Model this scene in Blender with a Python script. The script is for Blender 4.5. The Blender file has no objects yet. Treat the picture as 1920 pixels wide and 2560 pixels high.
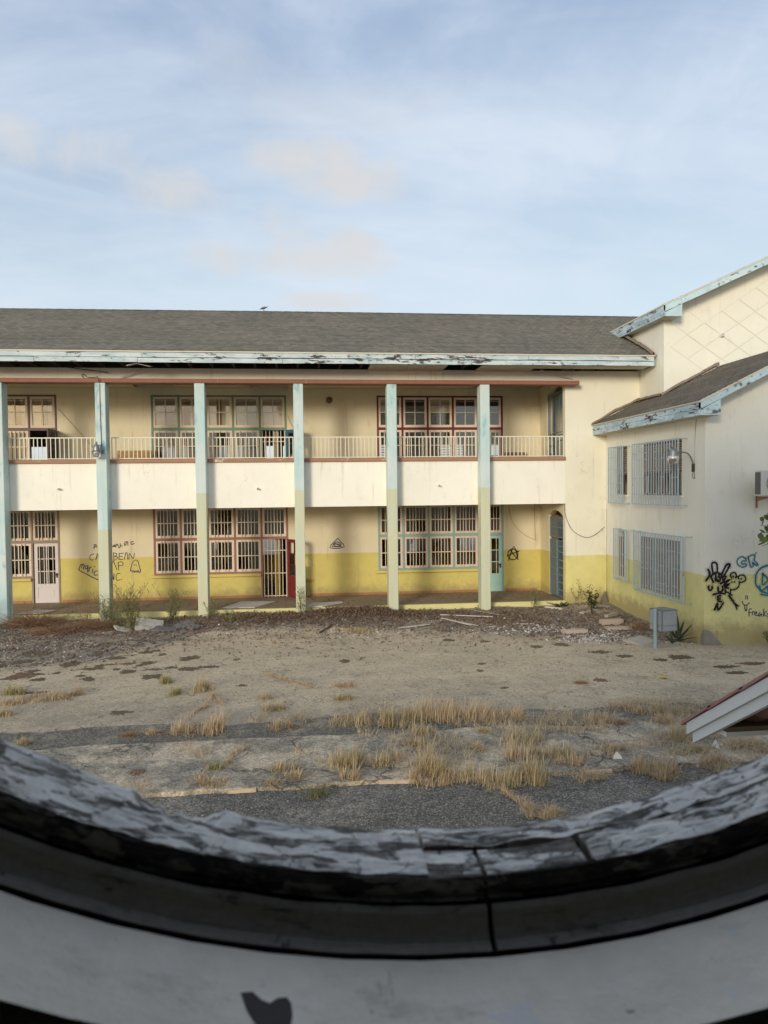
import bpy, math, random
from mathutils import Vector, Matrix, noise as mnoise
R = math.radians
S = bpy.context.scene
COL = S.collection
# ------------------------------------------------------------------ camera, sky, sun, exposure
ZC = 3.80
cam = bpy.data.cameras.new('camera'); co = bpy.data.objects.new('camera', cam); COL.objects.link(co)
_r, _u, _b = (0.994166, -0.107331, -0.010661), (0.013904, 0.029508, 0.999468), (-0.106959, -0.993785, 0.030828)
co.matrix_world = Matrix(((_r[0], _u[0], _b[0], 0), (_r[1], _u[1], _b[1], 0), (_r[2], _u[2], _b[2], ZC), (0, 0, 0, 1)))
cam.sensor_fit = 'VERTICAL'; cam.sensor_height = 36; cam.sensor_width = 27; cam.lens = 1850 / 2560 * 36
cam.clip_start = .03; cam.clip_end = 2000
cam.dof.use_dof = True; cam.dof.focus_distance = 18; cam.dof.aperture_fstop = 12.5
S.camera = co
SUN_EL, SUN_AZ = 11.0, 29.0          # the sun stands low behind the camera, to its left
sd = Vector((-math.sin(R(SUN_AZ)) * math.cos(R(SUN_EL)), -math.cos(R(SUN_AZ)) * math.cos(R(SUN_EL)), math.sin(R(SUN_EL))))
sun = bpy.data.lights.new('sun', 'SUN'); sun.energy = 1.42; sun.angle = R(13); sun.color = (1, .915, .76)
so = bpy.data.objects.new('sun', sun); COL.objects.link(so); so.rotation_euler = sd.to_track_quat('Z', 'Y').to_euler(); so.location = (-30, -40, 30)
W = bpy.data.worlds.new('World'); S.world = W; W.use_nodes = True
wt = W.node_tree; wt.nodes.clear()
def wn(t, **k):
    n = wt.nodes.new(t)
    for a, b in k.items(): setattr(n, a, b)
    return n
wo = wn('ShaderNodeOutputWorld'); wb = wn('ShaderNodeBackground'); wt.links.new(wb.outputs[0], wo.inputs[0])
sky = wn('ShaderNodeTexSky', sky_type='NISHITA', sun_disc=False, sun_elevation=R(SUN_EL), sun_rotation=math.atan2(sd.x, sd.y), air_density=1.3, dust_density=2.0, ozone_density=1.5)
SKYS = .15
wb.inputs[1].default_value = SKYS
wc = wn('ShaderNodeTexCoord'); ws = wn('ShaderNodeSeparateXYZ'); wt.links.new(wc.outputs['Generated'], ws.inputs[0])
def wmath(op, a, b=None, c=None):
    n = wn('ShaderNodeMath', operation=op)
    for i, v in enumerate((a, b, c)):
        if v is None: continue
        if isinstance(v, (int, float)): n.inputs[i].default_value = v
        else: wt.links.new(v, n.inputs[i])
    return n.outputs[0]
zz = wmath('ADD', wmath('MAXIMUM', ws.outputs[2], 0.0), .22)
cx = wn('ShaderNodeCombineXYZ')
wt.links.new(wmath('DIVIDE', ws.outputs[0], zz), cx.inputs[0]); wt.links.new(wmath('DIVIDE', ws.outputs[1], zz), cx.inputs[1])
def wnoise(scale, detail, rough, off, sx=1.0, sy=1.0, dist=0.0):
    mp = wn('ShaderNodeMapping'); mp.inputs['Location'].default_value = off; mp.inputs['Scale'].default_value = (sx, sy, 1); mp.inputs['Rotation'].default_value = (0, 0, R(-22))
    wt.links.new(cx.outputs[0], mp.inputs[0])
    n = wn('ShaderNodeTexNoise'); n.inputs['Scale'].default_value = scale; n.inputs['Detail'].default_value = detail; n.inputs['Roughness'].default_value = rough; n.inputs['Distortion'].default_value = dist
    wt.links.new(mp.outputs[0], n.inputs[0]); return n.outputs[0]
def wramp(v, a, b):
    n = wn('ShaderNodeMapRange', interpolation_type='SMOOTHSTEP'); wt.links.new(v, n.inputs[0]); n.inputs[1].default_value = min(a, b); n.inputs[2].default_value = max(a, b)
    if a > b: n.inputs[3].default_value = 1; n.inputs[4].default_value = 0
    return n.outputs[0]
def wmix(f, a, b):
    n = wn('ShaderNodeMix', data_type='RGBA'); wt.links.new(f, n.inputs[0])
    for i, v in ((6, a), (7, b)):
        if isinstance(v, tuple): n.inputs[i].default_value = (*v, 1)
        else: wt.links.new(v, n.inputs[i])
    return n.outputs[2]
k = 1 / SKYS
veil = wmath('ADD', wmath('MULTIPLY', wramp(wnoise(1.15, 6, .58, (3.1, 1.2, 0), .75, 1.15, .6), .34, .66), .65), wmath('MULTIPLY', wramp(wnoise(3.2, 6, .6, (.4, 5.2, 0), .6, 1.0, .8), .36, .66), .35))
puff = wramp(wnoise(1.7, 5, .5, (1.35, 7.4, 2), .8, 1.1, .25), .60, .80)
HAZE_C, LOW_C, VEIL_C, PUFF_C = (.265, .33, .475), (.455, .52, .60), (.50, .56, .64), (.50, .485, .475)
# small warm grey clouds low over the roof: direction (azimuth, elevation) and half size in radians
CLOUDS = [(-0.179, 0.373, 0.076, 0.03), (-0.255, 0.396, 0.092, 0.03), (0.075, 0.389, 0.081, 0.027), (0.006, 0.414, 0.081, 0.022), (-0.006, 0.299, 0.124, 0.024), (0.068, 0.314, 0.043, 0.024), (0.019, 0.246, 0.07, 0.014), (-0.027, 0.329, 0.049, 0.027)]
az = wmath('ARCTAN2', ws.outputs[0], ws.outputs[1]); el = wmath('ARCSINE', ws.outputs[2])
ncl = wn('ShaderNodeTexNoise'); ncl.inputs['Scale'].default_value = 8; ncl.inputs['Detail'].default_value = 8; ncl.inputs['Roughness'].default_value = .62; ncl.inputs['Distortion'].default_value = .5
wt.links.new(wc.outputs['Generated'], ncl.inputs[0]); nd = wmath('MULTIPLY', wmath('SUBTRACT', ncl.outputs[0], .5), 6.0); cl = None
for a0, e0, sa, se in CLOUDS:
    u_ = wmath('DIVIDE', wmath('SUBTRACT', az, a0), sa); v_ = wmath('DIVIDE', wmath('SUBTRACT', el, e0), se)
    d_ = wmath('ADD', wmath('ADD', wmath('MULTIPLY', u_, u_), wmath('MULTIPLY', v_, v_)), nd)
    m_ = wmath('SUBTRACT', 1.0, wramp(d_, -.6, 1.7)); cl = m_ if cl is None else wmath('MAXIMUM', cl, m_)
c0 = wmix(wramp(ws.outputs[2], .62, .12), tuple(v * k for v in HAZE_C), tuple(v * k for v in LOW_C))
c1 = wmix(wmath('ADD', 0.66, 0.0), sky.outputs[0], c0)
c2 = wmix(wmath('MULTIPLY', veil, .80), c1, tuple(v * k for v in VEIL_C))
c3 = wmix(wmath('MULTIPLY', wmath('MAXIMUM', cl, wmath('MULTIPLY', puff, .6)), .74), c2, tuple(v * k for v in PUFF_C))
wt.links.new(c3, wb.inputs[0])
S.view_settings.view_transform = 'Standard'; S.view_settings.look = 'None'; S.view_settings.exposure = 0.55; S.view_settings.gamma = 1; S.view_settings.use_curve_mapping = False
S.cycles.max_bounces = 8; S.cycles.diffuse_bounces = 4; S.cycles.transparent_max_bounces = 16

# ------------------------------------------------------------------ mesh helpers
WLOC = {}
class MB:
    def __init__(s): s.v = []; s.f = []; s.sm = []; s.uv = {}; s.tint = []
    def add(s, vs, fs, smooth=False, tint=None):
        o = len(s.v); s.v += [tuple(p) for p in vs]
        for f in fs: s.f.append(tuple(o + i for i in f)); s.sm.append(smooth); s.tint.append(tint if tint is not None else .5)
        return s
    def box(s, x0, x1, y0, y1, z0, z1, tint=None):
        if x0 > x1: x0, x1 = x1, x0
        if y0 > y1: y0, y1 = y1, y0
        return s.add([(x0,y0,z0),(x1,y0,z0),(x1,y1,z0),(x0,y1,z0),(x0,y0,z1),(x1,y0,z1),(x1,y1,z1),(x0,y1,z1)],
                     [(0,3,2,1),(4,5,6,7),(0,1,5,4),(1,2,6,5),(2,3,7,6),(3,0,4,7)], tint=tint)
    def xbox(s, M, sx, sy, sz, tint=None):
        vs = [M @ Vector((a*sx/2, b*sy/2, c*sz/2)) for c in (-1,1) for b in (-1,1) for a in (-1,1)]
        return s.add(vs, [(0,2,3,1),(4,5,7,6),(0,1,5,4),(1,3,7,5),(3,2,6,7),(2,0,4,6)], tint=tint)
    def rbox(s, x0, x1, y0, y1, z0, z1, b=.01):          # box with chamfered edges
        X, Y, Z = (x0, x1), (y0, y1), (z0, z1); vs = []; idx = {}
        for i in (0,1):
            for j in (0,1):
                for k in (0,1):
                    for a in range(3):
                        p = [X[i], Y[j], Z[k]]
                        for ax, sgn in ((0, i), (1, j), (2, k)):
                            if ax != a: p[ax] += b if sgn == 0 else -b
                        idx[i,j,k,a] = len(vs); vs.append(tuple(p))
        fs = []
        for a in range(3):
            o = [c for c in range(3) if c != a]
            for sg in (0,1):
                q = []
                for (m, n) in ((0,0),(1,0),(1,1),(0,1)):
                    t = [0,0,0]; t[a] = sg; t[o[0]] = m; t[o[1]] = n; q.append(idx[(*t, a)])
                fs.append(q)
        for a in range(3):
            o = [c for c in range(3) if c != a]
            for m in (0,1):
                for n in (0,1):
                    t0 = [0,0,0]; t1 = [0,0,0]; t0[o[0]] = t1[o[0]] = m; t0[o[1]] = t1[o[1]] = n; t1[a] = 1
                    fs.append([idx[(*t0, o[0])], idx[(*t1, o[0])], idx[(*t1, o[1])], idx[(*t0, o[1])]])
        for i in (0,1):
            for j in (0,1):
                for k in (0,1): fs.append([idx[i,j,k,0], idx[i,j,k,1], idx[i,j,k,2]])
        return s.add(vs, fs)
    def tube(s, pts, r, n=6, cap=True, r1=None):
        pts = [Vector(p) for p in pts]; m = len(pts); vs = []; prev = None
        for i, p in enumerate(pts):
            d = (pts[min(i+1, m-1)] - pts[max(i-1, 0)]).normalized()
            if prev is None: a = d.orthogonal().normalized()
            else: a = (prev - d * prev.dot(d)); a = a.normalized() if a.length > 1e-6 else d.orthogonal().normalized()
            prev = a; b = d.cross(a); rr = r if r1 is None else r + (r1 - r) * i / max(1, m - 1)
            vs += [p + a * rr * math.cos(2*math.pi*q/n) + b * rr * math.sin(2*math.pi*q/n) for q in range(n)]
        fs = [(i*n+q, i*n+(q+1) % n, (i+1)*n+(q+1) % n, (i+1)*n+q) for i in range(m-1) for q in range(n)]
        s.add(vs, fs, smooth=n > 5)
        if cap: s.add(vs[:n], [tuple(range(n-1, -1, -1))]); s.add(vs[-n:], [tuple(range(n))])
        return s
    def lathe(s, prof, M=Matrix(), n=20, smooth=True):     # prof: (radius, z)
        vs = [M @ Vector((r*math.cos(2*math.pi*q/n), r*math.sin(2*math.pi*q/n), z)) for r, z in prof for q in range(n)]
        return s.add(vs, [(i*n+q, i*n+(q+1) % n, (i+1)*n+(q+1) % n, (i+1)*n+q) for i in range(len(prof)-1) for q in range(n)], smooth=smooth)
    def prism(s, poly, a, b, axis):                        # polygon in the other two axes, extruded along axis from a to b
        def mk(p, t): q = list(p); q.insert(axis, t); return tuple(q)
        n = len(poly); vs = [mk(p, a) for p in poly] + [mk(p, b) for p in poly]
        return s.add(vs, [tuple(range(n)), tuple(range(2*n-1, n-1, -1))] + [(i, i+n, (i+1) % n + n, (i+1) % n) for i in range(n)])
def mesh(name, mb, base=(0,0,0), mat=None):
    me = bpy.data.meshes.new(name)
    bx, by, bz = base
    me.from_pydata([(x-bx, y-by, z-bz) for x, y, z in mb.v], [], mb.f)
    me.polygons.foreach_set('use_smooth', mb.sm)
    if any(t != .5 for t in mb.tint):
        at = me.attributes.new('tint', 'FLOAT', 'FACE'); at.data.foreach_set('value', mb.tint)
    if mat: me.materials.append(mat)
    me.update(); return me
def place(name, me, parent=None, at=(0,0,0), rz=0):
    o = bpy.data.objects.new(name, me); COL.objects.link(o)
    p = WLOC.get(parent.name, (0,0,0)) if parent else (0,0,0)
    o.location = (at[0]-p[0], at[1]-p[1], at[2]-p[2]); o.rotation_euler[2] = rz
    if parent: o.parent = parent
    WLOC[o.name] = tuple(at); return o
def part(name, mb, mat, parent, label=None, kind=None):    # a child mesh given in world coordinates
    p = WLOC[parent.name]
    o = place(name, mesh(name, mb, p, mat), parent, p)
    if label: o['label'] = label
    if kind: o['kind'] = kind
    return o
def tag(o, label=None, cat=None, group=None, kind=None):
    for a, b in (('label', label), ('category', cat), ('group', group), ('kind', kind)):
        if b: o[a] = b
    return o
def thing(name, at, label, cat, group=None):
    o = bpy.data.objects.new(name, None); COL.objects.link(o); o.location = at; o.empty_display_size = .2; WLOC[o.name] = tuple(at)
    return tag(o, label, cat, group)
def solo(name, mb, mat, at, label, cat, group=None, kind=None):   # a thing that is one mesh
    o = place(name, mesh(name, mb, at, mat), None, at)
    return tag(o, label, cat, group, kind)
def structure(name, mb, mat, label=None):
    o = place(name, mesh(name, mb, (0,0,0), mat)); o['kind'] = 'structure'
    if label: o['label'] = label
    return o
def wall_y(x0, x1, z0, z1, y0, y1, holes):                 # wall slab with rectangular openings (xa, xb, za, zb)
    xs = sorted({x0, x1, *[h[0] for h in holes], *[h[1] for h in holes]}); zs = sorted({z0, z1, *[h[2] for h in holes], *[h[3] for h in holes]})
    xs = [x for x in xs if x0 <= x <= x1]; zs = [z for z in zs if z0 <= z <= z1]
    solid = lambda i, j: 0 <= i < len(xs)-1 and 0 <= j < len(zs)-1 and not any(h[0] < (xs[i]+xs[i+1])/2 < h[1] and h[2] < (zs[j]+zs[j+1])/2 < h[3] for h in holes)
    m = MB()
    for i in range(len(xs)-1):
        for j in range(len(zs)-1):
            if not solid(i, j): continue
            a, b, c, d = xs[i], xs[i+1], zs[j], zs[j+1]
            m.add([(a,y0,c),(b,y0,c),(b,y0,d),(a,y0,d)], [(0,1,2,3)]); m.add([(a,y1,c),(b,y1,c),(b,y1,d),(a,y1,d)], [(3,2,1,0)])
            if not solid(i-1, j): m.add([(a,y0,c),(a,y0,d),(a,y1,d),(a,y1,c)], [(0,1,2,3)])
            if not solid(i+1, j): m.add([(b,y0,c),(b,y0,d),(b,y1,d),(b,y1,c)], [(3,2,1,0)])
            if not solid(i, j-1): m.add([(a,y0,c),(b,y0,c),(b,y1,c),(a,y1,c)], [(3,2,1,0)])
            if not solid(i, j+1): m.add([(a,y0,d),(b,y0,d),(b,y1,d),(a,y1,d)], [(0,1,2,3)])
    return m
def swap_xy(m):                                            # the same wall along y instead of x
    m.v = [(y, x, z) for x, y, z in m.v]; m.f = [tuple(reversed(f)) for f in m.f]; return m
def ribbon(strokes, w, to3d, wob=.15):                     # painted strokes as thin flat ribbons; to3d(a, b) -> point on the wall
    m = MB(); rr = random.Random(7); lay = 0
    for st in strokes:
        p = [Vector(q) for q in st]; lay = (lay + 1) % 5
        if len(p) > 2:
            q = [p[0]]
            for i in range(len(p)-1):
                a, b = p[i], p[i+1]; pa = p[i-1] if i else a; pb = p[i+2] if i+2 < len(p) else b
                for t in (.33, .67, 1): q.append(.5*((2*a) + (b-pa)*t + (2*pa-5*a+4*b-pb)*t*t + (-pa+3*a-3*b+pb)*t**3))
            p = q
        L = []; Rr = []
        for i, a in enumerate(p):
            d = p[min(i+1, len(p)-1)] - p[max(i-1, 0)]
            d = d.normalized() if d.length > 1e-6 else Vector((1, 0)); n = Vector((-d.y, d.x)) * w/2 * (1 + rr.uniform(-wob, wob))
            e = d * w * .45 * (-1 if i == 0 else 1 if i == len(p)-1 else 0)
            L.append(a + n + e); Rr.append(a - n + e)
        vs = [to3d(q.x, q.y, lay * .0004) for q in L + Rr]; n = len(p)
        m.add(vs, [(i, i+1, n+i+1, n+i) for i in range(n-1)])
    return m
def catmull(p, k=6):
    p = [Vector(a) for a in p]; q = [p[0]]
    for i in range(len(p)-1):
        a, b = p[i], p[i+1]; pa = p[i-1] if i else a; pb = p[i+2] if i+2 < len(p) else b
        for j in range(1, k+1):
            t = j/k; q.append(.5*((2*a) + (b-pa)*t + (2*pa-5*a+4*b-pb)*t*t + (-pa+3*a-3*b+pb)*t**3))
    return q

# ------------------------------------------------------------------ materials
class NM:
    def __init__(s, name, rough=.8, spec=.3):
        s.m = bpy.data.materials.new(name); s.m.use_nodes = True; s.t = s.m.node_tree; s.t.nodes.clear()
        s.out = s.t.nodes.new('ShaderNodeOutputMaterial'); s.b = s.t.nodes.new('ShaderNodeBsdfPrincipled'); s.t.links.new(s.b.outputs[0], s.out.inputs[0])
        s.b.inputs['Roughness'].default_value = rough; s.b.inputs['Specular IOR Level'].default_value = spec; s._pos = None
    def n(s, t, **k):
        n = s.t.nodes.new(t)
        for a, b in k.items(): setattr(n, a, b)
        return n
    def put(s, sock, v):
        if isinstance(v, tuple) and len(v) == 3 and sock.type == 'RGBA': sock.default_value = (*v, 1)
        elif isinstance(v, (int, float, tuple)): sock.default_value = v
        else: s.t.links.new(v, sock)
    def pos(s):
        if s._pos is None: s._pos = s.n('ShaderNodeNewGeometry').outputs['Position']
        return s._pos
    def attr(s, name): return s.n('ShaderNodeAttribute', attribute_name=name).outputs['Fac']
    def uv(s): return s.n('ShaderNodeTexCoord').outputs['UV']
    def xyz(s, v=None):
        n = s.n('ShaderNodeSeparateXYZ'); s.put(n.inputs[0], v if v is not None else s.pos()); return n.outputs
    def scl(s, sc, v=None, loc=(0,0,0)):
        n = s.n('ShaderNodeMapping'); s.put(n.inputs[0], v if v is not None else s.pos()); n.inputs['Scale'].default_value = sc; n.inputs['Location'].default_value = loc; return n.outputs[0]
    def noise(s, scale, detail=4, rough=.6, v=None, dist=0.0):
        n = s.n('ShaderNodeTexNoise'); s.put(n.inputs['Vector'], v if v is not None else s.pos())
        n.inputs['Scale'].default_value = scale; n.inputs['Detail'].default_value = detail; n.inputs['Roughness'].default_value = rough; n.inputs['Distortion'].default_value = dist; return n.outputs[0]
    def voro(s, scale, feature='F1', v=None, out='Distance'):
        n = s.n('ShaderNodeTexVoronoi', feature=feature); s.put(n.inputs['Vector'], v if v is not None else s.pos()); n.inputs['Scale'].default_value = scale; return n.outputs[out]
    def step(s, v, a, b):
        n = s.n('ShaderNodeMapRange', interpolation_type='SMOOTHSTEP'); s.put(n.inputs[0], v); n.inputs[1].default_value = min(a, b); n.inputs[2].default_value = max(a, b)
        if a > b: n.inputs[3].default_value = 1; n.inputs[4].default_value = 0
        return n.outputs[0]
    def math(s, op, a, b=0.0, c=None):
        n = s.n('ShaderNodeMath', operation=op); s.put(n.inputs[0], a); s.put(n.inputs[1], b)
        if c is not None: s.put(n.inputs[2], c)
        return n.outputs[0]
    def mul(s, a, b): return s.math('MULTIPLY', a, b)
    def addm(s, a, b): return s.math('ADD', a, b)
    def mix(s, f, a, b, mode='MIX'):
        n = s.n('ShaderNodeMix', data_type='RGBA', blend_type=mode); s.put(n.inputs[0], f); s.put(n.inputs[6], a); s.put(n.inputs[7], b); return n.outputs[2]
    def vary(s, col, fac, amt):                    # brighten or darken col with fac around .5
        n = s.n('ShaderNodeHueSaturation'); s.put(n.inputs['Color'], col); s.put(n.inputs['Value'], s.math('MULTIPLY_ADD', fac, 2*amt, 1-amt)); return n.outputs[0]
    def bump(s, h, dist=.01, strength=.6):
        n = s.n('ShaderNodeBump'); n.inputs['Strength'].default_value = strength; n.inputs['Distance'].default_value = dist; s.put(n.inputs['Height'], h)
        s.t.links.new(n.outputs[0], s.b.inputs['Normal']); return s
    def col(s, c): s.put(s.b.inputs['Base Color'], c); return s
    def rough(s, r): s.put(s.b.inputs['Roughness'], r); return s
    def metal(s, v): s.put(s.b.inputs['Metallic'], v); return s

def wall_mat(name, cream, yellow, th=1.66, seed=0.0, grime=1.0, low=True):
    m = NM(name, .85, .2); z = m.xyz()[2]
    big = m.noise(.8, 5, .6, m.scl((1,1,1), loc=(seed,0,0))); streak = m.noise(1, 6, .65, m.scl((5, 5, .35), loc=(seed,3,1)))
    fine = m.noise(22, 3, .6)
    c = m.vary(cream, big, .10); y = m.vary(yellow, m.noise(1.7, 6, .7), .22)
    edge = m.math('ADD', z, m.mul(m.math('SUBTRACT', m.noise(2.2, 5, .65), .5), .035))
    c = m.mix(m.step(edge, th+.006, th-.006), c, y)
    c = m.mix(m.mul(m.step(streak, .56, .78), .50*grime), c, (.30,.24,.15))
    c = m.mix(m.mul(m.step(m.noise(2.1, 7, .72, m.scl((1,1,.6), loc=(seed,9,0))), .54, .76), .34*grime), c, (.40,.33,.20))
    c = m.mix(m.mul(m.mul(m.step(m.noise(1, 8, .75, m.scl((11,11,.55), loc=(seed,1,6))), .62, .69), m.step(m.noise(.9, 3, .5, m.scl((1,1,1), loc=(seed,4,4))), .5, .6)), .5*grime), c, (.22,.16,.10))
    c = m.mix(m.mul(m.step(m.noise(46, 2, .5), .68, .76), .30), c, (.16,.12,.08))
    # hairline cracks
    w = m.n('ShaderNodeVectorMath', operation='ADD'); nn = m.n('ShaderNodeTexNoise'); nn.inputs['Scale'].default_value = 2.2; nn.inputs['Detail'].default_value = 5; m.put(nn.inputs[0], m.pos())
    sc = m.n('ShaderNodeVectorMath', operation='SCALE'); m.t.links.new(nn.outputs['Color'], sc.inputs[0]); sc.inputs['Scale'].default_value = .8
    m.put(w.inputs[0], m.scl((1,1,.45))); m.t.links.new(sc.outputs[0], w.inputs[1])
    cr = m.voro(.55, 'DISTANCE_TO_EDGE', w.outputs[0])
    c = m.mix(m.mul(m.mul(m.step(cr, .007, .002), m.step(m.noise(.7, 2, .5, m.scl((1,1,1), loc=(4,seed,2))), .58, .66)), .16), c, (.18,.13,.08))
    if name.startswith('balcony'):                      # drips that ran down from the ledge
        dr = m.mul(m.step(m.noise(1, 7, .7, m.scl((7,7,.30), loc=(3,3,3))), .55, .72), m.step(m.addm(z, m.mul(m.noise(2.5, 4, .6), .9)), 4.35, 5.05))
        c = m.mix(m.mul(dr, .55), c, (.42,.34,.22))
    if low:                                             # splash dirt and flaking at the foot of the wall
        d = m.mul(m.step(m.math('ADD', z, m.mul(m.noise(3.5, 6, .7), -.9)), .22, -.18), .65)
        c = m.mix(d, c, (.34,.25,.13))
        fl = m.mul(m.step(m.noise(6, 6, .7, m.scl((1,1,1.4))), .60, .66), m.step(z, .75, .35))
        c = m.mix(m.mul(fl, .65), c, (.42,.36,.27))
    m.col(c).bump(m.addm(m.mul(fine, .4), m.mul(big, .6)), .006, .35); return m.m
CREAM, YEL = (.84,.80,.65), (.66,.50,.085)
M = {}
M['rear_wall'] = wall_mat('rear wall paint', (.75,.665,.475), (.64,.54,.175), 1.662, 0, .9)
M['front_wall'] = wall_mat('front wall paint', CREAM, (.75,.68,.29), 1.655, 5, 1.0)
M['hall_wall'] = wall_mat('hall wall paint', (.85,.82,.695), YEL, -5, 11, .6, False)
M['wing_wall'] = wall_mat('wing wall paint', (.84,.82,.72), (.75,.70,.32), 1.675, 23, .75)
M['balcony'] = wall_mat('balcony wall paint', (.90,.87,.765), YEL, -5, 31, .7, False)
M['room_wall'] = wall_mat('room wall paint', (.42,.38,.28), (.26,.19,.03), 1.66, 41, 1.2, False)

def simple(name, c, rough=.7, var=.12, scale=4, bump=.002, metal=0, spec=.3):
    m = NM(name, rough, spec); f = m.noise(scale, 5, .6); m.col(m.vary(c, f, var)); m.metal(metal)
    if bump: m.bump(m.noise(scale*8, 4, .6), bump, .5)
    return m.m
def peel(name, paint, wood, amount=.5, sx=(1,1,1), scale=3, pv=.12, rough=.65, paint2=None, dark=.7):
    m = NM(name, rough, .3); v = m.scl(sx)
    a = m.noise(scale, 8, .68, v); b = m.noise(scale*4.1, 5, .6, v); s = m.addm(m.mul(a, .65), m.mul(b, .35))
    p = m.vary(paint, m.noise(scale*.8, 5, .65, v), pv)
    if paint2: p = m.mix(m.step(m.noise(scale*1.3, 6, .7, m.scl(sx, loc=(7,3,5))), .40, .60), p, paint2)
    mask = m.step(s, .5 + .2*(1-amount) - .02, .5 + .2*(1-amount) + .03)
    c = m.mix(mask, p, m.vary(wood, b, .5))
    m.col(c).bump(m.math('SUBTRACT', 1.0, mask), .004, .8); return m.m
def pillar_mat(name, th):
    m = NM(name, .75, .3); z = m.xyz()[2]; v = m.scl((9, 9, .5))
    st = m.noise(1, 7, .7, v); bl = m.noise(.9, 5, .6, m.scl((1,1,.8)))
    blue = m.mix(m.step(bl, .38, .62), (.50,.66,.64), (.62,.70,.68)); blue = m.mix(m.step(m.noise(1, 6, .6, m.scl((2.5,2.5,1.1), loc=(3,1,4))), .56, .66), blue, (.33,.50,.55))
    blue = m.vary(blue, st, .16)
    green = m.vary(m.mix(m.step(bl, .35, .65), (.60,.595,.41), (.57,.605,.46)), st, .14)
    e = m.math('ADD', z, m.mul(m.math('SUBTRACT', m.noise(5, 4, .6), .5), .06))
    c = m.mix(m.step(e, th+.015, th-.015), blue, green)
    c = m.mix(m.mul(m.step(m.noise(1, 8, .75, m.scl((16,16,1.2), loc=(2,8,1))), .61, .67), .75), c, (.20,.19,.16))
    c = m.mix(m.mul(m.step(m.noise(1, 8, .75, m.scl((13,13,1.0), loc=(9,2,7))), .60, .68), .6), c, (.80,.78,.70))
    m.col(c).bump(st, .004, .5); return m.m
M['lintel'] = peel('reddish brown beam paint', (.28,.125,.085), (.50,.36,.28), .30, (3.5,3.5,.35), 3, .18)
M['ledge'] = peel('brown ledge paint', (.36,.20,.125), (.72,.60,.46), .46, (.6,1.5,1.5), 3.2, .2)
M['fascia'] = peel('peeling pale blue fascia paint', (.45,.555,.575), (.075,.062,.055), .74, (.42,1.2,1.5), 3.0, .14, .7, (.60,.67,.67))
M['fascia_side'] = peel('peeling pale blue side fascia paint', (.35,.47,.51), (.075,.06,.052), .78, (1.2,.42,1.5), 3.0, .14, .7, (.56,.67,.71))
M['rake'] = peel('peeling pale blue rake paint', (.47,.62,.66), (.15,.12,.10), .70, (.5,1.2,1.0), 3.0, .1, .7, (.56,.72,.76))
M['drip'] = peel('cream drip edge', (.66,.60,.48), (.22,.17,.12), .35, (.5,1,2), 3)
M['soffit'] = simple('soffit board', (.55,.49,.37), .8, .12, 2)
M['rafter'] = simple('dark rafter wood', (.055,.038,.028), .9, .3, 5)
M['ceiling'] = simple('gallery ceiling board', (.60,.52,.36), .85, .12, 1.2)
M['rail'] = peel('cream railing paint', (.78,.74,.60), (.32,.20,.12), .22, (1,1,1), 6, .06, .5)
M['bar'] = peel('cream window bar paint', (.70,.60,.46), (.25,.15,.1), .25, (1,1,1), 6, .08, .5)
M['sash'] = peel('cream sash paint', (.70,.575,.43), (.33,.22,.15), .30, (1,1,1), 5, .10, .6)
M['sash_light'] = peel('pale sash paint', (.76,.65,.53), (.33,.22,.15), .25, (1,1,1), 5, .08, .6)
M['sash_pink'] = peel('pinkish sash paint', (.72,.56,.47), (.30,.2,.14), .28, (1,1,1), 5, .08, .6)
for n_, c_ in (('frame_purple', (.16,.105,.115)), ('frame_green', (.17,.28,.215)), ('frame_maroon', (.17,.028,.035)), ('frame_brick', (.34,.155,.115)), ('frame_teal', (.25,.42,.38)), ('frame_mauve', (.30,.225,.19))):
    M[n_] = peel(n_.replace('_', ' ') + ' paint', c_, (.35,.27,.2), .22, (1,1,1), 5, .15, .6)
M['door_white'] = peel('lilac white door paint', (.66,.60,.58), (.35,.30,.27), .32, (1,1,1), 4, .08, .5)
M['door_red'] = peel('dark red door paint', (.17,.022,.024), (.10,.05,.04), .25, (1,1,1), 4, .12, .45)
M['door_blue'] = peel('blue door paint', (.045,.13,.21), (.10,.12,.13), .25, (1,1,1), 4, .12, .45)
M['door_teal'] = peel('pale teal door paint', (.36,.56,.50), (.45,.5,.42), .25, (1,1,1), 4, .1, .5)
M['door_dark'] = peel('weathered plum door paint', (.13,.095,.095), (.30,.25,.21), .35, (1,1,.6), 4, .15, .6)
M['door_pink'] = peel('greyish pink door paint', (.42,.33,.28), (.3,.22,.18), .25, (1,1,1), 4, .1, .5)
M['gate_dark'] = peel('dark blue gate paint', (.17,.25,.285), (.10,.07,.055), .35, (1,1,.5), 4, .12, .55)
M['gate'] = peel('grey blue gate paint', (.30,.40,.43), (.14,.10,.08), .35, (1,1,.5), 4, .12, .55)
M['grille'] = peel('pale blue grille paint', (.40,.51,.565), (.24,.155,.11), .42, (1,1,.6), 4, .1, .55)
M['black'] = simple('dark spray paint', (.016,.014,.016), .5, .2, 9, 0)
M['violet'] = simple('violet marker', (.055,.035,.13), .5, .2, 9, 0)
M['umber'] = simple('dark brown marker', (.06,.042,.03), .5, .3, 9, 0)
M['teal'] = simple('teal spray paint', (.02,.19,.25), .5, .15, 9, 0)
M['orange_mark'] = simple('orange marker', (.55,.20,.05), .5, .15, 9, 0)
M['blue_mark'] = simple('grey blue marker', (.30,.36,.36), .5, .15, 9, 0)
M['steel'] = simple('dull galvanised steel', (.30,.31,.31), .45, .2, 6, .001, .7)
M['iron'] = simple('dark iron', (.08,.075,.07), .6, .3, 6, .001, .4)
M['rust'] = peel('rusty metal', (.30,.155,.09), (.10,.05,.03), .5, (1,1,1), 8, .25)
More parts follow.
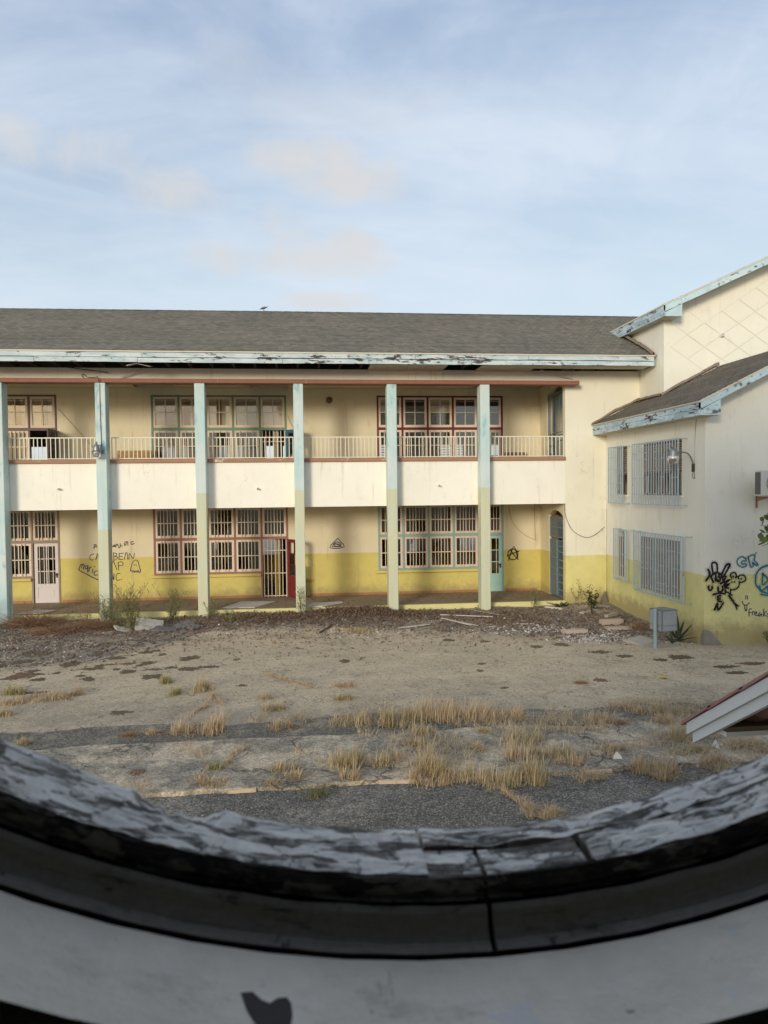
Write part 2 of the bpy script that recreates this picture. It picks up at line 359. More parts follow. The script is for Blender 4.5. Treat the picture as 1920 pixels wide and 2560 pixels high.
M['cable'] = simple('dark cable', (.05,.045,.04), .6, .1, 6, 0)
M['cable_pale'] = simple('paint covered cable', (.40,.34,.22), .6, .1, 6, 0)
M['white_plastic'] = simple('aged white plastic', (.66,.64,.58), .45, .06, 3, .0005)
M['concrete'] = simple('old concrete', (.42,.37,.30), .9, .2, 3, .006)
M['plaster'] = simple('bare grey plaster', (.27,.25,.22), .9, .25, 4, .008)
M['tile_brown'] = simple('brown clay tile', (.36,.185,.085), .6, .22, 5, .001)
M['white_board'] = simple('dusty white sheet', (.62,.59,.54), .7, .1, 4, .001)
M['lath'] = simple('pale timber lath', (.60,.53,.44), .7, .14, 5, .001)
M['papers'] = simple('crumpled white paper', (.78,.76,.74), .7, .05, 20, .001)
M['dark_void'] = simple('near black void', (.03,.024,.02), .95, .2, 3, 0)
M['grey_panel'] = simple('grey louvred panel', (.16,.155,.145), .6, .1, 5, 0)
M['kerb_yellow'] = peel('yellow kerb paint', (.68,.63,.29), (.36,.30,.20), .42, (1,1,1.5), 4, .12, .8)
M['kerb_pink'] = peel('worn kerb paint', (.58,.43,.28), (.30,.26,.21), .5, (1,1,1), 6, .12, .85, (.50,.40,.30))
M['plywood'] = simple('weathered plywood', (.27,.155,.075), .8, .2, 4, .001)
def osb():
    m = NM('oriented strand board', .8, .2); v = m.scl((1,1,2.6)); a = m.voro(22, 'F1', v, 'Color'); f = m.noise(30, 3, .6, v)
    h = m.n('ShaderNodeSeparateColor'); m.put(h.inputs[0], a)
    m.col(m.mix(h.outputs[0], (.36,.20,.075), (.52,.33,.14))).bump(f, .003, .5); return m.m
M['osb'] = osb()
def glass(name, tint=.9, dirt=.18, dirtc=(.30,.29,.26), refl=.10):
    m = NM(name); t = m.t; t.nodes.remove(m.b)
    tr = m.n('ShaderNodeBsdfTransparent'); tr.inputs[0].default_value = (tint, tint, tint*.97, 1)
    gl = m.n('ShaderNodeBsdfGlossy'); gl.inputs['Roughness'].default_value = .04
    df = m.n('ShaderNodeBsdfDiffuse'); df.inputs[0].default_value = (*dirtc, 1)
    fr = m.n('ShaderNodeFresnel'); fr.inputs[0].default_value = 1.5
    a = m.n('ShaderNodeMixShader'); b = m.n('ShaderNodeMixShader')
    m.put(a.inputs[0], m.math('MULTIPLY', m.step(m.noise(3, 6, .65), .25, .8), dirt*2)); t.links.new(tr.outputs[0], a.inputs[1]); t.links.new(df.outputs[0], a.inputs[2])
    m.put(b.inputs[0], m.addm(fr.outputs[0], refl-.04)); t.links.new(a.outputs[0], b.inputs[1]); t.links.new(gl.outputs[0], b.inputs[2])
    t.links.new(b.outputs[0], m.out.inputs[0]); return m.m
M['glass'] = glass('dusty window glass', .9, .03, (.16,.15,.13))
M['glass_dirty'] = glass('very dirty window glass', .62, .12, (.17,.16,.13))
M['lamp_glass'] = glass('lamp refractor glass', .8, .45, (.6,.55,.42), .2)
M['curtain'] = simple('yellowed window backing', (.80,.70,.52), .8, .08, 1.5, 0)
M['curtain_dull'] = simple('dull window backing', (.58,.52,.40), .8, .22, 2.5, 0); M['curtain_brown'] = simple('brown curtain', (.42,.29,.18), .8, .2, 5, 0)
M['curtain_grey'] = simple('grey window backing', (.22,.21,.18), .8, .15, 1.5, 0)
M['blind'] = simple('grey louvre blind', (.30,.28,.24), .6, .1, 4, 0)
M['louvre'] = peel('weathered louvre slat', (.50,.42,.32), (.16,.095,.07), .5, (1,1,2), 6, .15)
M['louvre_frame'] = peel('weathered brown louvre frame', (.20,.115,.085), (.52,.45,.38), .40, (1,1,.5), 5, .2)
def plank_grey():
    m = NM('weathered boarding', .85, .2); f = m.noise(1, 7, .7, m.scl((2,2.2,18)))
    m.col(m.vary(m.mix(m.step(m.noise(1.2, 4, .6), .4, .6), (.27,.215,.18), (.34,.29,.26)), f, .35)).bump(f, .003, .6); return m.m
M['boarding'] = plank_grey()
def roof_mat(name, c, c2):
    m = NM(name, .9, .15); t = m.attr('tint'); b = m.noise(.5, 6, .65); s = m.noise(40, 2, .6)
    x = m.mix(m.step(b, .35, .65), c, c2); x = m.vary(x, t, .26); x = m.vary(x, s, .25)
    x = m.mix(m.mul(m.step(m.noise(7, 5, .7), .70, .76), .5), x, (.33,.31,.26))
    m.col(x).bump(s, .004, .5); return m.m
M['shingle'] = roof_mat('grey brown asphalt shingle', (.215,.20,.165), (.185,.176,.148))
M['shingle_brown'] = roof_mat('brown grey asphalt shingle', (.225,.195,.155), (.19,.168,.138))
M['flashing'] = peel('tarred flashing mortar', (.24,.19,.14), (.09,.065,.05), .5, (1,1,1), 5, .3)
M['deck'] = simple('roof decking', (.12,.10,.08), .9, .2, 2, 0)
def leaf_mat(name, a, b, rough=.55):
    m = NM(name, rough, .3); t = m.attr('tint'); c = m.mix(t, a, b); c = m.vary(c, m.noise(9, 3, .6), .2); m.col(c)
    tr = m.n('ShaderNodeBsdfTranslucent'); m.put(tr.inputs[0], c); ms = m.n('ShaderNodeMixShader'); ms.inputs[0].default_value = .3
    m.t.links.new(m.b.outputs[0], ms.inputs[1]); m.t.links.new(tr.outputs[0], ms.inputs[2]); m.t.links.new(ms.outputs[0], m.out.inputs[0]); return m.m
M['grass_s'] = leaf_mat('straw grass', (.70,.565,.37), (.45,.33,.20))
M['grass_m'] = leaf_mat('yellowing grass', (.66,.545,.345), (.41,.33,.185))
M['grass_g'] = leaf_mat('greenish grass', (.33,.32,.13), (.52,.43,.22))
M['grass_r'] = leaf_mat('rusty dry grass', (.52,.35,.19), (.30,.19,.11))
M['weed'] = leaf_mat('grey green weed', (.19,.19,.075), (.30,.26,.13))
M['weed_dry'] = leaf_mat('dry brown weed', (.33,.20,.115), (.25,.17,.10))
M['leaf_dark'] = leaf_mat('dark glossy leaf', (.035,.062,.022), (.06,.085,.03), .35)
M['leaf_tree'] = leaf_mat('olive tree leaf', (.17,.205,.06), (.28,.27,.10), .45)
M['agave'] = leaf_mat('grey green agave leaf', (.06,.085,.04), (.09,.11,.055), .5)
M['litter'] = leaf_mat('brown dead leaf', (.34,.215,.135), (.16,.11,.08), .75)
M['leaf_yellow'] = simple('yellow leaf', (.62,.40,.05), .6, .1, 20, 0)
M['twig'] = simple('brown twig', (.10,.075,.05), .9, .3, 12, 0)
M['bark'] = simple('grey bark', (.17,.14,.11), .9, .3, 6, .008)
M['moss'] = simple('dark matted moss', (.155,.125,.082), 1.0, .35, 9, .02, spec=.1)
M['moss_red'] = simple('reddish matted debris', (.20,.13,.09), 1.0, .35, 9, .02, spec=.1)
M['stone_white'] = simple('white rubble chip', (.56,.53,.475), .85, .3, 8, 0)
M['stone_grey'] = simple('grey rubble chip', (.31,.275,.235), .9, .35, 8, 0)
M['stone_dark'] = simple('dark earthy chip', (.15,.118,.092), .95, .4, 8, 0)
M['bird'] = simple('dark pigeon plumage', (.06,.06,.07), .6, .3, 20, 0)
M['bird_grey'] = simple('slate pigeon plumage', (.16,.165,.19), .6, .2, 20, 0)

# ------------------------------------------------------------------ measured outlines (metres)
GRAF={'inc':[[(-6.82,1.97),(-6.81,2.09)],[(-6.81,2.09),(-6.76,2.1),(-6.75,2.06),(-6.77,2.03),(-6.81,2.02)],[(-6.73,2.02),(-6.72,2.02)],[(-6.26,2.03),(-6.24,2.03)],[(-6.17,2.07),(-6.21,2.06),(-6.21,2.02),(-6.17,2.03),(-6.17,2.07),(-6.16,2.02)],[(-6.13,2.02),(-6.12,2.09)],[(-6.12,2.07),(-6.08,2.1),(-6.06,2.06),(-6.05,2.03)],[(-5.99,2.11),(-5.99,2.02),(-6.02,1.98),(-6.04,1.99)],[(-5.95,2.04),(-5.93,2.04)],[(-5.86,2.12),(-5.86,2.05)],[(-5.85,2.17),(-5.84,2.17)],[(-5.82,2.06),(-5.8,2.17)],[(-5.8,2.15),(-5.76,2.18),(-5.75,2.13),(-5.75,2.06)],[(-5.58,2.17),(-5.63,2.17),(-5.65,2.14),(-5.64,2.09),(-5.59,2.09),(-5.55,2.11)]],'caribbean':[[(-6.83,1.79),(-6.9,1.78),(-6.95,1.72),(-6.96,1.64),(-6.92,1.6),(-6.85,1.6)],[(-6.77,1.6),(-6.71,1.81),(-6.67,1.6)],[(-6.75,1.69),(-6.68,1.69)],[(-6.61,1.6),(-6.61,1.81),(-6.53,1.78),(-6.54,1.72),(-6.61,1.7),(-6.53,1.6)],[(-6.48,1.8),(-6.48,1.59)],[(-6.41,1.59),(-6.41,1.8),(-6.33,1.78),(-6.35,1.73),(-6.41,1.71),(-6.32,1.67),(-6.35,1.6),(-6.41,1.59)],[(-6.21,1.82),(-6.2,1.59)],[(-6.21,1.82),(-6.11,1.79),(-6.13,1.72),(-6.2,1.7)],[(-6.2,1.7),(-6.08,1.68),(-6.11,1.62),(-6.21,1.56)],[(-6.03,1.79),(-6.04,1.6)],[(-6.04,1.79),(-5.9,1.8)],[(-6.03,1.7),(-5.93,1.7)],[(-6.04,1.6),(-5.92,1.6)],[(-5.87,1.6),(-5.82,1.81),(-5.78,1.79),(-5.76,1.6)],[(-5.72,1.6),(-5.71,1.8),(-5.59,1.61),(-5.55,1.79)],[(-6.27,1.38),(-6.22,1.55),(-6.12,1.27)],[(-6.06,1.25),(-6.07,1.51)],[(-6.07,1.51),(-5.96,1.52),(-5.91,1.45),(-5.95,1.4),(-6.05,1.39)],[(-6.33,1.12),(-6.33,0.92)],[(-6.28,0.93),(-6.26,1.12),(-6.22,0.92),(-6.21,1.14)],[(-6.02,1.13),(-6.08,1.15),(-6.14,1.08),(-6.14,0.98),(-6.11,0.91),(-6.03,0.94)],[(-5.99,0.94),(-5.97,0.94)]],'ghost':[[(-5.69,1.21),(-5.65,1.39),(-5.59,1.52),(-5.51,1.57),(-5.44,1.52),(-5.4,1.36),(-5.36,1.2)],[(-5.69,1.21),(-5.65,1.23),(-5.62,1.17),(-5.58,1.23),(-5.55,1.16),(-5.51,1.22),(-5.48,1.16),(-5.44,1.23),(-5.41,1.15),(-5.36,1.2)],[(-5.56,1.41),(-5.55,1.41)],[(-5.51,1.4),(-5.49,1.4)]],'maric':[[(-7.3,1.33),(-7.25,1.44),(-7.2,1.47),(-7.22,1.35)],[(-7.2,1.44),(-7.16,1.47),(-7.14,1.42),(-7.17,1.31)],[(-7.05,1.42),(-7.1,1.4),(-7.1,1.32),(-7.05,1.32),(-7.02,1.42),(-7.04,1.21)],[(-7.0,1.23),(-6.97,1.36)],[(-6.97,1.32),(-6.92,1.38)],[(-6.89,1.18),(-6.87,1.3)],[(-6.82,1.38),(-6.8,1.38)],[(-6.73,1.24),(-6.79,1.23),(-6.83,1.17),(-6.81,1.1),(-6.73,1.11)],[(-7.3,1.33),(-7.31,1.29),(-7.2,1.21),(-7.06,1.14),(-6.9,1.04),(-6.72,0.95)]],'eye':[[(1.1,2.16),(0.83,1.85),(1.32,1.87),(1.1,2.16)],[(0.93,1.92),(1.01,2.02),(1.11,2.04),(1.21,1.97),(1.15,1.91),(1.03,1.9),(0.97,1.96),(1.07,1.98),(1.19,1.94)],[(1.01,1.97),(1.15,1.95)],[(0.91,1.88),(1.23,1.89)]],'blue':[[(0.19,1.5),(0.11,1.47),(0.11,1.34),(0.17,1.32)],[(0.23,1.48),(0.24,1.3),(0.3,1.25)]],'orange':[[(0.03,0.7),(0.05,0.8),(0.1,0.78),(0.06,0.74),(0.11,0.69)],[(0.13,0.7),(0.16,0.8),(0.19,0.7)],[(0.22,0.7),(0.23,0.79),(0.28,0.71),(0.3,0.8)]],'anarchy':[[(7.32,1.5),(7.32,1.44),(7.29,1.4),(7.26,1.36),(7.22,1.33),(7.17,1.32),(7.12,1.32),(7.07,1.33),(7.03,1.36),(6.99,1.4),(6.97,1.45),(6.96,1.5),(6.97,1.55),(6.99,1.6),(7.03,1.64),(7.07,1.67),(7.12,1.68),(7.17,1.68),(7.22,1.67),(7.26,1.64),(7.3,1.6),(7.32,1.55),(7.32,1.5)],[(6.99,1.3),(7.18,1.78),(7.32,1.32)],[(6.95,1.46),(7.36,1.61)],[(7.05,1.66),(7.28,1.36)]],'rabbit':[[(9.63,1.75),(9.6,1.93),(9.66,1.98),(9.73,1.93),(9.74,1.75)],[(9.86,1.71),(9.96,1.9),(10.04,1.93),(10.05,1.89),(9.89,1.62)],[(9.59,1.63),(9.62,1.69),(9.7,1.73),(9.8,1.71),(9.87,1.62),(9.88,1.51),(9.82,1.47)],[(9.51,1.81),(9.55,1.69),(9.46,1.55)],[(9.55,1.69),(9.64,1.51)],[(9.7,1.69),(9.7,1.63)],[(9.78,1.68),(9.78,1.63)],[(9.69,1.59),(9.7,1.54),(9.74,1.56),(9.76,1.52),(9.81,1.54),(9.81,1.6)],[(9.82,1.62),(9.96,1.64),(9.89,1.49),(10.06,1.57),(9.89,1.42),(10.06,1.46),(9.92,1.38),(10.01,1.36)],[(9.52,1.41),(9.53,1.34),(9.57,1.31),(9.62,1.37),(9.61,1.4)],[(9.76,1.38),(9.77,1.29),(9.82,1.27),(9.88,1.32),(9.87,1.39)],[(9.64,1.21),(9.76,1.24),(9.94,1.23),(9.94,1.31)],[(9.75,1.16),(9.81,1.18)],[(9.76,1.15),(9.76,1.06),(9.84,1.04)],[(9.76,1.1),(9.81,1.11)],[(9.68,0.85),(9.75,1.01),(9.76,0.83),(9.89,1.0)]],'frog':[[(10.11,1.59),(10.1,1.6),(10.09,1.61),(10.08,1.63),(10.08,1.64),(10.07,1.66),(10.08,1.67),(10.08,1.69),(10.09,1.7),(10.11,1.71),(10.12,1.72),(10.13,1.72),(10.15,1.73),(10.17,1.72),(10.18,1.72),(10.2,1.71),(10.21,1.69),(10.21,1.68),(10.22,1.66),(10.22,1.65),(10.22,1.63),(10.21,1.62),(10.2,1.6)],[(10.27,1.58),(10.27,1.6),(10.28,1.62),(10.29,1.63),(10.3,1.65),(10.32,1.66),(10.35,1.66),(10.37,1.66),(10.39,1.66),(10.41,1.65),(10.43,1.63),(10.44,1.62),(10.45,1.6),(10.46,1.58),(10.46,1.56),(10.45,1.54),(10.44,1.52),(10.42,1.51),(10.4,1.5),(10.38,1.49),(10.36,1.49),(10.33,1.49),(10.31,1.5)],[(10.13,1.64),(10.15,1.63)],[(10.34,1.57),(10.35,1.57)],[(10.3,1.49),(10.28,1.39),(10.19,1.32),(10.09,1.31)],[(10.22,1.62),(10.27,1.62)],[(10.11,1.5),(10.11,1.5)],[(10.17,1.5),(10.18,1.5)],[(9.94,1.29),(10.11,1.19)],[(10.08,1.33),(10.06,1.16)],[(10.06,1.16),(10.19,0.96),(10.24,0.85)],[(10.03,1.18),(10.17,1.0),(10.27,0.92)]],'teal':[[(10.45,2.06),(10.35,2.1),(10.24,2.02),(10.26,1.91),(10.37,1.85),(10.47,1.88),(10.45,1.93),(10.36,1.92),(10.37,1.99),(10.46,2.0),(10.45,2.06)],[(10.52,2.08),(10.58,2.12),(10.67,2.14),(10.69,2.08),(10.67,2.01),(10.77,1.9),(10.71,1.89),(10.62,1.97),(10.65,1.87),(10.58,1.86),(10.52,2.08)]],'tealface':[[(11.35,1.53),(11.35,1.46),(11.33,1.4),(11.29,1.34),(11.25,1.29),(11.19,1.25),(11.13,1.22),(11.06,1.21),(11.0,1.21),(10.93,1.23),(10.87,1.25),(10.81,1.3),(10.77,1.35),(10.73,1.41),(10.71,1.48),(10.71,1.54),(10.71,1.61),(10.73,1.68),(10.77,1.74),(10.81,1.79),(10.87,1.83),(10.93,1.85),(10.99,1.87),(11.06,1.87),(11.13,1.85),(11.19,1.82),(11.24,1.78),(11.29,1.73),(11.32,1.67),(11.35,1.6),(11.35,1.53)],[(10.89,1.68),(11.02,1.54),(10.89,1.41),(10.89,1.68)],[(11.18,1.68),(11.05,1.54),(11.18,1.4),(11.18,1.68)],[(10.81,1.38),(10.87,1.27),(11.02,1.38),(11.03,1.26),(11.18,1.37)],[(10.86,1.18),(11.04,1.16),(11.18,1.19)]],'freaky':[[(10.46,1.16),(10.46,1.08)],[(10.5,1.16),(10.51,1.08)],[(10.37,1.03),(10.41,0.95),(10.49,0.94),(10.55,0.99)],[(10.43,0.94),(10.45,0.82),(10.47,0.8),(10.49,0.84),(10.49,0.94)],[(10.61,0.84),(10.55,0.83),(10.55,0.67)],[(10.53,0.75),(10.6,0.76)],[(10.63,0.7),(10.64,0.78),(10.69,0.76)],[(10.7,0.72),(10.74,0.73),(10.73,0.77),(10.69,0.74),(10.71,0.68),(10.77,0.68)],[(10.82,0.74),(10.79,0.7),(10.81,0.66),(10.86,0.72),(10.87,0.66)],[(10.92,0.83),(10.92,0.66)],[(10.99,0.77),(10.93,0.71),(11.0,0.65)],[(11.01,0.72),(11.04,0.67)],[(11.08,0.73),(11.03,0.61)]]}
CLUMPS=[(-2.81,14.99,0.28,0.35,'g'),(-2.4,14.09,0.26,0.31,'g'),(-2.05,14.37,0.51,0.41,'m'),(-2.43,11.9,0.1,0.17,'s'),(-1.96,11.84,0.23,0.4,'s'),(-1.37,11.77,0.46,0.55,'s'),(-0.83,13.61,0.22,0.2,'G'),(-0.66,12.82,0.39,0.33,'m'),(-0.4,11.87,0.31,0.29,'s'),(-4.29,11.59,0.34,0.27,'m'),(0.81,14.18,0.43,0.16,'s'),(0.71,13.34,0.39,0.19,'m'),(0.65,11.97,0.58,0.33,'m'),(0.44,10.09,0.61,0.5,'m'),(0.56,9.57,0.26,0.26,'s'),(0.97,9.96,0.22,0.27,'m'),(1.22,10.12,0.12,0.22,'s'),(-1.16,9.64,0.47,0.18,'s'),(-1.25,10.16,0.16,0.13,'g'),(-0.29,9.96,0.24,0.24,'m'),(-0.18,9.67,0.19,0.21,'s'),(-0.45,9.51,0.15,0.1,'s'),(0.05,9.18,0.31,0.07,'D'),(1.38,11.74,0.39,0.6,'m'),(1.78,11.94,0.39,0.53,'m'),(2.19,11.99,0.71,0.63,'s'),(2.71,11.91,0.71,0.55,'s'),(3.18,11.91,0.58,0.43,'s'),(3.56,11.79,0.32,0.3,'s'),(1.69,11.1,0.34,0.37,'m'),(1.58,10.67,0.29,0.24,'m'),(1.6,9.56,0.47,0.58,'m'),(1.44,9.38,0.3,0.26,'g'),(1.8,9.33,0.35,0.26,'s'),(2.17,9.35,0.3,0.31,'m'),(2.41,10.35,0.22,0.23,'s'),(2.57,9.23,0.45,0.46,'m'),(2.94,9.25,0.5,0.56,'m'),(2.89,9.97,0.49,0.38,'s'),(3.41,9.98,0.49,0.39,'m'),(3.31,10.57,0.63,0.35,'m'),(3.58,9.65,0.31,0.27,'s'),(3.7,9.25,0.38,0.17,'r'),(2.71,11.09,0.18,0.18,'m'),(4.67,11.46,0.46,0.34,'r'),(5.41,12.09,0.52,0.17,'s'),(5.82,11.75,0.57,0.26,'s'),(6.3,11.73,0.51,0.17,'s'),(3.98,11.62,0.14,0.1,'s'),(4.38,10.05,0.27,0.22,'s'),(4.91,11.18,0.15,0.12,'r'),(5.65,11.08,0.36,0.27,'s'),(5.48,10.44,0.4,0.32,'m'),(5.36,9.87,0.43,0.3,'m'),(5.43,9.47,0.41,0.29,'s'),(5.45,9.21,0.3,0.2,'m'),(4.53,9.38,0.35,0.41,'s'),(4.71,9.17,0.45,0.46,'s'),(6.26,9.95,0.43,0.19,'s'),(6.46,9.79,0.32,0.16,'s'),(2.75,8.26,0.29,0.23,'s'),(2.57,8.39,0.18,0.14,'s'),(5.27,13.75,0.22,0.09,'r'),(-5.12,13.98,0.68,0.23,'s'),(-4.7,14.18,0.69,0.23,'s'),(-4.42,14.33,0.31,0.27,'g'),(-5.47,14.56,0.39,0.35,'m'),(-5.18,13.15,0.28,0.29,'m'),(1.36,19.38,0.59,0.24,'m'),(-2.79,11.82,0.19,0.08,'r')]
STRANDS=[[(2.43,9.4),(2.48,9.15),(2.54,8.85),(2.58,8.55),(2.63,8.33)],[(-1.15,10.22),(-1.02,10.59),(-0.84,10.89)],[(-2.08,11.97),(-1.94,12.69),(-1.81,13.25),(-1.65,13.92),(-1.54,13.34)],[(-0.83,15.23),(-0.54,14.93),(-0.21,14.51),(0.14,14.1)],[(5.3,12.34),(5.63,11.94)]]
MOSS=[(-6.33,18.09,1.17,0.74),(-6.41,17.33,0.28,0.43),(-5.21,16.95,0.55,0.65),(-5.88,15.99,0.69,0.73),(-4.88,17.78,0.38,0.45),(-2.63,17.1,0.65,0.42),(-2.52,16.1,0.49,0.44),(-3.16,15.51,0.59,0.48),(-3.17,13.04,0.42,0.24),(-2.35,11.91,0.32,0.2),(-2.27,10.14,0.25,0.2),(-4.37,15.44,0.3,0.2),(-1.57,16.78,0.15,0.2),(0.84,16.29,0.25,0.38),(3.59,15.0,0.13,0.19),(3.72,13.63,0.1,0.13),(6.09,17.2,0.43,0.42),(8.23,15.5,0.67,0.48),(7.69,15.35,0.33,0.27),(7.09,15.83,0.51,0.29),(6.72,16.3,0.62,0.3),(8.69,14.53,0.71,0.24),(9.42,14.71,0.72,0.31),(8.64,14.03,0.61,0.22),(5.74,13.92,0.33,0.28),(-1.26,14.54,0.2,0.18),(3.75,15.58,0.13,0.17),(-0.21,11.85,0.26,0.2),(-5.43,15.6,0.42,0.28),(-6.62,16.98,0.37,0.41),(-3.92,16.75,0.42,0.24),(-4.49,16.66,0.18,0.2),(-4.06,16.26,0.18,0.19),(-3.62,16.56,0.21,0.23),(3.52,18.09,0.39,0.28),(5.44,17.03,0.41,0.33),(4.37,17.81,0.29,0.23)]
# ------------------------------------------------------------------ ground
YR, YS, YG = 9.40, 11.30, 12.25           # road edge, far edge of the raised strip, far edge of the gutter strip
def edge_wob(x, s): return .16*(mnoise.noise((x*.55, s, 0))) + .07*mnoise.noise((x*2.7, s, 3)) + .035*mnoise.noise((x*9, s, 5))
def earth_lim(x):                         # near edge of the bare debris strewn zone along the building
    P_ = ((-14, 16.8), (-5.2, 16.5), (-3.6, 18.2), (-2.6, 20.1), (1.4, 19.9), (3.6, 18.9), (5.5, 18.4), (7.2, 17.3), (9.4, 16.9), (16, 16.4))
    for (xa, ya), (xb, yb) in zip(P_[:-1], P_[1:]):
        if x <= xb: return ya+(yb-ya)*(x-xa)/(xb-xa) + .35*mnoise.noise((x*.9, 1.3, 0)) + .2*mnoise.noise((x*3.1, 4.4, 0))
    return 16.4
def gh(x, y):                             # height of the courtyard
    h = .012*mnoise.noise((x*.5, y*.5, 0)) + .006*mnoise.noise((x*2, y*2, 4))
    k = max(0, min(1, (y - 17.0)/4.2)); k = k*k*(3-2*k)
    h += k*(.07 + .06*max(0, mnoise.noise((x*.6, y*.9, 2))) + .03*mnoise.noise((x*2.1, y*2.1, 7)))
    c = max(0, 1 - math.hypot((x-9.2)/1.6, (y-22.2)/1.4)); h += .14*c
    if y > 20.6:                          # leaves and soil drifted against the platform
        e = min(1, (y-20.6)/1.2); e = e*e*(3-2*e)
        h += e*(.15*math.exp(-((x-1.3)/1.25)**2) + .07*math.exp(-((x+1.9)/.9)**2) + .06*max(0, mnoise.noise((x*.7, 3, 3))))
    return h
def ground_mat():
    m = NM('cracked sandy asphalt', .92, .15); x, y, z = m.xyz()
    big = m.noise(.35, 6, .62); med = m.noise(1.6, 6, .65); ag = m.voro(85, 'F1', None, 'Color'); sp = m.n('ShaderNodeSeparateColor'); m.put(sp.inputs[0], ag)
    asph = m.mix(sp.outputs[0], (.175,.150,.112), (.36,.31,.235)); asph = m.mix(m.mul(m.step(sp.outputs[1], .90, .96), .7), asph, (.42,.39,.34))
    sand = m.mix(med, (.55,.435,.285), (.66,.54,.37)); sand = m.mix(m.mul(m.step(sp.outputs[0], .35, .7), .25), sand, (.20,.17,.13))
    k = m.step(m.addm(y, m.addm(m.mul(m.math('SUBTRACT', big, .5), 9), m.mul(m.math('SUBTRACT', med, .5), 5))), 10.6, 15.2)
    c = m.mix(m.math('MULTIPLY_ADD', k, .68, .28), asph, sand)
    # bare earth along the building
    e = m.step(m.addm(m.attr('earth'), m.addm(m.mul(m.math('SUBTRACT', m.noise(2.2, 6, .7), .5), 2.2), m.mul(m.math('SUBTRACT', m.noise(11, 4, .7), .5), 1.0))), -.25, .55)
    earth = m.mix(m.noise(5, 6, .7), (.19,.16,.13), (.36,.31,.25)); earth = m.mix(m.step(m.noise(.9, 4, .6, m.scl((1,1,1), loc=(8,1,0))), .48, .62), earth, (.40,.325,.235))
    c = m.mix(m.mul(e, .88), c, earth)
    # stains
    c = m.mix(m.mul(m.step(m.noise(1.1, 7, .7, m.scl((.6,1.2,1), loc=(2,7,0))), .56, .70), .42), c, (.135,.10,.068))
    c = m.mix(m.mul(m.step(m.noise(9, 5, .75), .60, .72), .45), c, (.13,.10,.07)); c = m.mix(m.mul(m.step(m.noise(13, 5, .75, m.scl((1,1,1), loc=(4,4,4))), .62, .74), .4), c, (.60,.53,.41))
    c = m.mix(m.mul(m.step(m.noise(.5, 5, .6, m.scl((.5,1.2,1), loc=(6,2,0))), .58, .70), .3), c, (.52,.37,.20))
    nn = m.n('ShaderNodeTexNoise'); nn.inputs['Scale'].default_value = 1.5; nn.inputs['Detail'].default_value = 6; nn.inputs['Roughness'].default_value = .65; m.put(nn.inputs[0], m.pos())
    sc = m.n('ShaderNodeVectorMath', operation='SCALE'); m.t.links.new(nn.outputs['Color'], sc.inputs[0]); sc.inputs['Scale'].default_value = .9
    w = m.n('ShaderNodeVectorMath', operation='ADD'); m.put(w.inputs[0], m.pos()); m.t.links.new(sc.outputs[0], w.inputs[1])
    c1 = m.voro(.50, 'DISTANCE_TO_EDGE', w.outputs[0]); c2 = m.voro(1.7, 'DISTANCE_TO_EDGE', w.outputs[0])
    g1 = m.mul(m.step(c1, .009, .002), m.step(m.noise(.8, 2, .5), .48, .60)); g2 = m.mul(m.step(c2, .020, .004), m.step(m.noise(.8, 4, .65, m.scl((1,1,1), loc=(5,5,5))), .46, .60))
    cr = m.math('MAXIMUM', m.mul(g1, .8), m.mul(g2, .8)); c = m.mix(m.mul(cr, .7), c, (.07,.058,.045))
    ag2 = m.voro(34, 'F1', None, 'Color'); s2 = m.n('ShaderNodeSeparateColor'); m.put(s2.inputs[0], ag2); c = m.vary(c, s2.outputs[0], .11); c = m.vary(c, m.noise(5, 7, .72), .26); c = m.vary(c, m.noise(.9, 6, .66, m.scl((.7,1.3,1), loc=(9,9,0))), .34)
    c = m.mix(m.mul(m.step(s2.outputs[1], .93, .97), .6), c, (.07,.055,.042)); c = m.mix(m.mul(m.step(s2.outputs[2], .95, .98), .6), c, (.62,.56,.46))
    m.col(c).bump(m.math('SUBTRACT', m.addm(m.mul(sp.outputs[0], .35), m.mul(med, .6)), cr), .012, .6); return m.m
def strip_mat(name, base, patch, th0, th1, crack, spk=.3):
    m = NM(name, .92, .15); big = m.noise(.9, 6, .65); med = m.noise(4, 6, .68); ag = m.voro(75, 'F1', None, 'Color'); sp = m.n('ShaderNodeSeparateColor'); m.put(sp.inputs[0], ag)
    c = m.mix(m.step(m.addm(m.mul(big, .75), m.mul(med, .25)), th0, th1), base, patch); c = m.vary(c, sp.outputs[0], spk); ag2 = m.voro(30, 'F1', None, 'Color'); s2 = m.n('ShaderNodeSeparateColor'); m.put(s2.inputs[0], ag2); c = m.vary(c, s2.outputs[0], .25); c = m.vary(c, m.noise(13, 5, .75), .38); c = m.mix(m.mul(m.step(sp.outputs[1], .88, .95), .7), c, (.48,.45,.40)); c = m.vary(c, med, .22)
    nn = m.n('ShaderNodeTexNoise'); nn.inputs['Scale'].default_value = 1.7; nn.inputs['Detail'].default_value = 6; m.put(nn.inputs[0], m.pos())
    sc = m.n('ShaderNodeVectorMath', operation='SCALE'); m.t.links.new(nn.outputs['Color'], sc.inputs[0]); sc.inputs['Scale'].default_value = .8
    w = m.n('ShaderNodeVectorMath', operation='ADD'); m.put(w.inputs[0], m.pos()); m.t.links.new(sc.outputs[0], w.inputs[1])
    e = m.voro(1.0, 'DISTANCE_TO_EDGE', w.outputs[0]); cr = m.mul(m.mul(m.step(e, .022, .005), m.step(m.noise(.7, 2, .5), .42, .52)), crack)
    c = m.mix(m.mul(cr, .8), c, (.045,.038,.03)); m.col(c).bump(m.math('SUBTRACT', m.addm(m.mul(sp.outputs[0], .4), m.mul(med, .5)), cr), .012, .6); return m.m
M['ground'] = ground_mat()
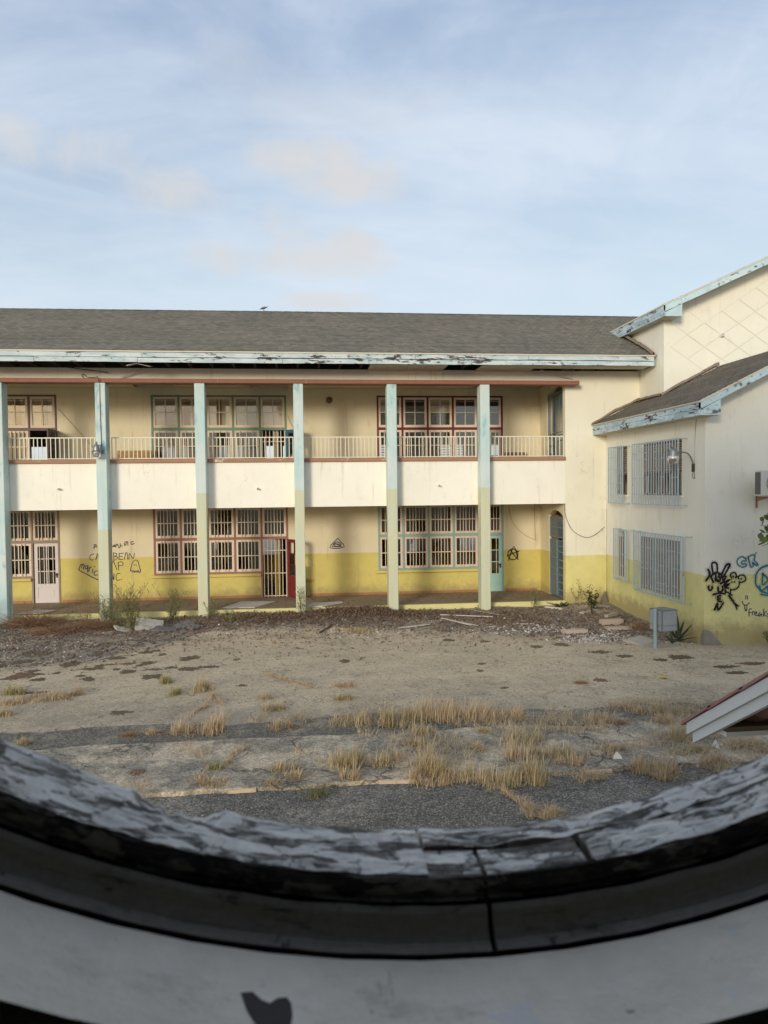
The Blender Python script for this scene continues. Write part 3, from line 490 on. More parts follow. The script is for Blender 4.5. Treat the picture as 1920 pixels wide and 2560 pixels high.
M['strip'] = strip_mat('cracked concrete and tar', (.235,.205,.158), (.52,.43,.305), .42, .60, .8)
M['gutter'] = strip_mat('dark tar gutter', (.15,.133,.105), (.33,.28,.205), .46, .66, .5)
M['road'] = strip_mat('dark stony asphalt', (.135,.124,.104), (.225,.20,.162), .46, .66, .3, .5)
def sheet(x0, x1, y0, y1, nx, ny, h):
    m = MB(); vs = []
    for j in range(ny+1):
        for i in range(nx+1):
            x = x0 + (x1-x0)*i/nx; y = y0 + (y1-y0)*j/ny; vs.append((x, y, h(x, y)))
    return m.add(vs, [(j*(nx+1)+i, j*(nx+1)+i+1, (j+1)*(nx+1)+i+1, (j+1)*(nx+1)+i) for j in range(ny) for i in range(nx)], smooth=True)
g = sheet(-14, 16, 9.0, 22.6, 190, 110, lambda x, y: gh(x, y) - (.03 if y < YG else 0))
# the courtyard sheet runs on to the horizon as a skirt of big quads
xs, ys = (-500, -14, 16, 500), (-300, 9.0, 22.6, 700)
for i in range(3):
    for j in range(3):
        if (i, j) == (1, 1): continue
        g.add([(xs[i], ys[j], -.045), (xs[i+1], ys[j], -.045), (xs[i+1], ys[j+1], -.045), (xs[i], ys[j+1], -.045)], [(0,1,2,3)])
go = structure('ground', g, M['ground'])
at_ = go.data.attributes.new('earth', 'FLOAT', 'POINT'); at_.data.foreach_set('value', [min(3, max(-3, v.co.y-earth_lim(v.co.x))) if -14.1 < v.co.x < 16.1 and v.co.y < 30 else (-3 if v.co.y < 30 else 3) for v in go.data.vertices])
rd = MB(); n = 120; A = []
for i in range(n+1):
    x = -14 + 30*i/n; A.append((x, YR - .02 + edge_wob(x, 1)*.4))
vs = [(x, 2.2, -.014) for x, y in A] + [(x, (2.2+y)/2, -.014 + .006*mnoise.noise((x, 1, 1))) for x, y in A] + [(x, y, -.014) for x, y in A]
rd.add(vs, [(r*(n+1)+i, r*(n+1)+i+1, (r+1)*(n+1)+i+1, (r+1)*(n+1)+i) for r in range(2) for i in range(n)], smooth=True)
structure('road', rd, M['road'])
st = MB(); nx, ny = 260, 20; vs = []
def strip_h(x, y): return .034 + .030*mnoise.noise((x*.8, y*.8, 9)) + .008*mnoise.noise((x*3, y*3, 2))
for j in range(ny+1):
    for i in range(nx+1):
        x = -14 + 30*i/nx; t = j/ny; ya = YR + edge_wob(x, 1)*.4; yb = YS + edge_wob(x, 2); y = ya + (yb-ya)*t
        z = strip_h(x, y) if 0 < j < ny else -.04
        if j == 1: y = ya + .012
        if j == ny-1: y = yb - .02
        vs.append((x, y, z))
st.add(vs, [(j*(nx+1)+i, j*(nx+1)+i+1, (j+1)*(nx+1)+i+1, (j+1)*(nx+1)+i) for j in range(ny) for i in range(nx)], smooth=False)
structure('raised_strip', st, M['strip'])
gt = MB(); n = 150; vs = []
for r, (f0) in enumerate((0, .5, 1)):
    for i in range(n+1):
        x = -14 + 30*i/n; a, b = YS + edge_wob(x, 2) - .01, YG + edge_wob(x, 5)*2.2 - .25*max(0, mnoise.noise((x*.3, 8, 8)))
        vs.append((x, a + (b-a)*f0, -.010 + .012*(f0 == 1) + .004*mnoise.noise((x*2, f0, 3))))
gt.add(vs, [(r*(n+1)+i, r*(n+1)+i+1, (r+1)*(n+1)+i+1, (r+1)*(n+1)+i) for r in range(2) for i in range(n)], smooth=True)
structure('gutter', gt, M['gutter'])
rng = random.Random(3)
kt = thing('kerb', (1, YR, 0), 'worn pinkish painted kerb line between the dark road and the raised strip', 'kerb')
x = -1.0
while x < 5.6:
    L = rng.uniform(.2, .8)
    if rng.random() < .62:
        b = MB(); ns = 10; vs = []
        for i in range(ns+1):
            xx = x + L*i/ns; yy = YR + edge_wob(xx, 1)*.4 - .012
            w0 = .040 + .03*mnoise.noise((xx*9, 1, 1)); h = .026 + .014*mnoise.noise((xx*7, 2, 2))
            vs += [(xx, yy-.02, -.03), (xx, yy-.012, h-.008), (xx, yy, h), (xx, yy+w0, h+.004), (xx, yy+w0+.01, -.03)]
        b.add(vs, [(i*5+q, (i+1)*5+q, (i+1)*5+q+1, i*5+q+1) for i in range(ns) for q in range(4)] + [(0,1,2,3,4), tuple(ns*5+q for q in (4,3,2,1,0))])
        part('kerb_stone', b, M['kerb_pink'] if not -.2 < x < .2 else M['stone_white'], kt)
    x += L + rng.uniform(.02, .35)

# ------------------------------------------------------------------ long school building
Y0, YB, YW = 22.0, 22.42, 24.9            # pillar front, balcony wall face, rear wall face
bl = thing('school_building', (0, YB, 0), 'long two storey cream and yellow building with blue pillars and a railed gallery', 'building')
XE = 8.127
BAYS = [(-10.46, .857, 3), (-4.93, .875, 5), (2.47, .868, 5)]      # left edge, column width, columns
bays = [(x0, w, n) for x0, w, n in BAYS]
lowh, uph = [], []
for x0, w, n in bays:
    lowh += [(x0, x0+w*(n-1), 1.05, 3.30), (x0+w*(n-1), x0+w*n, .23, 3.30)]
    uph += [(x0, x0+w*(n-1), 4.70, 6.95), (x0+w*(n-1), x0+w*n, 3.88, 6.95)]
part('wall', wall_y(-14, 9.6, .0, 3.55, YW, YW+.18, lowh), M['rear_wall'], bl, 'rear gallery wall, cream above a yellow band')
part('wall', wall_y(-14, 9.6, 3.55, 7.3, YW, YW+.18, uph), M['rear_wall'], bl)
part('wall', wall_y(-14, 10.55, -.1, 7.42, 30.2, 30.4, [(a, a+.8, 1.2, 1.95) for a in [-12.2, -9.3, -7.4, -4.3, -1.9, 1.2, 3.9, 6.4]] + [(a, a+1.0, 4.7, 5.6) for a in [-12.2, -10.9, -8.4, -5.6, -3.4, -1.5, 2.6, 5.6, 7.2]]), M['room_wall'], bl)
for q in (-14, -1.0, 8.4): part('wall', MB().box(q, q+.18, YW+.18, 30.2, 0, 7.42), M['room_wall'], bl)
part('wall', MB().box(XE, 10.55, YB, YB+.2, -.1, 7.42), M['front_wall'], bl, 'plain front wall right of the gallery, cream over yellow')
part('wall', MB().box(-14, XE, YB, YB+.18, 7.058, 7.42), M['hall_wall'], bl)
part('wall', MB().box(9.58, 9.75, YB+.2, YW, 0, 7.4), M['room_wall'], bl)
# end wall of the gallery with the two arched openings
def end_wall(z0, z1, ya, yb, spring, top):
    m = MB(); n = 10
    m.box(XE, XE+.2, yb, YW, z0, z1); m.box(XE, XE+.2, YB+.2, ya, z0, z1)
    arc = [(yb - (yb-ya)*i/n, spring + (top-spring)*math.sin(math.pi*i/n)**.8) for i in range(n+1)]
    for i in range(n):
        (a, za), (b, zb) = arc[i], arc[i+1]; m.prism([(a, za), (b, zb), (b, z1), (a, z1)], XE, XE+.2, 0)
    return m
part('wall', end_wall(.23, 3.30, YB+.22, 24.0, 2.88, 3.06), M['rear_wall'], bl)
part('wall', end_wall(3.88, 7.18, YB+.22, 24.15, 6.92, 7.10), M['rear_wall'], bl)
part('floor_slab', MB().box(-14, 9.6, YB+.14, 30.3, 3.30, 3.88), M['ceiling'], bl)
def tile_floor():
    m = NM('dusty clay floor tiles', .85, .2); x, y, z = m.xyz()
    b = m.n('ShaderNodeTexBrick', offset=0.0); m.put(b.inputs['Vector'], m.pos()); b.inputs['Scale'].default_value = 1.0; b.inputs['Brick Width'].default_value = .30; b.inputs['Row Height'].default_value = .30; b.inputs['Mortar Size'].default_value = .008
    b.inputs['Color1'].default_value = (.33,.25,.17,1); b.inputs['Color2'].default_value = (.28,.21,.145,1); b.inputs['Mortar'].default_value = (.12,.085,.055,1)
    d = m.step(m.noise(.8, 6, .66), .40, .58); c = m.mix(m.math('MULTIPLY_ADD', d, .6, .3), b.outputs[0], m.mix(m.noise(3, 6, .7), (.20,.16,.12), (.42,.335,.235)))
    m.col(c).bump(m.noise(9, 5, .7), .01, .4); return m.m
M['floor'] = tile_floor()
part('floor_slab', MB().box(-14, 9.6, YB+.13, 30.3, -.1, .23), M['floor'], bl)
part('platform_edge', MB().box(-14, XE, YB+.02, YB+.13, -.1, .234), M['kerb_yellow'], bl)
part('balcony_wall', MB().box(-14, XE, YB, YB+.14, 3.29, 4.64), M['balcony'], bl)
# pillars
PX = [-8.735, -5.912, -3.127, -.281, 2.491, 5.328]
for i, px in enumerate(PX):
    th = (-1.5, 2.72, 3.74, 3.80, 3.80, 3.82)[i]
    mm = pillar_mat('weathered pillar paint %d' % i, th)
    part('pillar', MB().rbox(px, px+.292, Y0, YB-.003, -.15, 6.93, .012), mm, bl, 'pillar painted pale blue all the way down' if i == 0 else None)
part('lintel', MB().rbox(-14, 8.43, Y0-.02, YB-.002, 6.932, 7.055, .012), M['lintel'], bl)
# ledges and railings between the pillars
ends = [-14] + [p for q in PX for p in (q, q+.292)] + [XE]
rb = mesh('baluster', MB().box(-.011, .011, -.011, .011, 0, .60), (0,0,0), M['rail'])
for i in range(0, len(ends)-1, 2):
    a, b = ends[i], ends[i+1]
    if i == 0: a = -9.8
    part('ledge', MB().rbox(a+.001, b-.001, YB-.06, YB+.19, 4.642, 4.755, .012), M['ledge'], bl)
    r = MB().box(a+.02, b-.02, YB+.05, YB+.085, 5.375, 5.405).box(a+.02, b-.02, YB+.055, YB+.08, 4.772, 4.795)
    r.box(a+.02, a+.045, YB+.05, YB+.08, 4.756, 5.375).box(b-.045, b-.02, YB+.05, YB+.08, 4.756, 5.375)
    ro = part('railing', r, M['rail'], bl)
    n = int(round((b-a-.06)/.121))
    for q in range(1, n):
        xx = a+.03+(b-a-.06)*q/n
        o = place('baluster', rb, ro, (xx + rng.uniform(-.006, .006), YB+.067, 4.782)); o.rotation_euler[1] = rng.gauss(0, .009)
    rng.random()
# ceiling boards of the gallery, some missing
x = -13.9
while x < XE:
    w = 1.22
    miss = -5.75 < x+.6 < -4.6 or -2.1 < x+.6 < -.9 or 5.6 < x+.6 < 8.3
    if not miss: part('ceiling_panel', MB().box(x+.004, min(x+w-.004, XE), YB+.2, YW-.003, 7.18, 7.20), M['ceiling'], bl)
    else: part('ceiling_panel', MB().box(x+.004, min(x+w-.004, XE), YB+.2, YW-1.0 if x < 4 else YB+.9, 7.18, 7.20), M['ceiling'], bl)
    x += w
part('loft_floor', MB().box(-14, 10.5, YB+.18, 30.2, 7.42, 7.46), M['dark_void'], bl)
for q in range(38):
    part('rafter', MB().box(-13.8+q*.62, -13.75+q*.62, 21.34, YB+.17, 7.425, 7.52), M['rafter'], bl)
# skirting tiles
tl = {}
def skirt(x0, x1):
    n = max(1, int((x1-x0)/.205)); w = (x1-x0)/n
    key = round(w, 3)
    if key not in tl: tl[key] = mesh('skirting_tile', MB().rbox(.003, w-.003, -.014, 0, 0, .085, .003), (0,0,0), M['tile_brown'])
    for q in range(n): place('skirting_tile', tl[key], bl, (x0+q*w, YW-.001, .231))
prev = -14
for x0, w, n in bays:
    if x0+w*(n-1) > -9.9: skirt(max(prev, -9.9), x0+w*(n-1)-.05)
    prev = x0+w*n+.05
skirt(prev, 8.0)

# windows -------------------------------------------------------------------------------------------
_cache = {}
def cmesh(key, fn, mat):
    if key not in _cache: _cache[key] = mesh(key[0], fn(), (0,0,0), mat)
    return _cache[key]
def window(root, x, w, z0, z1, y, smat, bars=0, state='clean', back=None, blind=0, seed=0):
    r = random.Random(seed); h = z1-z0; f = .075; mt = .028
    m = MB(); yy = y+.005
    m.rbox(0, f, 0, .05, 0, h, .006).rbox(w-f, w, 0, .05, 0, h, .006).rbox(f, w-f, .002, .048, 0, f+.01, .006).rbox(f, w-f, .002, .048, h-f, h, .006)
    m.box(w/2-mt/2, w/2+mt/2, .008, .042, f+.01, h-f); m.box(f, w-f, .010, .040, h/2-mt/2, h/2+mt/2)
    o = place('window', _cache.setdefault(('window', round(w,3), round(h,3), smat.name), None) or mesh('window', m, (0,0,0), smat), root, (x, yy, z0))
    _cache[('window', round(w,3), round(h,3), smat.name)] = o.data
    pw, ph = (w-2*f-mt)/2, (h-2*f-mt)/2
    for i in range(2):
        for j in range(2):
            px, pz = x+f+i*(pw+mt), z0+f+.005+j*(ph+mt)
            st = state
            if state == 'broken': st = r.choice(['gone', 'shard', 'shard', 'clean', 'dirty'])
            if st in ('clean', 'dirty'):
                g = cmesh(('pane', round(pw,3), round(ph,3), st), lambda: MB().box(0, pw, 0, .004, 0, ph), M['glass' if st == 'clean' else 'glass_dirty'])
                place('pane', g, o, (px, yy+.022, pz))
            elif st == 'shard':
                b = MB(); per = [(0,0),(pw,0),(pw,ph),(0,ph)]; c = (pw*r.uniform(.35,.65), ph*r.uniform(.4,.75)); k0 = r.randrange(4)
                poly = []
                for k in range(3):
                    p = per[(k0+k) % 4]; poly.append(p)
                a = per[(k0+2) % 4]; e = per[k0]; q = 5
                inner = [(a[0]+(e[0]-a[0])*t/q + (c[0]-pw/2)*.9*math.sin(math.pi*t/q) + r.uniform(-.05,.05), a[1]+(e[1]-a[1])*t/q + (c[1]-ph/2)*.9*math.sin(math.pi*t/q) + r.uniform(-.06,.06)) for t in range(1, q)]
                poly += [(min(max(u,0),pw), min(max(v,0),ph)) for u, v in inner]
                b.prism([(px+u, pz+v) for u, v in poly], yy+.022, yy+.026, 1)
                part('pane', b, M[r.choice(['glass', 'glass_dirty'])], o, 'broken pane')
    if bars:
        bm = cmesh(('bar', round(h,3)), lambda: MB().box(-.011, .011, -.011, .011, .02, h-.02), M['bar'])
        for q in range(bars):
            place('bar', bm, o, (x+f+.01+(w-2*f-.02)*((1/6, 1/3, 2/3, 5/6)[q] if bars == 4 else (q+.5)/bars), yy-.03, z0))
        part('bar', MB().box(x+.03, x+w-.03, yy-.028, yy-.022, z0+h/2-.014, z0+h/2+.014), M['bar'], o)
    if back: part('curtain', MB().box(x+.02, x+w-.02, yy+.055, yy+.058, z0+(.5*h if back == 'half' else 0)+.02, z1-.02), M['curtain'] if back == 'half' else back, o)
    if back is not None and not isinstance(back, str) and r.random() < .45:
        xa = x+w*r.uniform(.1,.6); part('curtain', MB().box(xa, min(xa+w*r.uniform(.10,.35), x+w-.03), yy+.048, yy+.052, z0+.03, z1-.03), M[r.choice(['curtain_brown', 'curtain_dull'])], o)
    if blind:
        b = MB()
        for q in range(blind): 
            z = z0+.1+(h*.5)*q/blind; b.add([(x+.06, yy+.08, z), (x+w-.06, yy+.08, z), (x+w-.06, yy+.11, z+.03), (x+.06, yy+.11, z+.03)], [(0,1,2,3)])
        part('blind', b, M['blind'], o, kind='stuff')
    return o
def bay_frame(root, x0, w, n, zt, ztr, zsill, zdoor, mat):
    m = MB(); p = .055; y0, y1 = YW-.02, YW+.10
    for i in range(n+1):
        xc = x0+w*i; zl = zsill if i < n-1 else zdoor
        a, b = (xc, xc+p) if i == 0 else (xc-p, xc) if i == n else (xc-p/2, xc+p/2)
        m.box(a, b, y0, y1, zl, zt)
        if i < n:
            c = x0+w*(i+1); a2 = b; b2 = c-p/2 if i < n-1 else c-p
            m.box(a2, b2, y0+.003, y1, ztr-.04, ztr+.04); m.box(a2, b2, y0+.003, y1, zt-.05, zt-.001)
            if i < n-1: m.box(a2, b2, y0+.003, y1, zsill, zsill+.05)
    return part('window_frame', m, mat, root)
fm_low = ['frame_mauve', 'frame_brick', 'frame_teal']; fm_up = ['frame_purple', 'frame_green', 'frame_maroon']
sm_low = ['sash', 'sash_light', 'sash_pink']
p = .055
for b, (x0, w, n) in enumerate(bays):
    bay_frame(bl, x0, w, n, 3.295, 2.215, 1.05, .232, M[fm_low[b]])
    bay_frame(bl, x0, w, n, 6.948, 5.84, 4.70, 3.882, M[fm_up[b]])
    part('window_sill', MB().rbox(x0-.10, x0+w*(n-1)-.03, YW-.10, YW-.001, .955, 1.048, .012), M['rear_wall'], bl)
    for i in range(n):
        a = x0+w*i+(p if i == 0 else p/2)+.002; e = x0+w*(i+1)-(p if i == n-1 else p/2)-.002
        sd_ = b*100+i*7+5
        window(bl, a, e-a, 2.258, 3.24, YW, M[sm_low[b]], 4, 'dirty' if (i+b) % 3 else 'broken', None, 0, sd_)
        if i < n-1: window(bl, a, e-a, 1.104, 2.172, YW, M[('sash_light', 'sash_light', 'sash_pink')[b]], 4, 'broken', None, 0, sd_+1)
        bk = M[('curtain', 'curtain_dull', 'curtain')[(i+b) % 3]] if b < 2 else None
        window(bl, a, e-a, 5.884, 6.894, YW, M[('sash', 'sash', 'sash_light')[b]], 0, 'clean', None if b == 2 and i not in (0, 2) else ('half' if b == 2 else bk), 9 if b == 2 and i in (0, 1, 2) else 0, sd_+2)
        if i < n-1: window(bl, a, e-a, 4.754, 5.796, YW, M[('sash', 'sash', 'sash_light')[b]], 3 if b else 5, 'dirty' if b < 2 else 'clean', M['curtain'] if b == 0 else None, 6 if b == 2 else 0, sd_+3)
def door(root, hx, hy, z0, w, h, ang, mat, rows, zg0, cols=2, bars=0, label=None, handle=True, glassy='dirty', frame=.10):
    """door leaf with its hinge at (hx, hy); ang = turn of the leaf about the hinge, 0 = along +x"""
    D = Matrix.Translation((hx, hy, z0)) @ Matrix.Rotation(ang, 4, 'Z')
    def bx(m, x0, x1, y0, y1, za, zb): return m.xbox(D @ Matrix.Translation(((x0+x1)/2, (y0+y1)/2, (za+zb)/2)), x1-x0, y1-y0, zb-za)
    m = MB(); t = .042; mt = .03
    bx(m, 0, frame, 0, t, 0, h); bx(m, w-frame, w, 0, t, 0, h); bx(m, frame, w-frame, .001, t-.001, h-frame, h); bx(m, frame, w-frame, .001, t-.001, 0, .14)
    bx(m, frame, w-frame, .001, t-.001, zg0-.12, zg0); bx(m, frame, w-frame, .012, t-.012, .14, zg0-.12)
    bx(m, frame+.05, w-frame-.05, .006, .012, .20, zg0-.18)
    gh_ = h-frame-zg0
    for i in range(1, cols): xx = frame+(w-2*frame)*i/cols; bx(m, xx-mt/2, xx+mt/2, .008, t-.008, zg0, h-frame)
    for j in range(1, rows): zz_ = zg0+gh_*j/rows; bx(m, frame, w-frame, .010, t-.010, zz_-mt/2, zz_+mt/2)
    o = part('door', m, mat, root, label)
    r = random.Random(int(hx*100))
    for i in range(cols):
        for j in range(rows):
            if glassy == 'broken' and r.random() < .4: continue
            g = MB(); x0_ = frame+(w-2*frame)*i/cols+mt/2; x1_ = frame+(w-2*frame)*(i+1)/cols-mt/2
            bx(g, x0_, x1_, .018, .022, zg0+gh_*j/rows+mt/2, zg0+gh_*(j+1)/rows-mt/2)
            part('pane', g, M['glass_dirty' if r.random() < .6 else 'glass'], o)
    for q in range(bars):
        g = MB(); xx = frame+(w-2*frame)*(q+.5)/bars; bx(g, xx-.010, xx+.010, -.020, -.002, zg0-.02, h-frame+.02); part('bar', g, M['bar'], o)
    if handle:
        g = MB(); bx(g, w-frame+.02, w-.03, -.012, 0, h*.42, h*.50); bx(g, w-frame-.03, w-.04, -.05, -.014, h*.465, h*.485); bx(g, w-.055, w-.04, -.05, -.012, h*.465, h*.485); part('handle', g, M['iron'], o)
    return o
xA, xB, xC = -10.46+.857*3, -4.93+.875*5, 2.47+.868*5
door(bl, xA-.055-.745, YW+.015, .235, .745, 1.93, 0, M['door_white'], 3, .62, 2, 4, 'lilac white glazed door with bars', True, 'broken')
door(bl, xB-.03, YW-.03, .24, .80, 1.93, R(-57), M['door_red'], 3, .72, 2, 0, 'dark red door standing open', True, 'broken')
door(bl, xC-.055-.755, YW+.015, .235, .755, 1.93, 0, M['door_teal'], 3, .62, 2, 3, 'pale teal door with bars', True, 'broken')
door(bl, xA-.02, YW-.03, 3.90, .78, 1.90, R(-92), M['door_dark'], 2, .75, 2, 0, 'weathered plum door standing open', True)
door(bl, xB-.02, YW-.03, 3.90, .80, 1.90, R(-52), M['door_blue'], 3, .72, 2, 0, 'blue door standing open', True, 'broken')
door(bl, xC-.055-.755, YW+.015, 3.90, .755, 1.90, 0, M['door_pink'], 3, .62, 2, 3, None, True)
# barred gates in the two open doorways
for (x1, z0, h, nb) in ((xB, .26, 1.90, 7), (xB, 3.92, 1.86, 7)):
    x0 = x1-.875+.06; w = .76
    g = MB().box(x0, x0+w, YW+.02, YW+.036, z0, z0+.03).box(x0, x0+w, YW+.02, YW+.036, z0+h*.40, z0+h*.40+.03).box(x0, x0+w, YW+.02, YW+.036, z0+h*.80, z0+h*.80+.03)
    gg = part('barred_gate', g, M['bar'], bl)
    for q in range(nb):
        xx = x0+.015+(w-.03)*q/(nb-1); part('bar', MB().box(xx-.011, xx+.011, YW-.003, YW+.019, z0-.02, z0+h), M['bar'], gg)
# blue iron gates in the arched end openings
def gate(ya, yb, z0, z1, nb, hbars, name='iron_gate', xo=0.0, lab=None, mat='gate_dark'):
    X = XE+.02+xo; fr = .03
    g = MB().box(X, X+.04, ya, ya+fr, z0, z1).box(X, X+.04, yb-fr, yb, z0, z1).box(X+.002, X+.038, ya+fr, yb-fr, z0, z0+fr).box(X+.002, X+.038, ya+fr, yb-fr, z1-fr, z1)
    for zz_ in hbars: g.box(X+.004, X+.036, ya+fr, yb-fr, zz_-.018, zz_+.018)
    o = part(name, g, M[mat], bl, lab)
    for q in range(nb):
        yy = ya+fr+(yb-ya-2*fr)*(q+.5)/nb; part('bar', MB().box(X+.014, X+.026, yy-.006, yy+.006, z0+fr, z1-fr), M[mat], o)
    return o
gate(23.32, 23.98, .28, 2.10, 6, (1.50, 1.15, .95), lab='left leaf of the iron gate, boarded behind')
gate(22.66, 23.30, .28, 2.10, 5, (.5, .74, .98, 1.22, 1.46, 1.72, 1.9), lab='right leaf of the iron gate with many cross bars')
gate(22.66, 23.98, 2.17, 2.84, 11, (2.5,), lab='fixed iron grille above the gate')
gate(22.66, 24.12, 5.55, 6.86, 10, (), lab='upper iron grille under the arch')
gate(23.40, 24.12, 3.92, 5.50, 5, (4.9, 5.2)); gate(22.66, 23.36, 3.92, 5.50, 5, (4.8, 5.3))
part('backing_board', MB().box(XE+.075, XE+.09, 23.30, 23.98, .30, 2.9), M['plywood'], bl)
# drain spouts
for (sx, sz) in ((-7.075, 3.90), (-1.374, 3.852), (4.116, 3.892)):
    b = MB(); D = Matrix.Translation((sx, YB-.14, sz)) @ Matrix.Rotation(R(-90), 4, 'X')
    b.lathe([(.026, .14), (.026, 0), (.019, 0), (.019, .1), (.0, .1)], D, 12); b.lathe([(.04, .14), (.04, .125), (.026, .120)], D, 12)
    part('drain_spout', b, M['white_plastic'], bl)

# roofs ---------------------------------------------------------------------------------------------
def shingles(o, u, v, nrm, lu, lv, tab=.16, course=.14, seed=1, clip=None):
    r = random.Random(seed); o, u, v, nrm = Vector(o), Vector(u).normalized(), Vector(v).normalized(), Vector(nrm).normalized(); m = MB()
    nv = int(lv/course)
    for j in range(nv):
        t0, t1 = j*course, min((j+1)*course+.02, lv); ct = r.gauss(0, .09); off = (j % 2)*tab/2 + r.uniform(-.01, .01); k = -1
        while True:
            k += 1; a = k*tab - off; e = a + tab - .009
            if a >= lu: break
            a = max(a, 0); e = min(e, lu)
            if e-a < .02: continue
            if clip and not clip(o + u*((a+e)/2) + v*((t0+t1)/2)): continue
            h = .015 + r.uniform(0, .006); sg = r.uniform(-.004, .004)
            p0, p1 = o+u*a+v*(t0+sg)+nrm*h, o+u*e+v*(t0+sg)+nrm*h; p2, p3 = o+u*e+v*t1+nrm*.003, o+u*a+v*t1+nrm*.003
            m.add([p0, p1, p2, p3, o+u*a+v*(t0+sg)+nrm*.001, o+u*e+v*(t0+sg)+nrm*.001], [(0,1,2,3), (4,5,1,0)], tint=max(0, min(1, r.gauss(.5, .20)+ct)))
    return m
SL = .46; ez, ey, ry = 7.705, 21.27, 26.4; rz = ez + SL*(ry-ey)
nrm = Vector((0, -SL, 1)).normalized()
rf = MB().add([(-14,ey,ez),(10.55,ey,ez),(10.55,ry,rz),(-14,ry,rz-.06)], [(0,1,2,3)])
rf.add([(-14,ry,rz-.06),(16,ry,rz),(16,31.6,7.6),(-14,31.6,7.6)], [(0,1,2,3)]); rf.add([(10.55,24.3,ez+SL*(24.3-ey)),(16,24.3,ez+SL*(24.3-ey)),(16,ry,rz),(10.55,ry,rz)], [(0,1,2,3)])
roof = part('roof', rf, M['deck'], bl)
sh = shingles((-13.0, ey, ez), (1,0,0), (0, 1, SL), nrm, 23.55, math.hypot(ry-ey, rz-ez), .16, .14, 5)
sh.v = [(x, y, z - .05*max(0, -x/13)*(y-ey)/(ry-ey)) for x, y, z in sh.v]
s2_ = shingles((10.55, 24.3, ez+SL*(24.3-ey)), (1,0,0), (0, 1, SL), nrm, 3.2, math.hypot(ry-24.3, SL*(ry-24.3)), .16, .14, 6); sh.add(s2_.v, s2_.f); sh.tint[-len(s2_.f):] = s2_.tint
part('shingles', sh, M['shingle'], roof, kind='stuff')
rc = MB(); n = 70
for i in range(n):
    a = -13 + 25.5*i/n; b_ = a + 25.5/n - .012; za = rz + .018 - .05*max(0, -a/13); 
    rc.add([(a, ry-.13, za-.052), (b_, ry-.13, za-.052), (b_, ry, za), (a, ry, za+.006), (a, ry+.13, za-.052), (b_, ry+.13, za-.052)], [(0,1,2,3), (3,2,5,4)], tint=rng.uniform(.2,.7))
part('ridge_cap', rc, M['shingle'], roof)
for (z0, z1, yy, xs_) in ((7.545, 7.672, 21.245, [-14, -9.2, -4.42, -1.1, 3.25, 6.6, 10.46]), (7.402, 7.530, 21.262, [-14, -7.3, -4.55, -.55, 1.9, 4.9, 7.6, 10.46])):
    for a, b_ in zip(xs_[:-1], xs_[1:]):
        m = MB(); n = 12; t0, t1 = rng.uniform(-.010, .010), rng.uniform(-.010, .010); vs = []
        for i in range(n+1):
            x = a+.005+(b_-a-.01)*i/n; dz = t0+(t1-t0)*i/n + .004*mnoise.noise((x*1.7, z0, 0)); e1 = .006*mnoise.noise((x*6, z0, 5)); e2 = .006*mnoise.noise((x*6, z0, 9))
            vs += [(x, yy, z0+dz+e1), (x, yy, z1+dz+e2), (x, yy+.025, z1+dz+e2), (x, yy+.025, z0+dz+e1)]
        m.add(vs, [(i*4+q, i*4+(q+1) % 4, (i+1)*4+(q+1) % 4, (i+1)*4+q) for i in range(n) for q in range(4)] + [(3,2,1,0), tuple(n*4+q for q in range(4))])
        part('fascia_board', m, M['fascia'], bl)
xs_ = [-14, -8.5, -3.3, .4, 3.9, 7.6, 10.5]
for a, b_ in zip(xs_[:-1], xs_[1:]): part('drip_edge', MB().box(a+.004, b_-.004, 21.228, 21.30, 7.678, 7.712), M['drip'], bl)
part('fascia_board', MB().box(10.463, 10.49, 21.25, 22.41, 7.402, 7.672), M['fascia_side'], bl)
part('fascia_backing', MB().box(-14, 10.46, 21.29, 21.33, 7.404, 7.68), M['rafter'], bl)
# ribbed soffit panels: present in places, missing elsewhere
def soffit_panel(x0, x1, y0=21.345, y1=YB-.004, z=7.405, tilt=0.0):
    m = MB(); n = int((x1-x0)/.10)
    for i in range(n):
        a = x0+(x1-x0)*i/n; e = x0+(x1-x0)*(i+1)/n-.012; m.box(a, e, y0, y1, z-.012, z)
    m.box(x0, x1, y0, y1, z+.001, z+.006)
    if tilt: m.v = [(x, y, zz_ - tilt*(x-x0)) for x, y, zz_ in m.v]
    return part('soffit_panel', m, M['soffit'], bl)
for a, e in ((1.95, 3.1), (3.1, 4.25), (5.25, 6.4), (6.4, 6.98), (-14, -12.0)): soffit_panel(a, e-.01)
soffit_panel(7.0, 10.4, 21.345, 21.9, 7.41)
part('soffit_panel', MB().xbox(Matrix.Translation((-4.45, 21.55, 7.37)) @ Matrix.Rotation(R(12), 4, 'Y') @ Matrix.Rotation(R(8), 4, 'X'), .45, .35, .012), M['soffit'], bl, 'loose soffit panel hanging down')
part('soffit_panel', MB().xbox(Matrix.Translation((-4.75, 21.5, 7.37)) @ Matrix.Rotation(R(-14), 4, 'Y'), .3, .12, .012), M['white_board'], bl)
part('hanging_batten', MB().tube([(-4.62, 22.2, 7.36), (-5.35, 22.38, 7.08)], .016, 5), M['lath'], bl)
part('hanging_batten', MB().tube([(-6.7, 22.1, 7.38), (-5.6, 22.3, 7.27)], .012, 5), M['rafter'], bl)
part('hanging_batten', MB().tube([(7.2, 22.0, 7.38), (8.35, 22.38, 7.16)], .013, 5), M['lath'], bl)
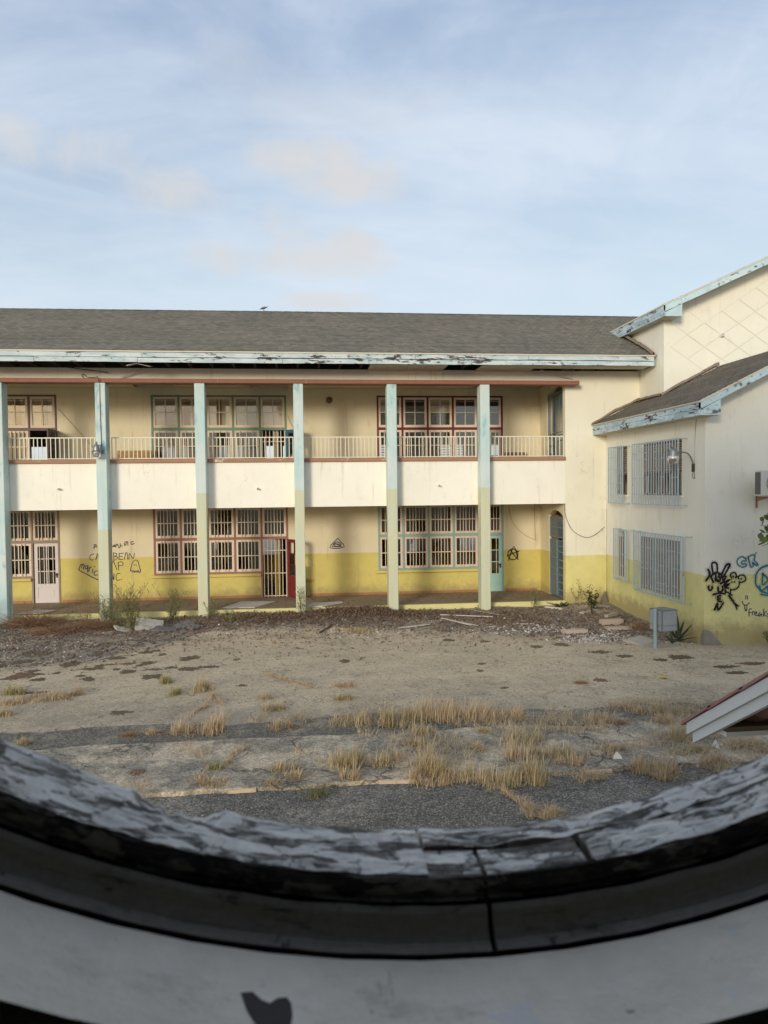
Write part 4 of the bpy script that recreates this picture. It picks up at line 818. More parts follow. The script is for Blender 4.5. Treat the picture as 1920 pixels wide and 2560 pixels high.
# flashing where the roof meets the taller hall
def rough_strip(pts, w, h, seed):
    r = random.Random(seed); P_ = catmull(pts, 10); m = MB(); vs = []
    for q in P_:
        n_ = Vector((mnoise.noise(q*4), mnoise.noise(q*4+Vector((5,5,5))), mnoise.noise(q*4+Vector((9,2,1)))))*.03
        vs += [q+Vector((-w/2, -w/2, -.03))+n_*.5, q+Vector((-w*.2, -w*.2, h*.8))+n_, q+Vector((w*.2, w*.2, h))+n_, q+Vector((w/2, w/2, -.03))]
    return m.add(vs, [(i*4+k, (i+1)*4+k, (i+1)*4+k+1, i*4+k+1) for i in range(len(P_)-1) for k in range(3)])
part('flashing', rough_strip([(10.46, ey+.02, ez+.05), (10.45, 22.0, ez+SL*(22.0-ey)+.09), (10.42, 22.8, ez+SL*(22.8-ey)+.10), (10.38, 23.8, ez+SL*(23.8-ey)+.06)], .14, .07, 3), M['flashing'], roof)
# interior clutter dividing rooms reads dark; loose graffiti on the rear wall
on_rear = lambda y: (lambda a, b, e: (a, y-.003-e, b))
for k, wd, mt, lab, a_, b_ in (('inc', .030, 'umber', 'first letter P of the dark handwriting', 0, 4), ('inc', .030, 'umber', 'dark handwritten letters anj.', 4, 9), ('inc', .030, 'umber', 'dark handwritten letters inc', 9, 99), ('caribbean', .025, 'umber', 'brown lettering CARIBBEAN', 0, 17), ('caribbean', .025, 'umber', 'brown lettering MAP, partly hidden', 17, 20), ('caribbean', .025, 'umber', 'brown lettering INC.', 20, 99),
        ('ghost', .027, 'violet', 'violet ghost outline', 0, 99), ('maric', .031, 'violet', 'violet lettering Maric over an arrow line', 0, 99), ('eye', .030, 'violet', 'violet eye inside a triangle', 0, 99), ('blue', .024, 'blue_mark', 'grey blue letters CL', 0, 99), ('orange', .022, 'orange_mark', 'small orange scrawl', 0, 99), ('anarchy', .034, 'black', 'black circled letter A', 0, 99)):
    part('graffiti', ribbon(GRAF[k][a_:b_], wd, on_rear(YW)), M[mt], bl, lab)
part('graffiti', ribbon([[(22.28,1.75),(22.2,1.6),(22.25,1.45),(22.33,1.6),(22.28,1.75)],[(22.25,1.45),(22.2,1.2),(22.33,1.05)],[(22.3,1.3),(22.2,1.05)]], .018, lambda a, b, e: (-5.618+e, a, b)), M['umber'], bl, 'brown scribble on the side of a pillar')
# ------------------------------------------------------------------ taller hall with the diamond gable
XH, YH = 10.554, 20.83
hl = thing('gabled_hall', (XH, YH, 0), 'tall cream hall with incised diamond pattern on its gable, behind the low wing', 'building')
HS = .449; hx0, hz0, HR = 10.28, 8.985, 16.5
hz = lambda x: hz0 + HS*(x-hx0)
part('wall', MB().prism([(XH,0),(XH,hz(XH)-.10),(HR,hz(HR)-.10),(2*HR-XH,hz(XH)-.10),(2*HR-XH,0)], YH, YH+.2, 1), M['hall_wall'], hl, 'gable wall with the diamond pattern')
part('wall', MB().box(XH, XH+.2, YH+.2, 31, 0, 8.95), M['hall_wall'], hl); part('wall', MB().box(2*HR-XH-.2, 2*HR-XH, YH+.2, 31, 0, 8.95), M['hall_wall'], hl)
part('corner_pilaster', MB().box(XH-.012, XH+.16, YH-.014, YH+.3, 0, 8.72), M['hall_wall'], hl)
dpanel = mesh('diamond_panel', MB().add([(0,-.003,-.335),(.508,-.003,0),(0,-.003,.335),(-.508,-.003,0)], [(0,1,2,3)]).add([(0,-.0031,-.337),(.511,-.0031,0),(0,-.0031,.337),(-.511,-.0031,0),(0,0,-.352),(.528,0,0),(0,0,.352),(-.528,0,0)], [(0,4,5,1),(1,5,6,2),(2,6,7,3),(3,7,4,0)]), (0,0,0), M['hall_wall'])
dpanel.materials.append(simple('darker groove', (.73,.675,.535), .9, .15, 4, 0))  # sloping rims coloured darker than the panel faces so the pattern shows
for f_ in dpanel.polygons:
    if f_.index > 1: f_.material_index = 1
DX, DZ, d0x, d0z = .532*2, .355*2, 11.80, 8.245
for i in range(-2, 9):
    for j in range(-6, 5):
        x = d0x + i*DX/2; z = d0z + j*DZ/2
        if (i+j) % 2: continue
        if x < 11.25 or x > 15.5 or z+.36 > hz(x-.2)-.35 or z < 7.3: continue
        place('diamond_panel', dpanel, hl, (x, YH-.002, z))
b = MB(); D = Matrix.Translation((12.33, YH-.10, 8.24)) @ Matrix.Rotation(R(-90), 4, 'X')
b.lathe([(.045, .10), (.045, 0), (.032, 0), (.032, .08), (0, .08)], D, 14).lathe([(.075, .10), (.070, .07), (.045, .065)], D, 14); part('vent_pipe', b, M['white_plastic'], hl)
HY = 20.27
rf = MB().add([(hx0,HY,hz0),(HR,HY,hz(HR)),(HR,31.5,hz(HR)),(hx0,31.5,hz0)], [(0,1,2,3)]).add([(HR,HY,hz(HR)),(2*HR-hx0,HY,hz0),(2*HR-hx0,31.5,hz0),(HR,31.5,hz(HR))], [(0,1,2,3)])
hr = part('roof', rf, M['deck'], hl)
hn = Vector((-HS, 0, 1)).normalized()
part('shingles', shingles((hx0, 30.0, hz0), (0,-1,0), (1,0,HS), hn, 30.0-HY, math.hypot(HR-hx0, HS*(HR-hx0)), .16, .14, 8), M['shingle'], hr, kind='stuff')
def board(name, root, p0, p1, zb, zt, th, axis, mat, seed, wob=.006, n=14, lab=None):
    """weathered board from p0 to p1 (points at its top line); zb/zt offsets below the line; thickness th along +axis"""
    p0, p1 = Vector(p0), Vector(p1); m = MB(); vs = []; ax = Vector((1,0,0)) if axis == 'x' else Vector((0,1,0))
    for i in range(n+1):
        p = p0 + (p1-p0)*i/n; e1 = wob*mnoise.noise(p*5+Vector((seed,0,0))); e2 = wob*mnoise.noise(p*5+Vector((0,seed,0)))
        vs += [p+Vector((0,0,zb+e1)), p+Vector((0,0,zt+e2)), p+ax*th+Vector((0,0,zt+e2)), p+ax*th+Vector((0,0,zb+e1))]
    m.add(vs, [(i*4+q, i*4+(q+1) % 4, (i+1)*4+(q+1) % 4, (i+1)*4+q) for i in range(n) for q in range(4)] + [(3,2,1,0), tuple(n*4+q for q in range(4))])
    return part(name, m, mat, root, lab)
for a, e in ((hx0+.0, 11.9), (11.905, 14.2), (14.205, HR)):
    board('rake_board', hl, (a, HY, hz(a)), (e, HY, hz(e)), -.215, -.03, .03, 'y', M['rake'], 3, .008)
    board('drip_edge', hl, (a, HY-.012, hz(a)), (e, HY-.012, hz(e)), -.028, .012, .06, 'y', M['drip'], 5, .003)
for q, (zb, zt) in enumerate(((-.17, -.03), (-.335, -.178))):
    board('fascia_board', hl, (hx0-.004*q, 24.6, hz0), (hx0-.004*q, 22.3, hz0), zb, zt, .03, 'x', M['fascia_side'], 7+q, .01)
    board('fascia_board', hl, (hx0-.004*q, 22.29, hz0), (hx0-.004*q, HY, hz0), zb, zt, .03, 'x', M['fascia_side'], 9+q, .01)
part('drip_edge', MB().box(hx0-.015, hx0+.03, HY, 24.6, hz0-.028, hz0+.012), M['drip'], hl)
# boxed eave return on the gable side
m = MB().prism([(hx0+.031, hz0-.335), (10.81, hz0-.335), (10.81, hz(10.81)-.22), (hx0+.031, hz(hx0)-.22)], HY-.006, HY+.02, 1); part('eave_return', m, M['rake'], hl)
part('eave_return', MB().box(10.785, 10.81, HY+.02, YH-.015, hz0-.335, hz(10.81)-.2), M['rake'], hl)
part('soffit_panel', MB().box(hx0+.03, 10.785, HY+.02, 24.6, hz0-.335, hz0-.315), M['soffit'], hl)
part('soffit_panel', MB().add([(10.81,HY+.03,hz(10.81)-.2),(HR,HY+.03,hz(HR)-.2),(HR,YH-.003,hz(HR)-.2),(10.81,YH-.003,hz(10.81)-.2)], [(0,3,2,1)]), M['soffit'], hl)

# ------------------------------------------------------------------ low wing on the right
XW, YF = 9.44, 16.6
wg = thing('side_wing', (XW, YF, 0), 'lower gabled wing with barred windows and graffiti at the right', 'building')
WS = .487; wx0, wz0, WR, WY = 9.02, 5.735, 12.3, 16.12
wz = lambda x: wz0 + WS*(x-wx0)
side = swap_xy(wall_y(YF, YB, -.1, 5.46, XW, XW+.2, [(17.70, 19.95, 3.56, 4.985), (20.86, 21.72, 3.56, 4.99), (17.78, 20.05, .92, 2.40), (21.02, 21.55, 1.10, 2.48)]))
part('wall', side, M['wing_wall'], wg, 'left wall of the wing with four barred windows')
part('wall', MB().prism([(XW,-.1),(XW,wz(XW)-.08),(WR,wz(WR)-.08),(2*WR-XW,wz(XW)-.08),(2*WR-XW,-.1)], YF-.004, YF+.2, 1), M['wing_wall'], wg, 'front gable wall covered in graffiti')
part('wall', MB().box(2*WR-XW-.2, 2*WR-XW, YF+.2, 20.8, -.1, 5.46), M['wing_wall'], wg)
part('floor_slab', MB().box(XW+.2, 2*WR-XW-.2, YF+.2, 22.4, 2.9, 3.1), M['ceiling'], wg)
part('wall', MB().box(XW+2.6, XW+2.7, YF+.2, 22.4, 0, 5.4), M['room_wall'], wg)
# thickened corner, wider towards the ground
cp = MB(); 
cp.add([(XW-.03,YF-.0055,-.1),(XW-.03,YF+.55,-.1),(XW-.004,YF+.48,5.46),(XW-.004,YF-.0055,5.46),(XW-.001,YF+.57,-.1),(XW-.001,YF+.50,5.46),(XW+.01,YF-.0055,-.1),(XW+.01,YF-.0055,5.46)], [(0,3,2,1),(1,2,5,4),(0,6,7,3)])
part('corner_pilaster', cp, M['wing_wall'], wg)
pm = MB(); r = random.Random(4); prof = [(0,.0),(.16,.0),(.15,.12),(.12,.22),(.06,.30),(.02,.34),(-.02,.33)]
pts = [(XW-.036, YF+.16, -.1), (XW-.036, YF+.14, .16), (XW-.036, YF+.05, .34), (XW-.036, YF-.0275, .38)]
pm.add(pts + [(XW-.036, YF-.0275, -.1)], [(0,1,2,3,4)])
pts2 = [(XW-.036, YF-.0275, -.1), (XW-.036, YF-.0275, .38), (XW+.08, YF-.0275, .36), (XW+.17, YF-.0275, .29), (XW+.24, YF-.0275, .17), (XW+.33, YF-.0275, .12), (XW+.42, YF-.0275, .0), (XW+.46, YF-.0275, -.1)]
pm.add(pts2, [tuple(range(len(pts2)))]); part('bare_plaster', pm, M['plaster'], wg, 'bare grey patch where the corner has lost its paint')
part('plinth', MB().box(XW+.30, 13, YF-.022, YF-.006, -.1, .36), M['wing_wall'], wg)
rf = MB().add([(wx0,WY,wz0),(WR,WY,wz(WR)),(WR,YB,wz(WR)),(wx0,YB,wz0)], [(0,1,2,3)]).add([(WR,WY,wz(WR)),(2*WR-wx0,WY,wz0),(2*WR-wx0,YH,wz0),(WR,YH,wz(WR))], [(0,1,2,3)])
wr = part('roof', rf, M['deck'], wg); wnm = Vector((-WS, 0, 1)).normalized()
part('shingles', shingles((wx0, YB-.02, wz0), (0,-1,0), (1,0,WS), wnm, YB-WY-.02, math.hypot(WR-wx0, WS*(WR-wx0)), .16, .14, 12, lambda p: not (p.x > XH-.02 and p.y > YH-.02)), M['shingle_brown'], wr, kind='stuff')
for a, e in ((wx0+.0, 10.2), (10.205, WR)):
    board('rake_board', wg, (a, WY, wz(a)), (e, WY, wz(e)), -.19, -.03, .03, 'y', M['rake'], 13, .008)
    board('drip_edge', wg, (a, WY-.012, wz(a)), (e, WY-.012, wz(e)), -.028, .012, .06, 'y', M['drip'], 15, .003)
ys_ = [WY, 18.3, 20.6, YB-.01]
for q, (zb, zt) in enumerate(((-.165, -.035), (-.315, -.172))):
    for a, e in zip(ys_[:-1], ys_[1:]): board('fascia_board', wg, (wx0-.004*q, e-.004, wz0), (wx0-.004*q, a, wz0), zb, zt, .03, 'x', M['fascia_side'], 17+q, .008)
part('drip_edge', MB().box(wx0-.015, wx0+.03, WY, YB-.01, wz0-.028, wz0+.010), M['soffit'], wg)
part('eave_return', MB().prism([(wx0+.031, wz0-.315), (9.53, wz0-.315), (9.53, wz(9.53)-.195), (wx0+.031, wz(wx0)-.195)], WY-.006, WY+.02, 1), M['rake'], wg)
part('eave_return', MB().box(9.505, 9.53, WY+.02, YF-.04, wz0-.315, wz(9.53)-.18), M['rake'], wg)
part('soffit_panel', MB().box(wx0+.03, 9.505, WY+.02, YB-.01, wz0-.315, wz0-.295), M['soffit'], wg)
part('soffit_panel', MB().add([(9.53,WY+.03,wz(9.53)-.18),(WR,WY+.03,wz(WR)-.18),(WR,YF-.006,wz(WR)-.18),(9.53,YF-.006,wz(9.53)-.18)], [(0,3,2,1)]), M['soffit'], wg)
part('flashing', rough_strip([(8.98, YB-.05, wz(8.98)+.02), (9.5, YB-.05, wz(9.5)+.07), (10.1, YB-.05, wz(10.1)+.08), (10.50, YB-.06, wz(10.5)+.06)], .13, .07, 4), M['flashing'], wr)
part('flashing', rough_strip([(10.48, YB-.1, wz(10.5)+.05), (10.48, 21.7, wz(10.5)+.06), (10.48, 20.85, wz(10.5)+.04)], .10, .05, 5), M['flashing'], wr)
part('flashing', rough_strip([(10.48, YH-.06, wz(10.48)+.03), (11.0, YH-.06, wz(11.0)+.06), (11.5, YH-.06, wz(11.5)+.07), (12.05, YH-.06, wz(12.05)+.09), (12.22, YH-.06, wz(12.22)+.06)], .14, .08, 6), M['flashing'], wr)
rc = MB(); n = 22
for i in range(n):
    a = WY + (YH-WY)*i/n; e = a + (YH-WY)/n - .01; zt = wz(WR)+.02
    rc.add([(WR-.13, a, zt-.06), (WR-.13, e, zt-.06), (WR, e, zt), (WR, a, zt+.006), (WR+.13, a, zt-.06), (WR+.13, e, zt-.06)], [(0,3,2,1), (3,4,5,2)], tint=rng.uniform(.2, .7))
part('ridge_cap', rc, M['shingle_brown'], wr)
# barred windows of the wing: frames, louvres or boarding, and a projecting grille in front of each
def grille(ya, yb, za, zb, X, nb, rungs, seed, wide=(0,), lab=None):
    r = random.Random(seed); t = .012
    g = MB().box(X-t, X+t, ya, yb, za, za+2*t).box(X-t, X+t, ya, yb, zb-2*t, zb)
    for yy in (ya, yb-.02):
        for z in (za, zb-2*t): g.box(X+t, XW-.002, yy, yy+.02, z+.002, z+2*t-.002)
    o = part('grille', g, M['grille'], wg, lab); L = []
    for q in range(nb):
        yy = ya + .012 + (yb-ya-.024)*q/(nb-1); wd = .026 if q in (0, nb-1) or q in wide else .011; L.append(yy)
        part('bar', MB().box(X-.010, X+.010, yy-wd, yy+wd, za+2*t, zb-2*t), M['grille'], o)
    for f in rungs:
        for q in range(nb-1):
            if r.random() < .55: z = za + (zb-za)*f + r.uniform(-.02, .02); part('rung', MB().box(X-.008, X+.008, L[q]+.012, L[q+1]-.012, z-.008, z+.008), M['grille'], o)
    return o
def louvre_window(ya, yb, za, zb, ncol, zl):
    f = MB(); X = XW+.06; t = .07
    f.box(X, X+.06, ya+.001, ya+t, za+.001, zb-.001).box(X, X+.06, yb-t, yb-.001, za+.001, zb-.001).box(X+.002, X+.058, ya+t, yb-t, za+.001, za+.06).box(X+.002, X+.058, ya+t, yb-t, zb-.05, zb-.001).box(X+.002, X+.058, ya+t, yb-t, zl-.03, zl+.03)
    for i in range(1, ncol): yy = ya+(yb-ya)*i/ncol; f.box(X+.003, X+.057, yy-.045, yy+.045, za+.06, zb-.05)
    o = part('window', f, M['louvre_frame'], wg); r = random.Random(int(ya*10))
    for i in range(ncol):
        a = ya+(yb-ya)*i/ncol+.05; e = ya+(yb-ya)*(i+1)/ncol-.05; nl = int((zb-zl)/.062)
        for q in range(nl):
            z = zl+.035+(zb-zl-.09)*q/nl
            part('louvre', MB().xbox(Matrix.Translation((X+.03, (a+e)/2, z+.025)) @ Matrix.Rotation(R(-40+r.uniform(-8,8)), 4, 'Y'), .062, e-a, .010), M['louvre'], o)
        if r.random() < .45: part('pane', MB().box(X+.025, X+.03, a, e, za+.06, zl-.03), M['glass_dirty'], o)
        if r.random() < .7: part('frame_strip', MB().box(X-.012, X-.001, a-.03, a+.05, za+.03, zl-.05), M['louvre'], o)
    return o
louvre_window(17.70, 19.95, 3.56, 4.985, 4, 4.18); louvre_window(20.86, 21.72, 3.56, 4.99, 2, 4.18)
part('window_sill', MB().box(XW-.05, XW-.002, 17.62, 20.02, 3.50, 3.555), M['wing_wall'], wg); part('window_sill', MB().box(XW-.05, XW-.002, 20.80, 21.78, 3.50, 3.555), M['wing_wall'], wg)
grille(17.42, 20.02, 3.30, 4.99, 9.2, 19, (.18, .43, .72, .84), 1, (), 'wide upper grille standing out from the wall'); grille(20.64, 21.65, 3.30, 4.99, 9.2, 9, (.15, .36, .6, .8), 2, (), 'narrow upper grille')
grille(17.16, 19.92, .90, 2.56, 9.2, 20, (.12, .22, .40, .50, .75), 3, (10,), 'wide lower grille over boarding'); grille(20.35, 21.27, 1.05, 2.56, 9.2, 7, (.3, .52, .8), 4, (), 'narrow lower grille')
nb = 5
for q in range(nb): part('boarding', MB().box(XW+.05, XW+.07, 17.785, 20.045, .925+1.47*q/nb, .925+1.47*(q+1)/nb-.006), M['boarding'], wg)
part('boarding', MB().box(XW+.05, XW+.07, 21.02, 21.55, 1.10, 2.30), M['plywood'], wg)
# paint covered downpipe at the inner corner
p_ = MB().tube([(9.385, 22.33, 3.12), (9.385, 22.33, .32)], .032, 10); 
for z in (2.75, 1.66, .95): p_.tube([(9.385, 22.33, z-.02), (9.385, 22.33, z+.02)], .040, 10)
part('downpipe', p_, M['front_wall'], wg)
part('rubble_mortar', MB().lathe([(.20, -.1), (.13, .16), (.06, .30), (.03, .42), (0, .44)], Matrix.Translation((9.36, 22.3, .08)), 9, False), M['flashing'], wg)
def over(name, c):
    m = NM(name); tr = m.n('ShaderNodeBsdfTransparent'); ms = m.n('ShaderNodeMixShader'); m.col(c)
    m.put(ms.inputs[0], m.mul(m.step(m.noise(60, 4, .7), .42, .72), .55)); m.t.links.new(tr.outputs[0], ms.inputs[1]); m.t.links.new(m.b.outputs[0], ms.inputs[2]); m.t.links.new(ms.outputs[0], m.out.inputs[0]); return m.m
OVER = {'black': over('black overspray', (.02,.018,.02)), 'teal': over('teal overspray', (.03,.2,.26))}
on_front = lambda a, b, e: (a, YF-.008-e if b > .37 else YF-.0245-e, b)
for k, wd, mt, lab in (('rabbit', .052, 'black', 'black sprayed figure with long ears over the letters U E N'), ('frog', .036, 'black', 'black sprayed round eyed face'), ('teal', .034, 'teal', 'teal letters CR'), ('tealface', .044, 'teal', 'teal sprayed round face'), ('freaky', .024, 'violet', 'violet lettering freaky with a tongue face')):
    gf = part('graffiti', ribbon(GRAF[k], wd, on_front), M[mt], wg, lab)
    if k != 'freaky': part('overspray', ribbon(GRAF[k], wd*2.6, lambda a, b, e: (a, on_front(a, b, 0)[1]+.0022-e*.2, b), .3), OVER[mt], gf)

# ------------------------------------------------------------------ the building the photograph is taken from, with its round window
nb_ = thing('near_building', (0, .45, 0), 'dark building in the foreground with the round window opening', 'building')
CXW, CZW = .0984, 4.1675
def disc_wall(y0, y1, r, x0, x1, z0, z1, mat, n=96):
    m = MB(); vs = []; sq = []
    for i in range(n):
        a = 2*math.pi*i/n; c, s_ = math.cos(a), math.sin(a)
        t = min(((x1-CXW)/c if c > 0 else (x0-CXW)/c) if abs(c) > 1e-9 else 1e9, ((z1-CZW)/s_ if s_ > 0 else (z0-CZW)/s_) if abs(s_) > 1e-9 else 1e9)
        sq.append((CXW+c*t, CZW+s_*t)); vs.append((CXW+c*r, CZW+s_*r))
    V = [(x, y0, z) for x, z in vs] + [(x, y1, z) for x, z in vs] + [(x, y0, z) for x, z in sq] + [(x, y1, z) for x, z in sq]
    F = []
    for i in range(n):
        j = (i+1) % n; F += [(i, j, n+j, n+i), (2*n+i, 2*n+j, j, i), (n+i, n+j, 3*n+j, 3*n+i)]
    for cxn in ((x0,z0),(x1,z0),(x1,z1),(x0,z1)):
        i = min(range(n), key=lambda q: (sq[q][0]-cxn[0])**2+(sq[q][1]-cxn[1])**2)
        # square off the corners
        for y, rev in ((y0, 0), (y1, 1)):
            b0 = len(V); j, k = (i-1) % n, (i+1) % n
            V.append((cxn[0], y, cxn[1])); o = 2*n if y == y0 else 3*n
            F += [(o+j, o+i, b0), (o+i, o+k, b0)]
    m.add(V, F); return m
def near_mat():
    m = NM('grey painted reveal', .75, .25); a = m.noise(7, 6, .65); b = m.noise(26, 6, .7); f = m.noise(160, 4, .65)
    c = m.vary(m.vary((.92,.835,.70), a, .30), b, .18)
    c = m.mix(m.mul(m.step(m.noise(11, 7, .75, m.scl((1,2.2,1), loc=(2,2,2))), .55, .72), .5), c, (.42,.36,.28))
    c = m.mix(m.mul(m.step(m.noise(30, 6, .75, m.scl((1,1,1), loc=(7,1,3))), .63, .68), .75), c, (.16,.14,.12))
    c = m.mix(m.mul(m.step(m.noise(16, 5, .7, m.scl((1,1,1), loc=(4,2,8))), .64, .68), .7), c, (.84,.83,.82))
    c = m.mix(m.mul(m.step(m.noise(1, 6, .7, m.scl((40,9,9), loc=(1,5,2))), .64, .70), .35), c, (.30,.26,.22))
    m.col(c).bump(m.addm(m.mul(f, .5), m.mul(b, .8)), .003, .6); return m.m
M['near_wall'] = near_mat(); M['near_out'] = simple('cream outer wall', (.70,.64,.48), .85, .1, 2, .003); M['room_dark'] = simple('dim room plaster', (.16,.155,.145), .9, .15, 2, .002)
part('wall', disc_wall(.312, .3785, .6175, -1.4, 3.4, 2.5, 5.5, M['near_wall']), M['near_wall'], nb_, 'grey painted wall around the round window')
part('wall', disc_wall(.3795, .47, .655, -1.4, 3.4, 2.5, 5.5, M['near_out']), M['near_out'], nb_)
part('wall', wall_y(-1.4, 9.0, -.1, 9.2, .375, .46, [(-1.4, 3.4, 2.5, 5.5)]), M['near_out'], nb_)
part('wall', MB().box(-1.4, -1.2, -4.2, .31, -.1, 9.2), M['near_out'], nb_); part('wall', MB().box(8.8, 9.0, -4.2, .37, -.1, 9.2), M['near_out'], nb_); part('wall', MB().box(-1.4, 9.0, -4.4, -4.2, -.1, 9.2), M['near_out'], nb_)
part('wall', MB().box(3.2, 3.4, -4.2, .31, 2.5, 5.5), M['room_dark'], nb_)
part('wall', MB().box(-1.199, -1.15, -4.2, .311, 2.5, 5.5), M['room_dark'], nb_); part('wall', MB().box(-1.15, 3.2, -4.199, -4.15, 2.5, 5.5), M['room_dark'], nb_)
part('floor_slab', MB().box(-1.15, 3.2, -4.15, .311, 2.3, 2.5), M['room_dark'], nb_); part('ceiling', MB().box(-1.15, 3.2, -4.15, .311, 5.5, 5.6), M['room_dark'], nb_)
part('roof', MB().box(-1.7, 9.3, -4.7, .8, 9.2, 9.35), M['concrete'], nb_)
# round window frame: weathered timber segments with peeling white paint
def frame_mat(name, paint, wood, amt, rough=.6, crack=.07):
    m = NM(name, rough, .35); uvm = m.n('ShaderNodeMapping'); m.put(uvm.inputs[0], m.uv()); uvm.inputs['Scale'].default_value = (42, 125, 1)
    g1 = m.noise(1.0, 8, .72, uvm.outputs[0], .6); u2 = m.n('ShaderNodeMapping'); m.put(u2.inputs[0], m.uv()); u2.inputs['Scale'].default_value = (90, 300, 1)
    g2 = m.noise(1.0, 6, .7, u2.outputs[0]); u3 = m.n('ShaderNodeMapping'); m.put(u3.inputs[0], m.uv()); u3.inputs['Scale'].default_value = (9, 620, 1); gr = m.noise(1.0, 5, .65, u3.outputs[0])
    u4 = m.n('ShaderNodeMapping'); m.put(u4.inputs[0], m.uv()); u4.inputs['Scale'].default_value = (7, 34, 1); big = m.noise(1.0, 3, .5, u4.outputs[0])
    sc_ = m.n('ShaderNodeVectorMath', operation='SCALE'); nz = m.n('ShaderNodeTexNoise'); nz.inputs['Scale'].default_value = 70; nz.inputs['Detail'].default_value = 4; m.put(nz.inputs[0], m.uv()); m.t.links.new(nz.outputs['Color'], sc_.inputs[0]); sc_.inputs['Scale'].default_value = .9
    u5 = m.n('ShaderNodeMapping'); m.put(u5.inputs[0], m.uv()); u5.inputs['Scale'].default_value = (40, 110, 1); va = m.n('ShaderNodeVectorMath', operation='ADD'); m.t.links.new(u5.outputs[0], va.inputs[0]); m.t.links.new(sc_.outputs[0], va.inputs[1])
    cellc = m.n('ShaderNodeSeparateColor'); m.put(cellc.inputs[0], m.voro(1.0, 'F1', va.outputs[0], 'Color')); edge_ = m.voro(1.0, 'DISTANCE_TO_EDGE', va.outputs[0])
    s = m.addm(m.addm(m.mul(g1, .32), m.mul(big, .24)), m.addm(m.mul(g2, .12), m.addm(m.mul(gr, .22), m.mul(cellc.outputs[0], .10))))
    s = m.addm(s, m.mul(m.mul(m.step(edge_, .05, .012), m.step(g2, .42, .55)), crack))
    mask = m.step(s, amt-.01, amt+.045)
    cr = m.n('ShaderNodeValToRGB'); m.put(cr.inputs[0], m.math('MULTIPLY_ADD', m.math('SUBTRACT', s, amt), 3.8, .5)); el_ = cr.color_ramp.elements
    dirty = tuple(a*.62 for a in paint); grey = tuple(a*.36 for a in paint)
    for k, (ps, cc) in enumerate(((.0, paint), (.34, tuple(a*.94 for a in paint)), (.44, dirty), (.50, grey), (.56, tuple(a*.55 for a in wood)), (.66, tuple(a*.35 for a in wood)), (.85, wood))):
        e_ = el_[k] if k < 2 else el_.new(ps)
        e_.position = ps; e_.color = (*cc, 1)
    c = m.vary(m.vary(cr.outputs[0], gr, .30), g2, .22); c = m.vary(c, m.noise(240, 4, .7), .30)
    c = m.mix(m.mul(m.step(m.noise(1, 6, .72, m.scl((22,22,22))), .52, .72), .45), c, (.30,.26,.21))
    c = m.mix(m.mul(m.step(m.noise(1, 3, .6, m.scl((75,75,75), loc=(2,2,5))), .69, .73), .8), c, (.05,.04,.033))
    m.col(c).bump(m.addm(m.mul(m.math('SUBTRACT', 1.0, mask), .7), m.mul(gr, .4)), .0022, .9); return m.m
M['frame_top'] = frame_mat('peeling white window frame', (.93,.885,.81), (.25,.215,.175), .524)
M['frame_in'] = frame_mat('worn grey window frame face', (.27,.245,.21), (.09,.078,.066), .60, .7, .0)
rw = thing('round_window', (CXW, .45, CZW-.59), 'round wooden window frame with peeling white paint, filling the foreground', 'window')
def ring(name, prof, a0, a1, mat, seed, n=160, rough=.0015, lab=None, chips=()):
    """profile of (y, radius) swept about the window centre between two angles (degrees, -90 is the bottom)"""
    m = MB(); vs = []; k = len(prof); uv = []
    us = [0]
    for i in range(1, k): us.append(us[-1] + math.hypot(prof[i][0]-prof[i-1][0], prof[i][1]-prof[i-1][1]))
    for i in range(n+1):
        a = R(a0 + (a1-a0)*i/n)
        for j, (y, r_) in enumerate(prof):
            d = rough*mnoise.noise((a*22, j*1.7, seed)) + rough*.28*mnoise.noise((a*75, j*2.9, seed+3))
            for ca, cw, cd, js in chips:
                if j in js: d += cd*max(0, 1-((math.degrees(a)-ca)/cw)**2)**.5*(.8+.4*mnoise.noise((a*90, j, 1))) if abs(math.degrees(a)-ca) < cw else 0
            vs.append((CXW+(r_+d)*math.cos(a), y + .6*rough*mnoise.noise((a*40, j*3.1, seed+9)), CZW+(r_+d)*math.sin(a))); uv.append((a*.6, us[j]))
    fs = [(i*k+j, i*k+j+1, (i+1)*k+j+1, (i+1)*k+j) for i in range(n) for j in range(k-1)] + [tuple(range(k-1, -1, -1)), tuple(n*k+j for j in range(k))]
    m.add(vs, fs, smooth=False); o = part(name, m, mat, rw, lab)
    ul = o.data.uv_layers.new(name='UVMap')
    for l in o.data.loops: ul.data[l.index].uv = uv[l.vertex_index]
    return o
top_prof = [(.470,.640), (.466,.600), (.4565,.5835), (.448,.5826), (.441,.5828), (.4335,.5825), (.427,.5829), (.420,.5826), (.413,.5829), (.407,.5832), (.4022,.5840)]
def angle(px):    # angle about the centre of the point at the frame's bottom seen at that column (x in metres at the frame)
    return -90 + math.degrees(math.asin((px-CXW)/.583))
ja = -87.6
full = [(-270+3, -175), (-174.7, ja-.25), (ja+.25, -8), (-7.7, 87)]
lip = [(.4075,.590), (.4030,.5848), (.4012,.5852), (.4003,.590), (.4000,.5955), (.3985,.5972)]
face = [(.3935,.5968), (.3915,.600), (.3895,.607), (.386,.6125), (.3805,.6150), (.390,.622)]
outer = [q for q in top_prof if q[0] >= .430]; inner = [q for q in top_prof if q[0] <= .4335]
OUT = [(y, r_) for y, r_ in outer[:-1]] + [(.4318,.5832),(.4316,.595)]
INN = [(.4285,.595), (.4283,.5840)] + [(y, r_+.0012) for y, r_ in inner[1:]] 
ch = ((-107.5, 2.6, .010, (2,3,4)), (-57.0, 2.4, .014, (2,3,4)), (-48.0, 2.5, .010, (2,3)))
ring('frame_segment', top_prof , -267, -175, M['frame_top'], 1, 220, .0013)
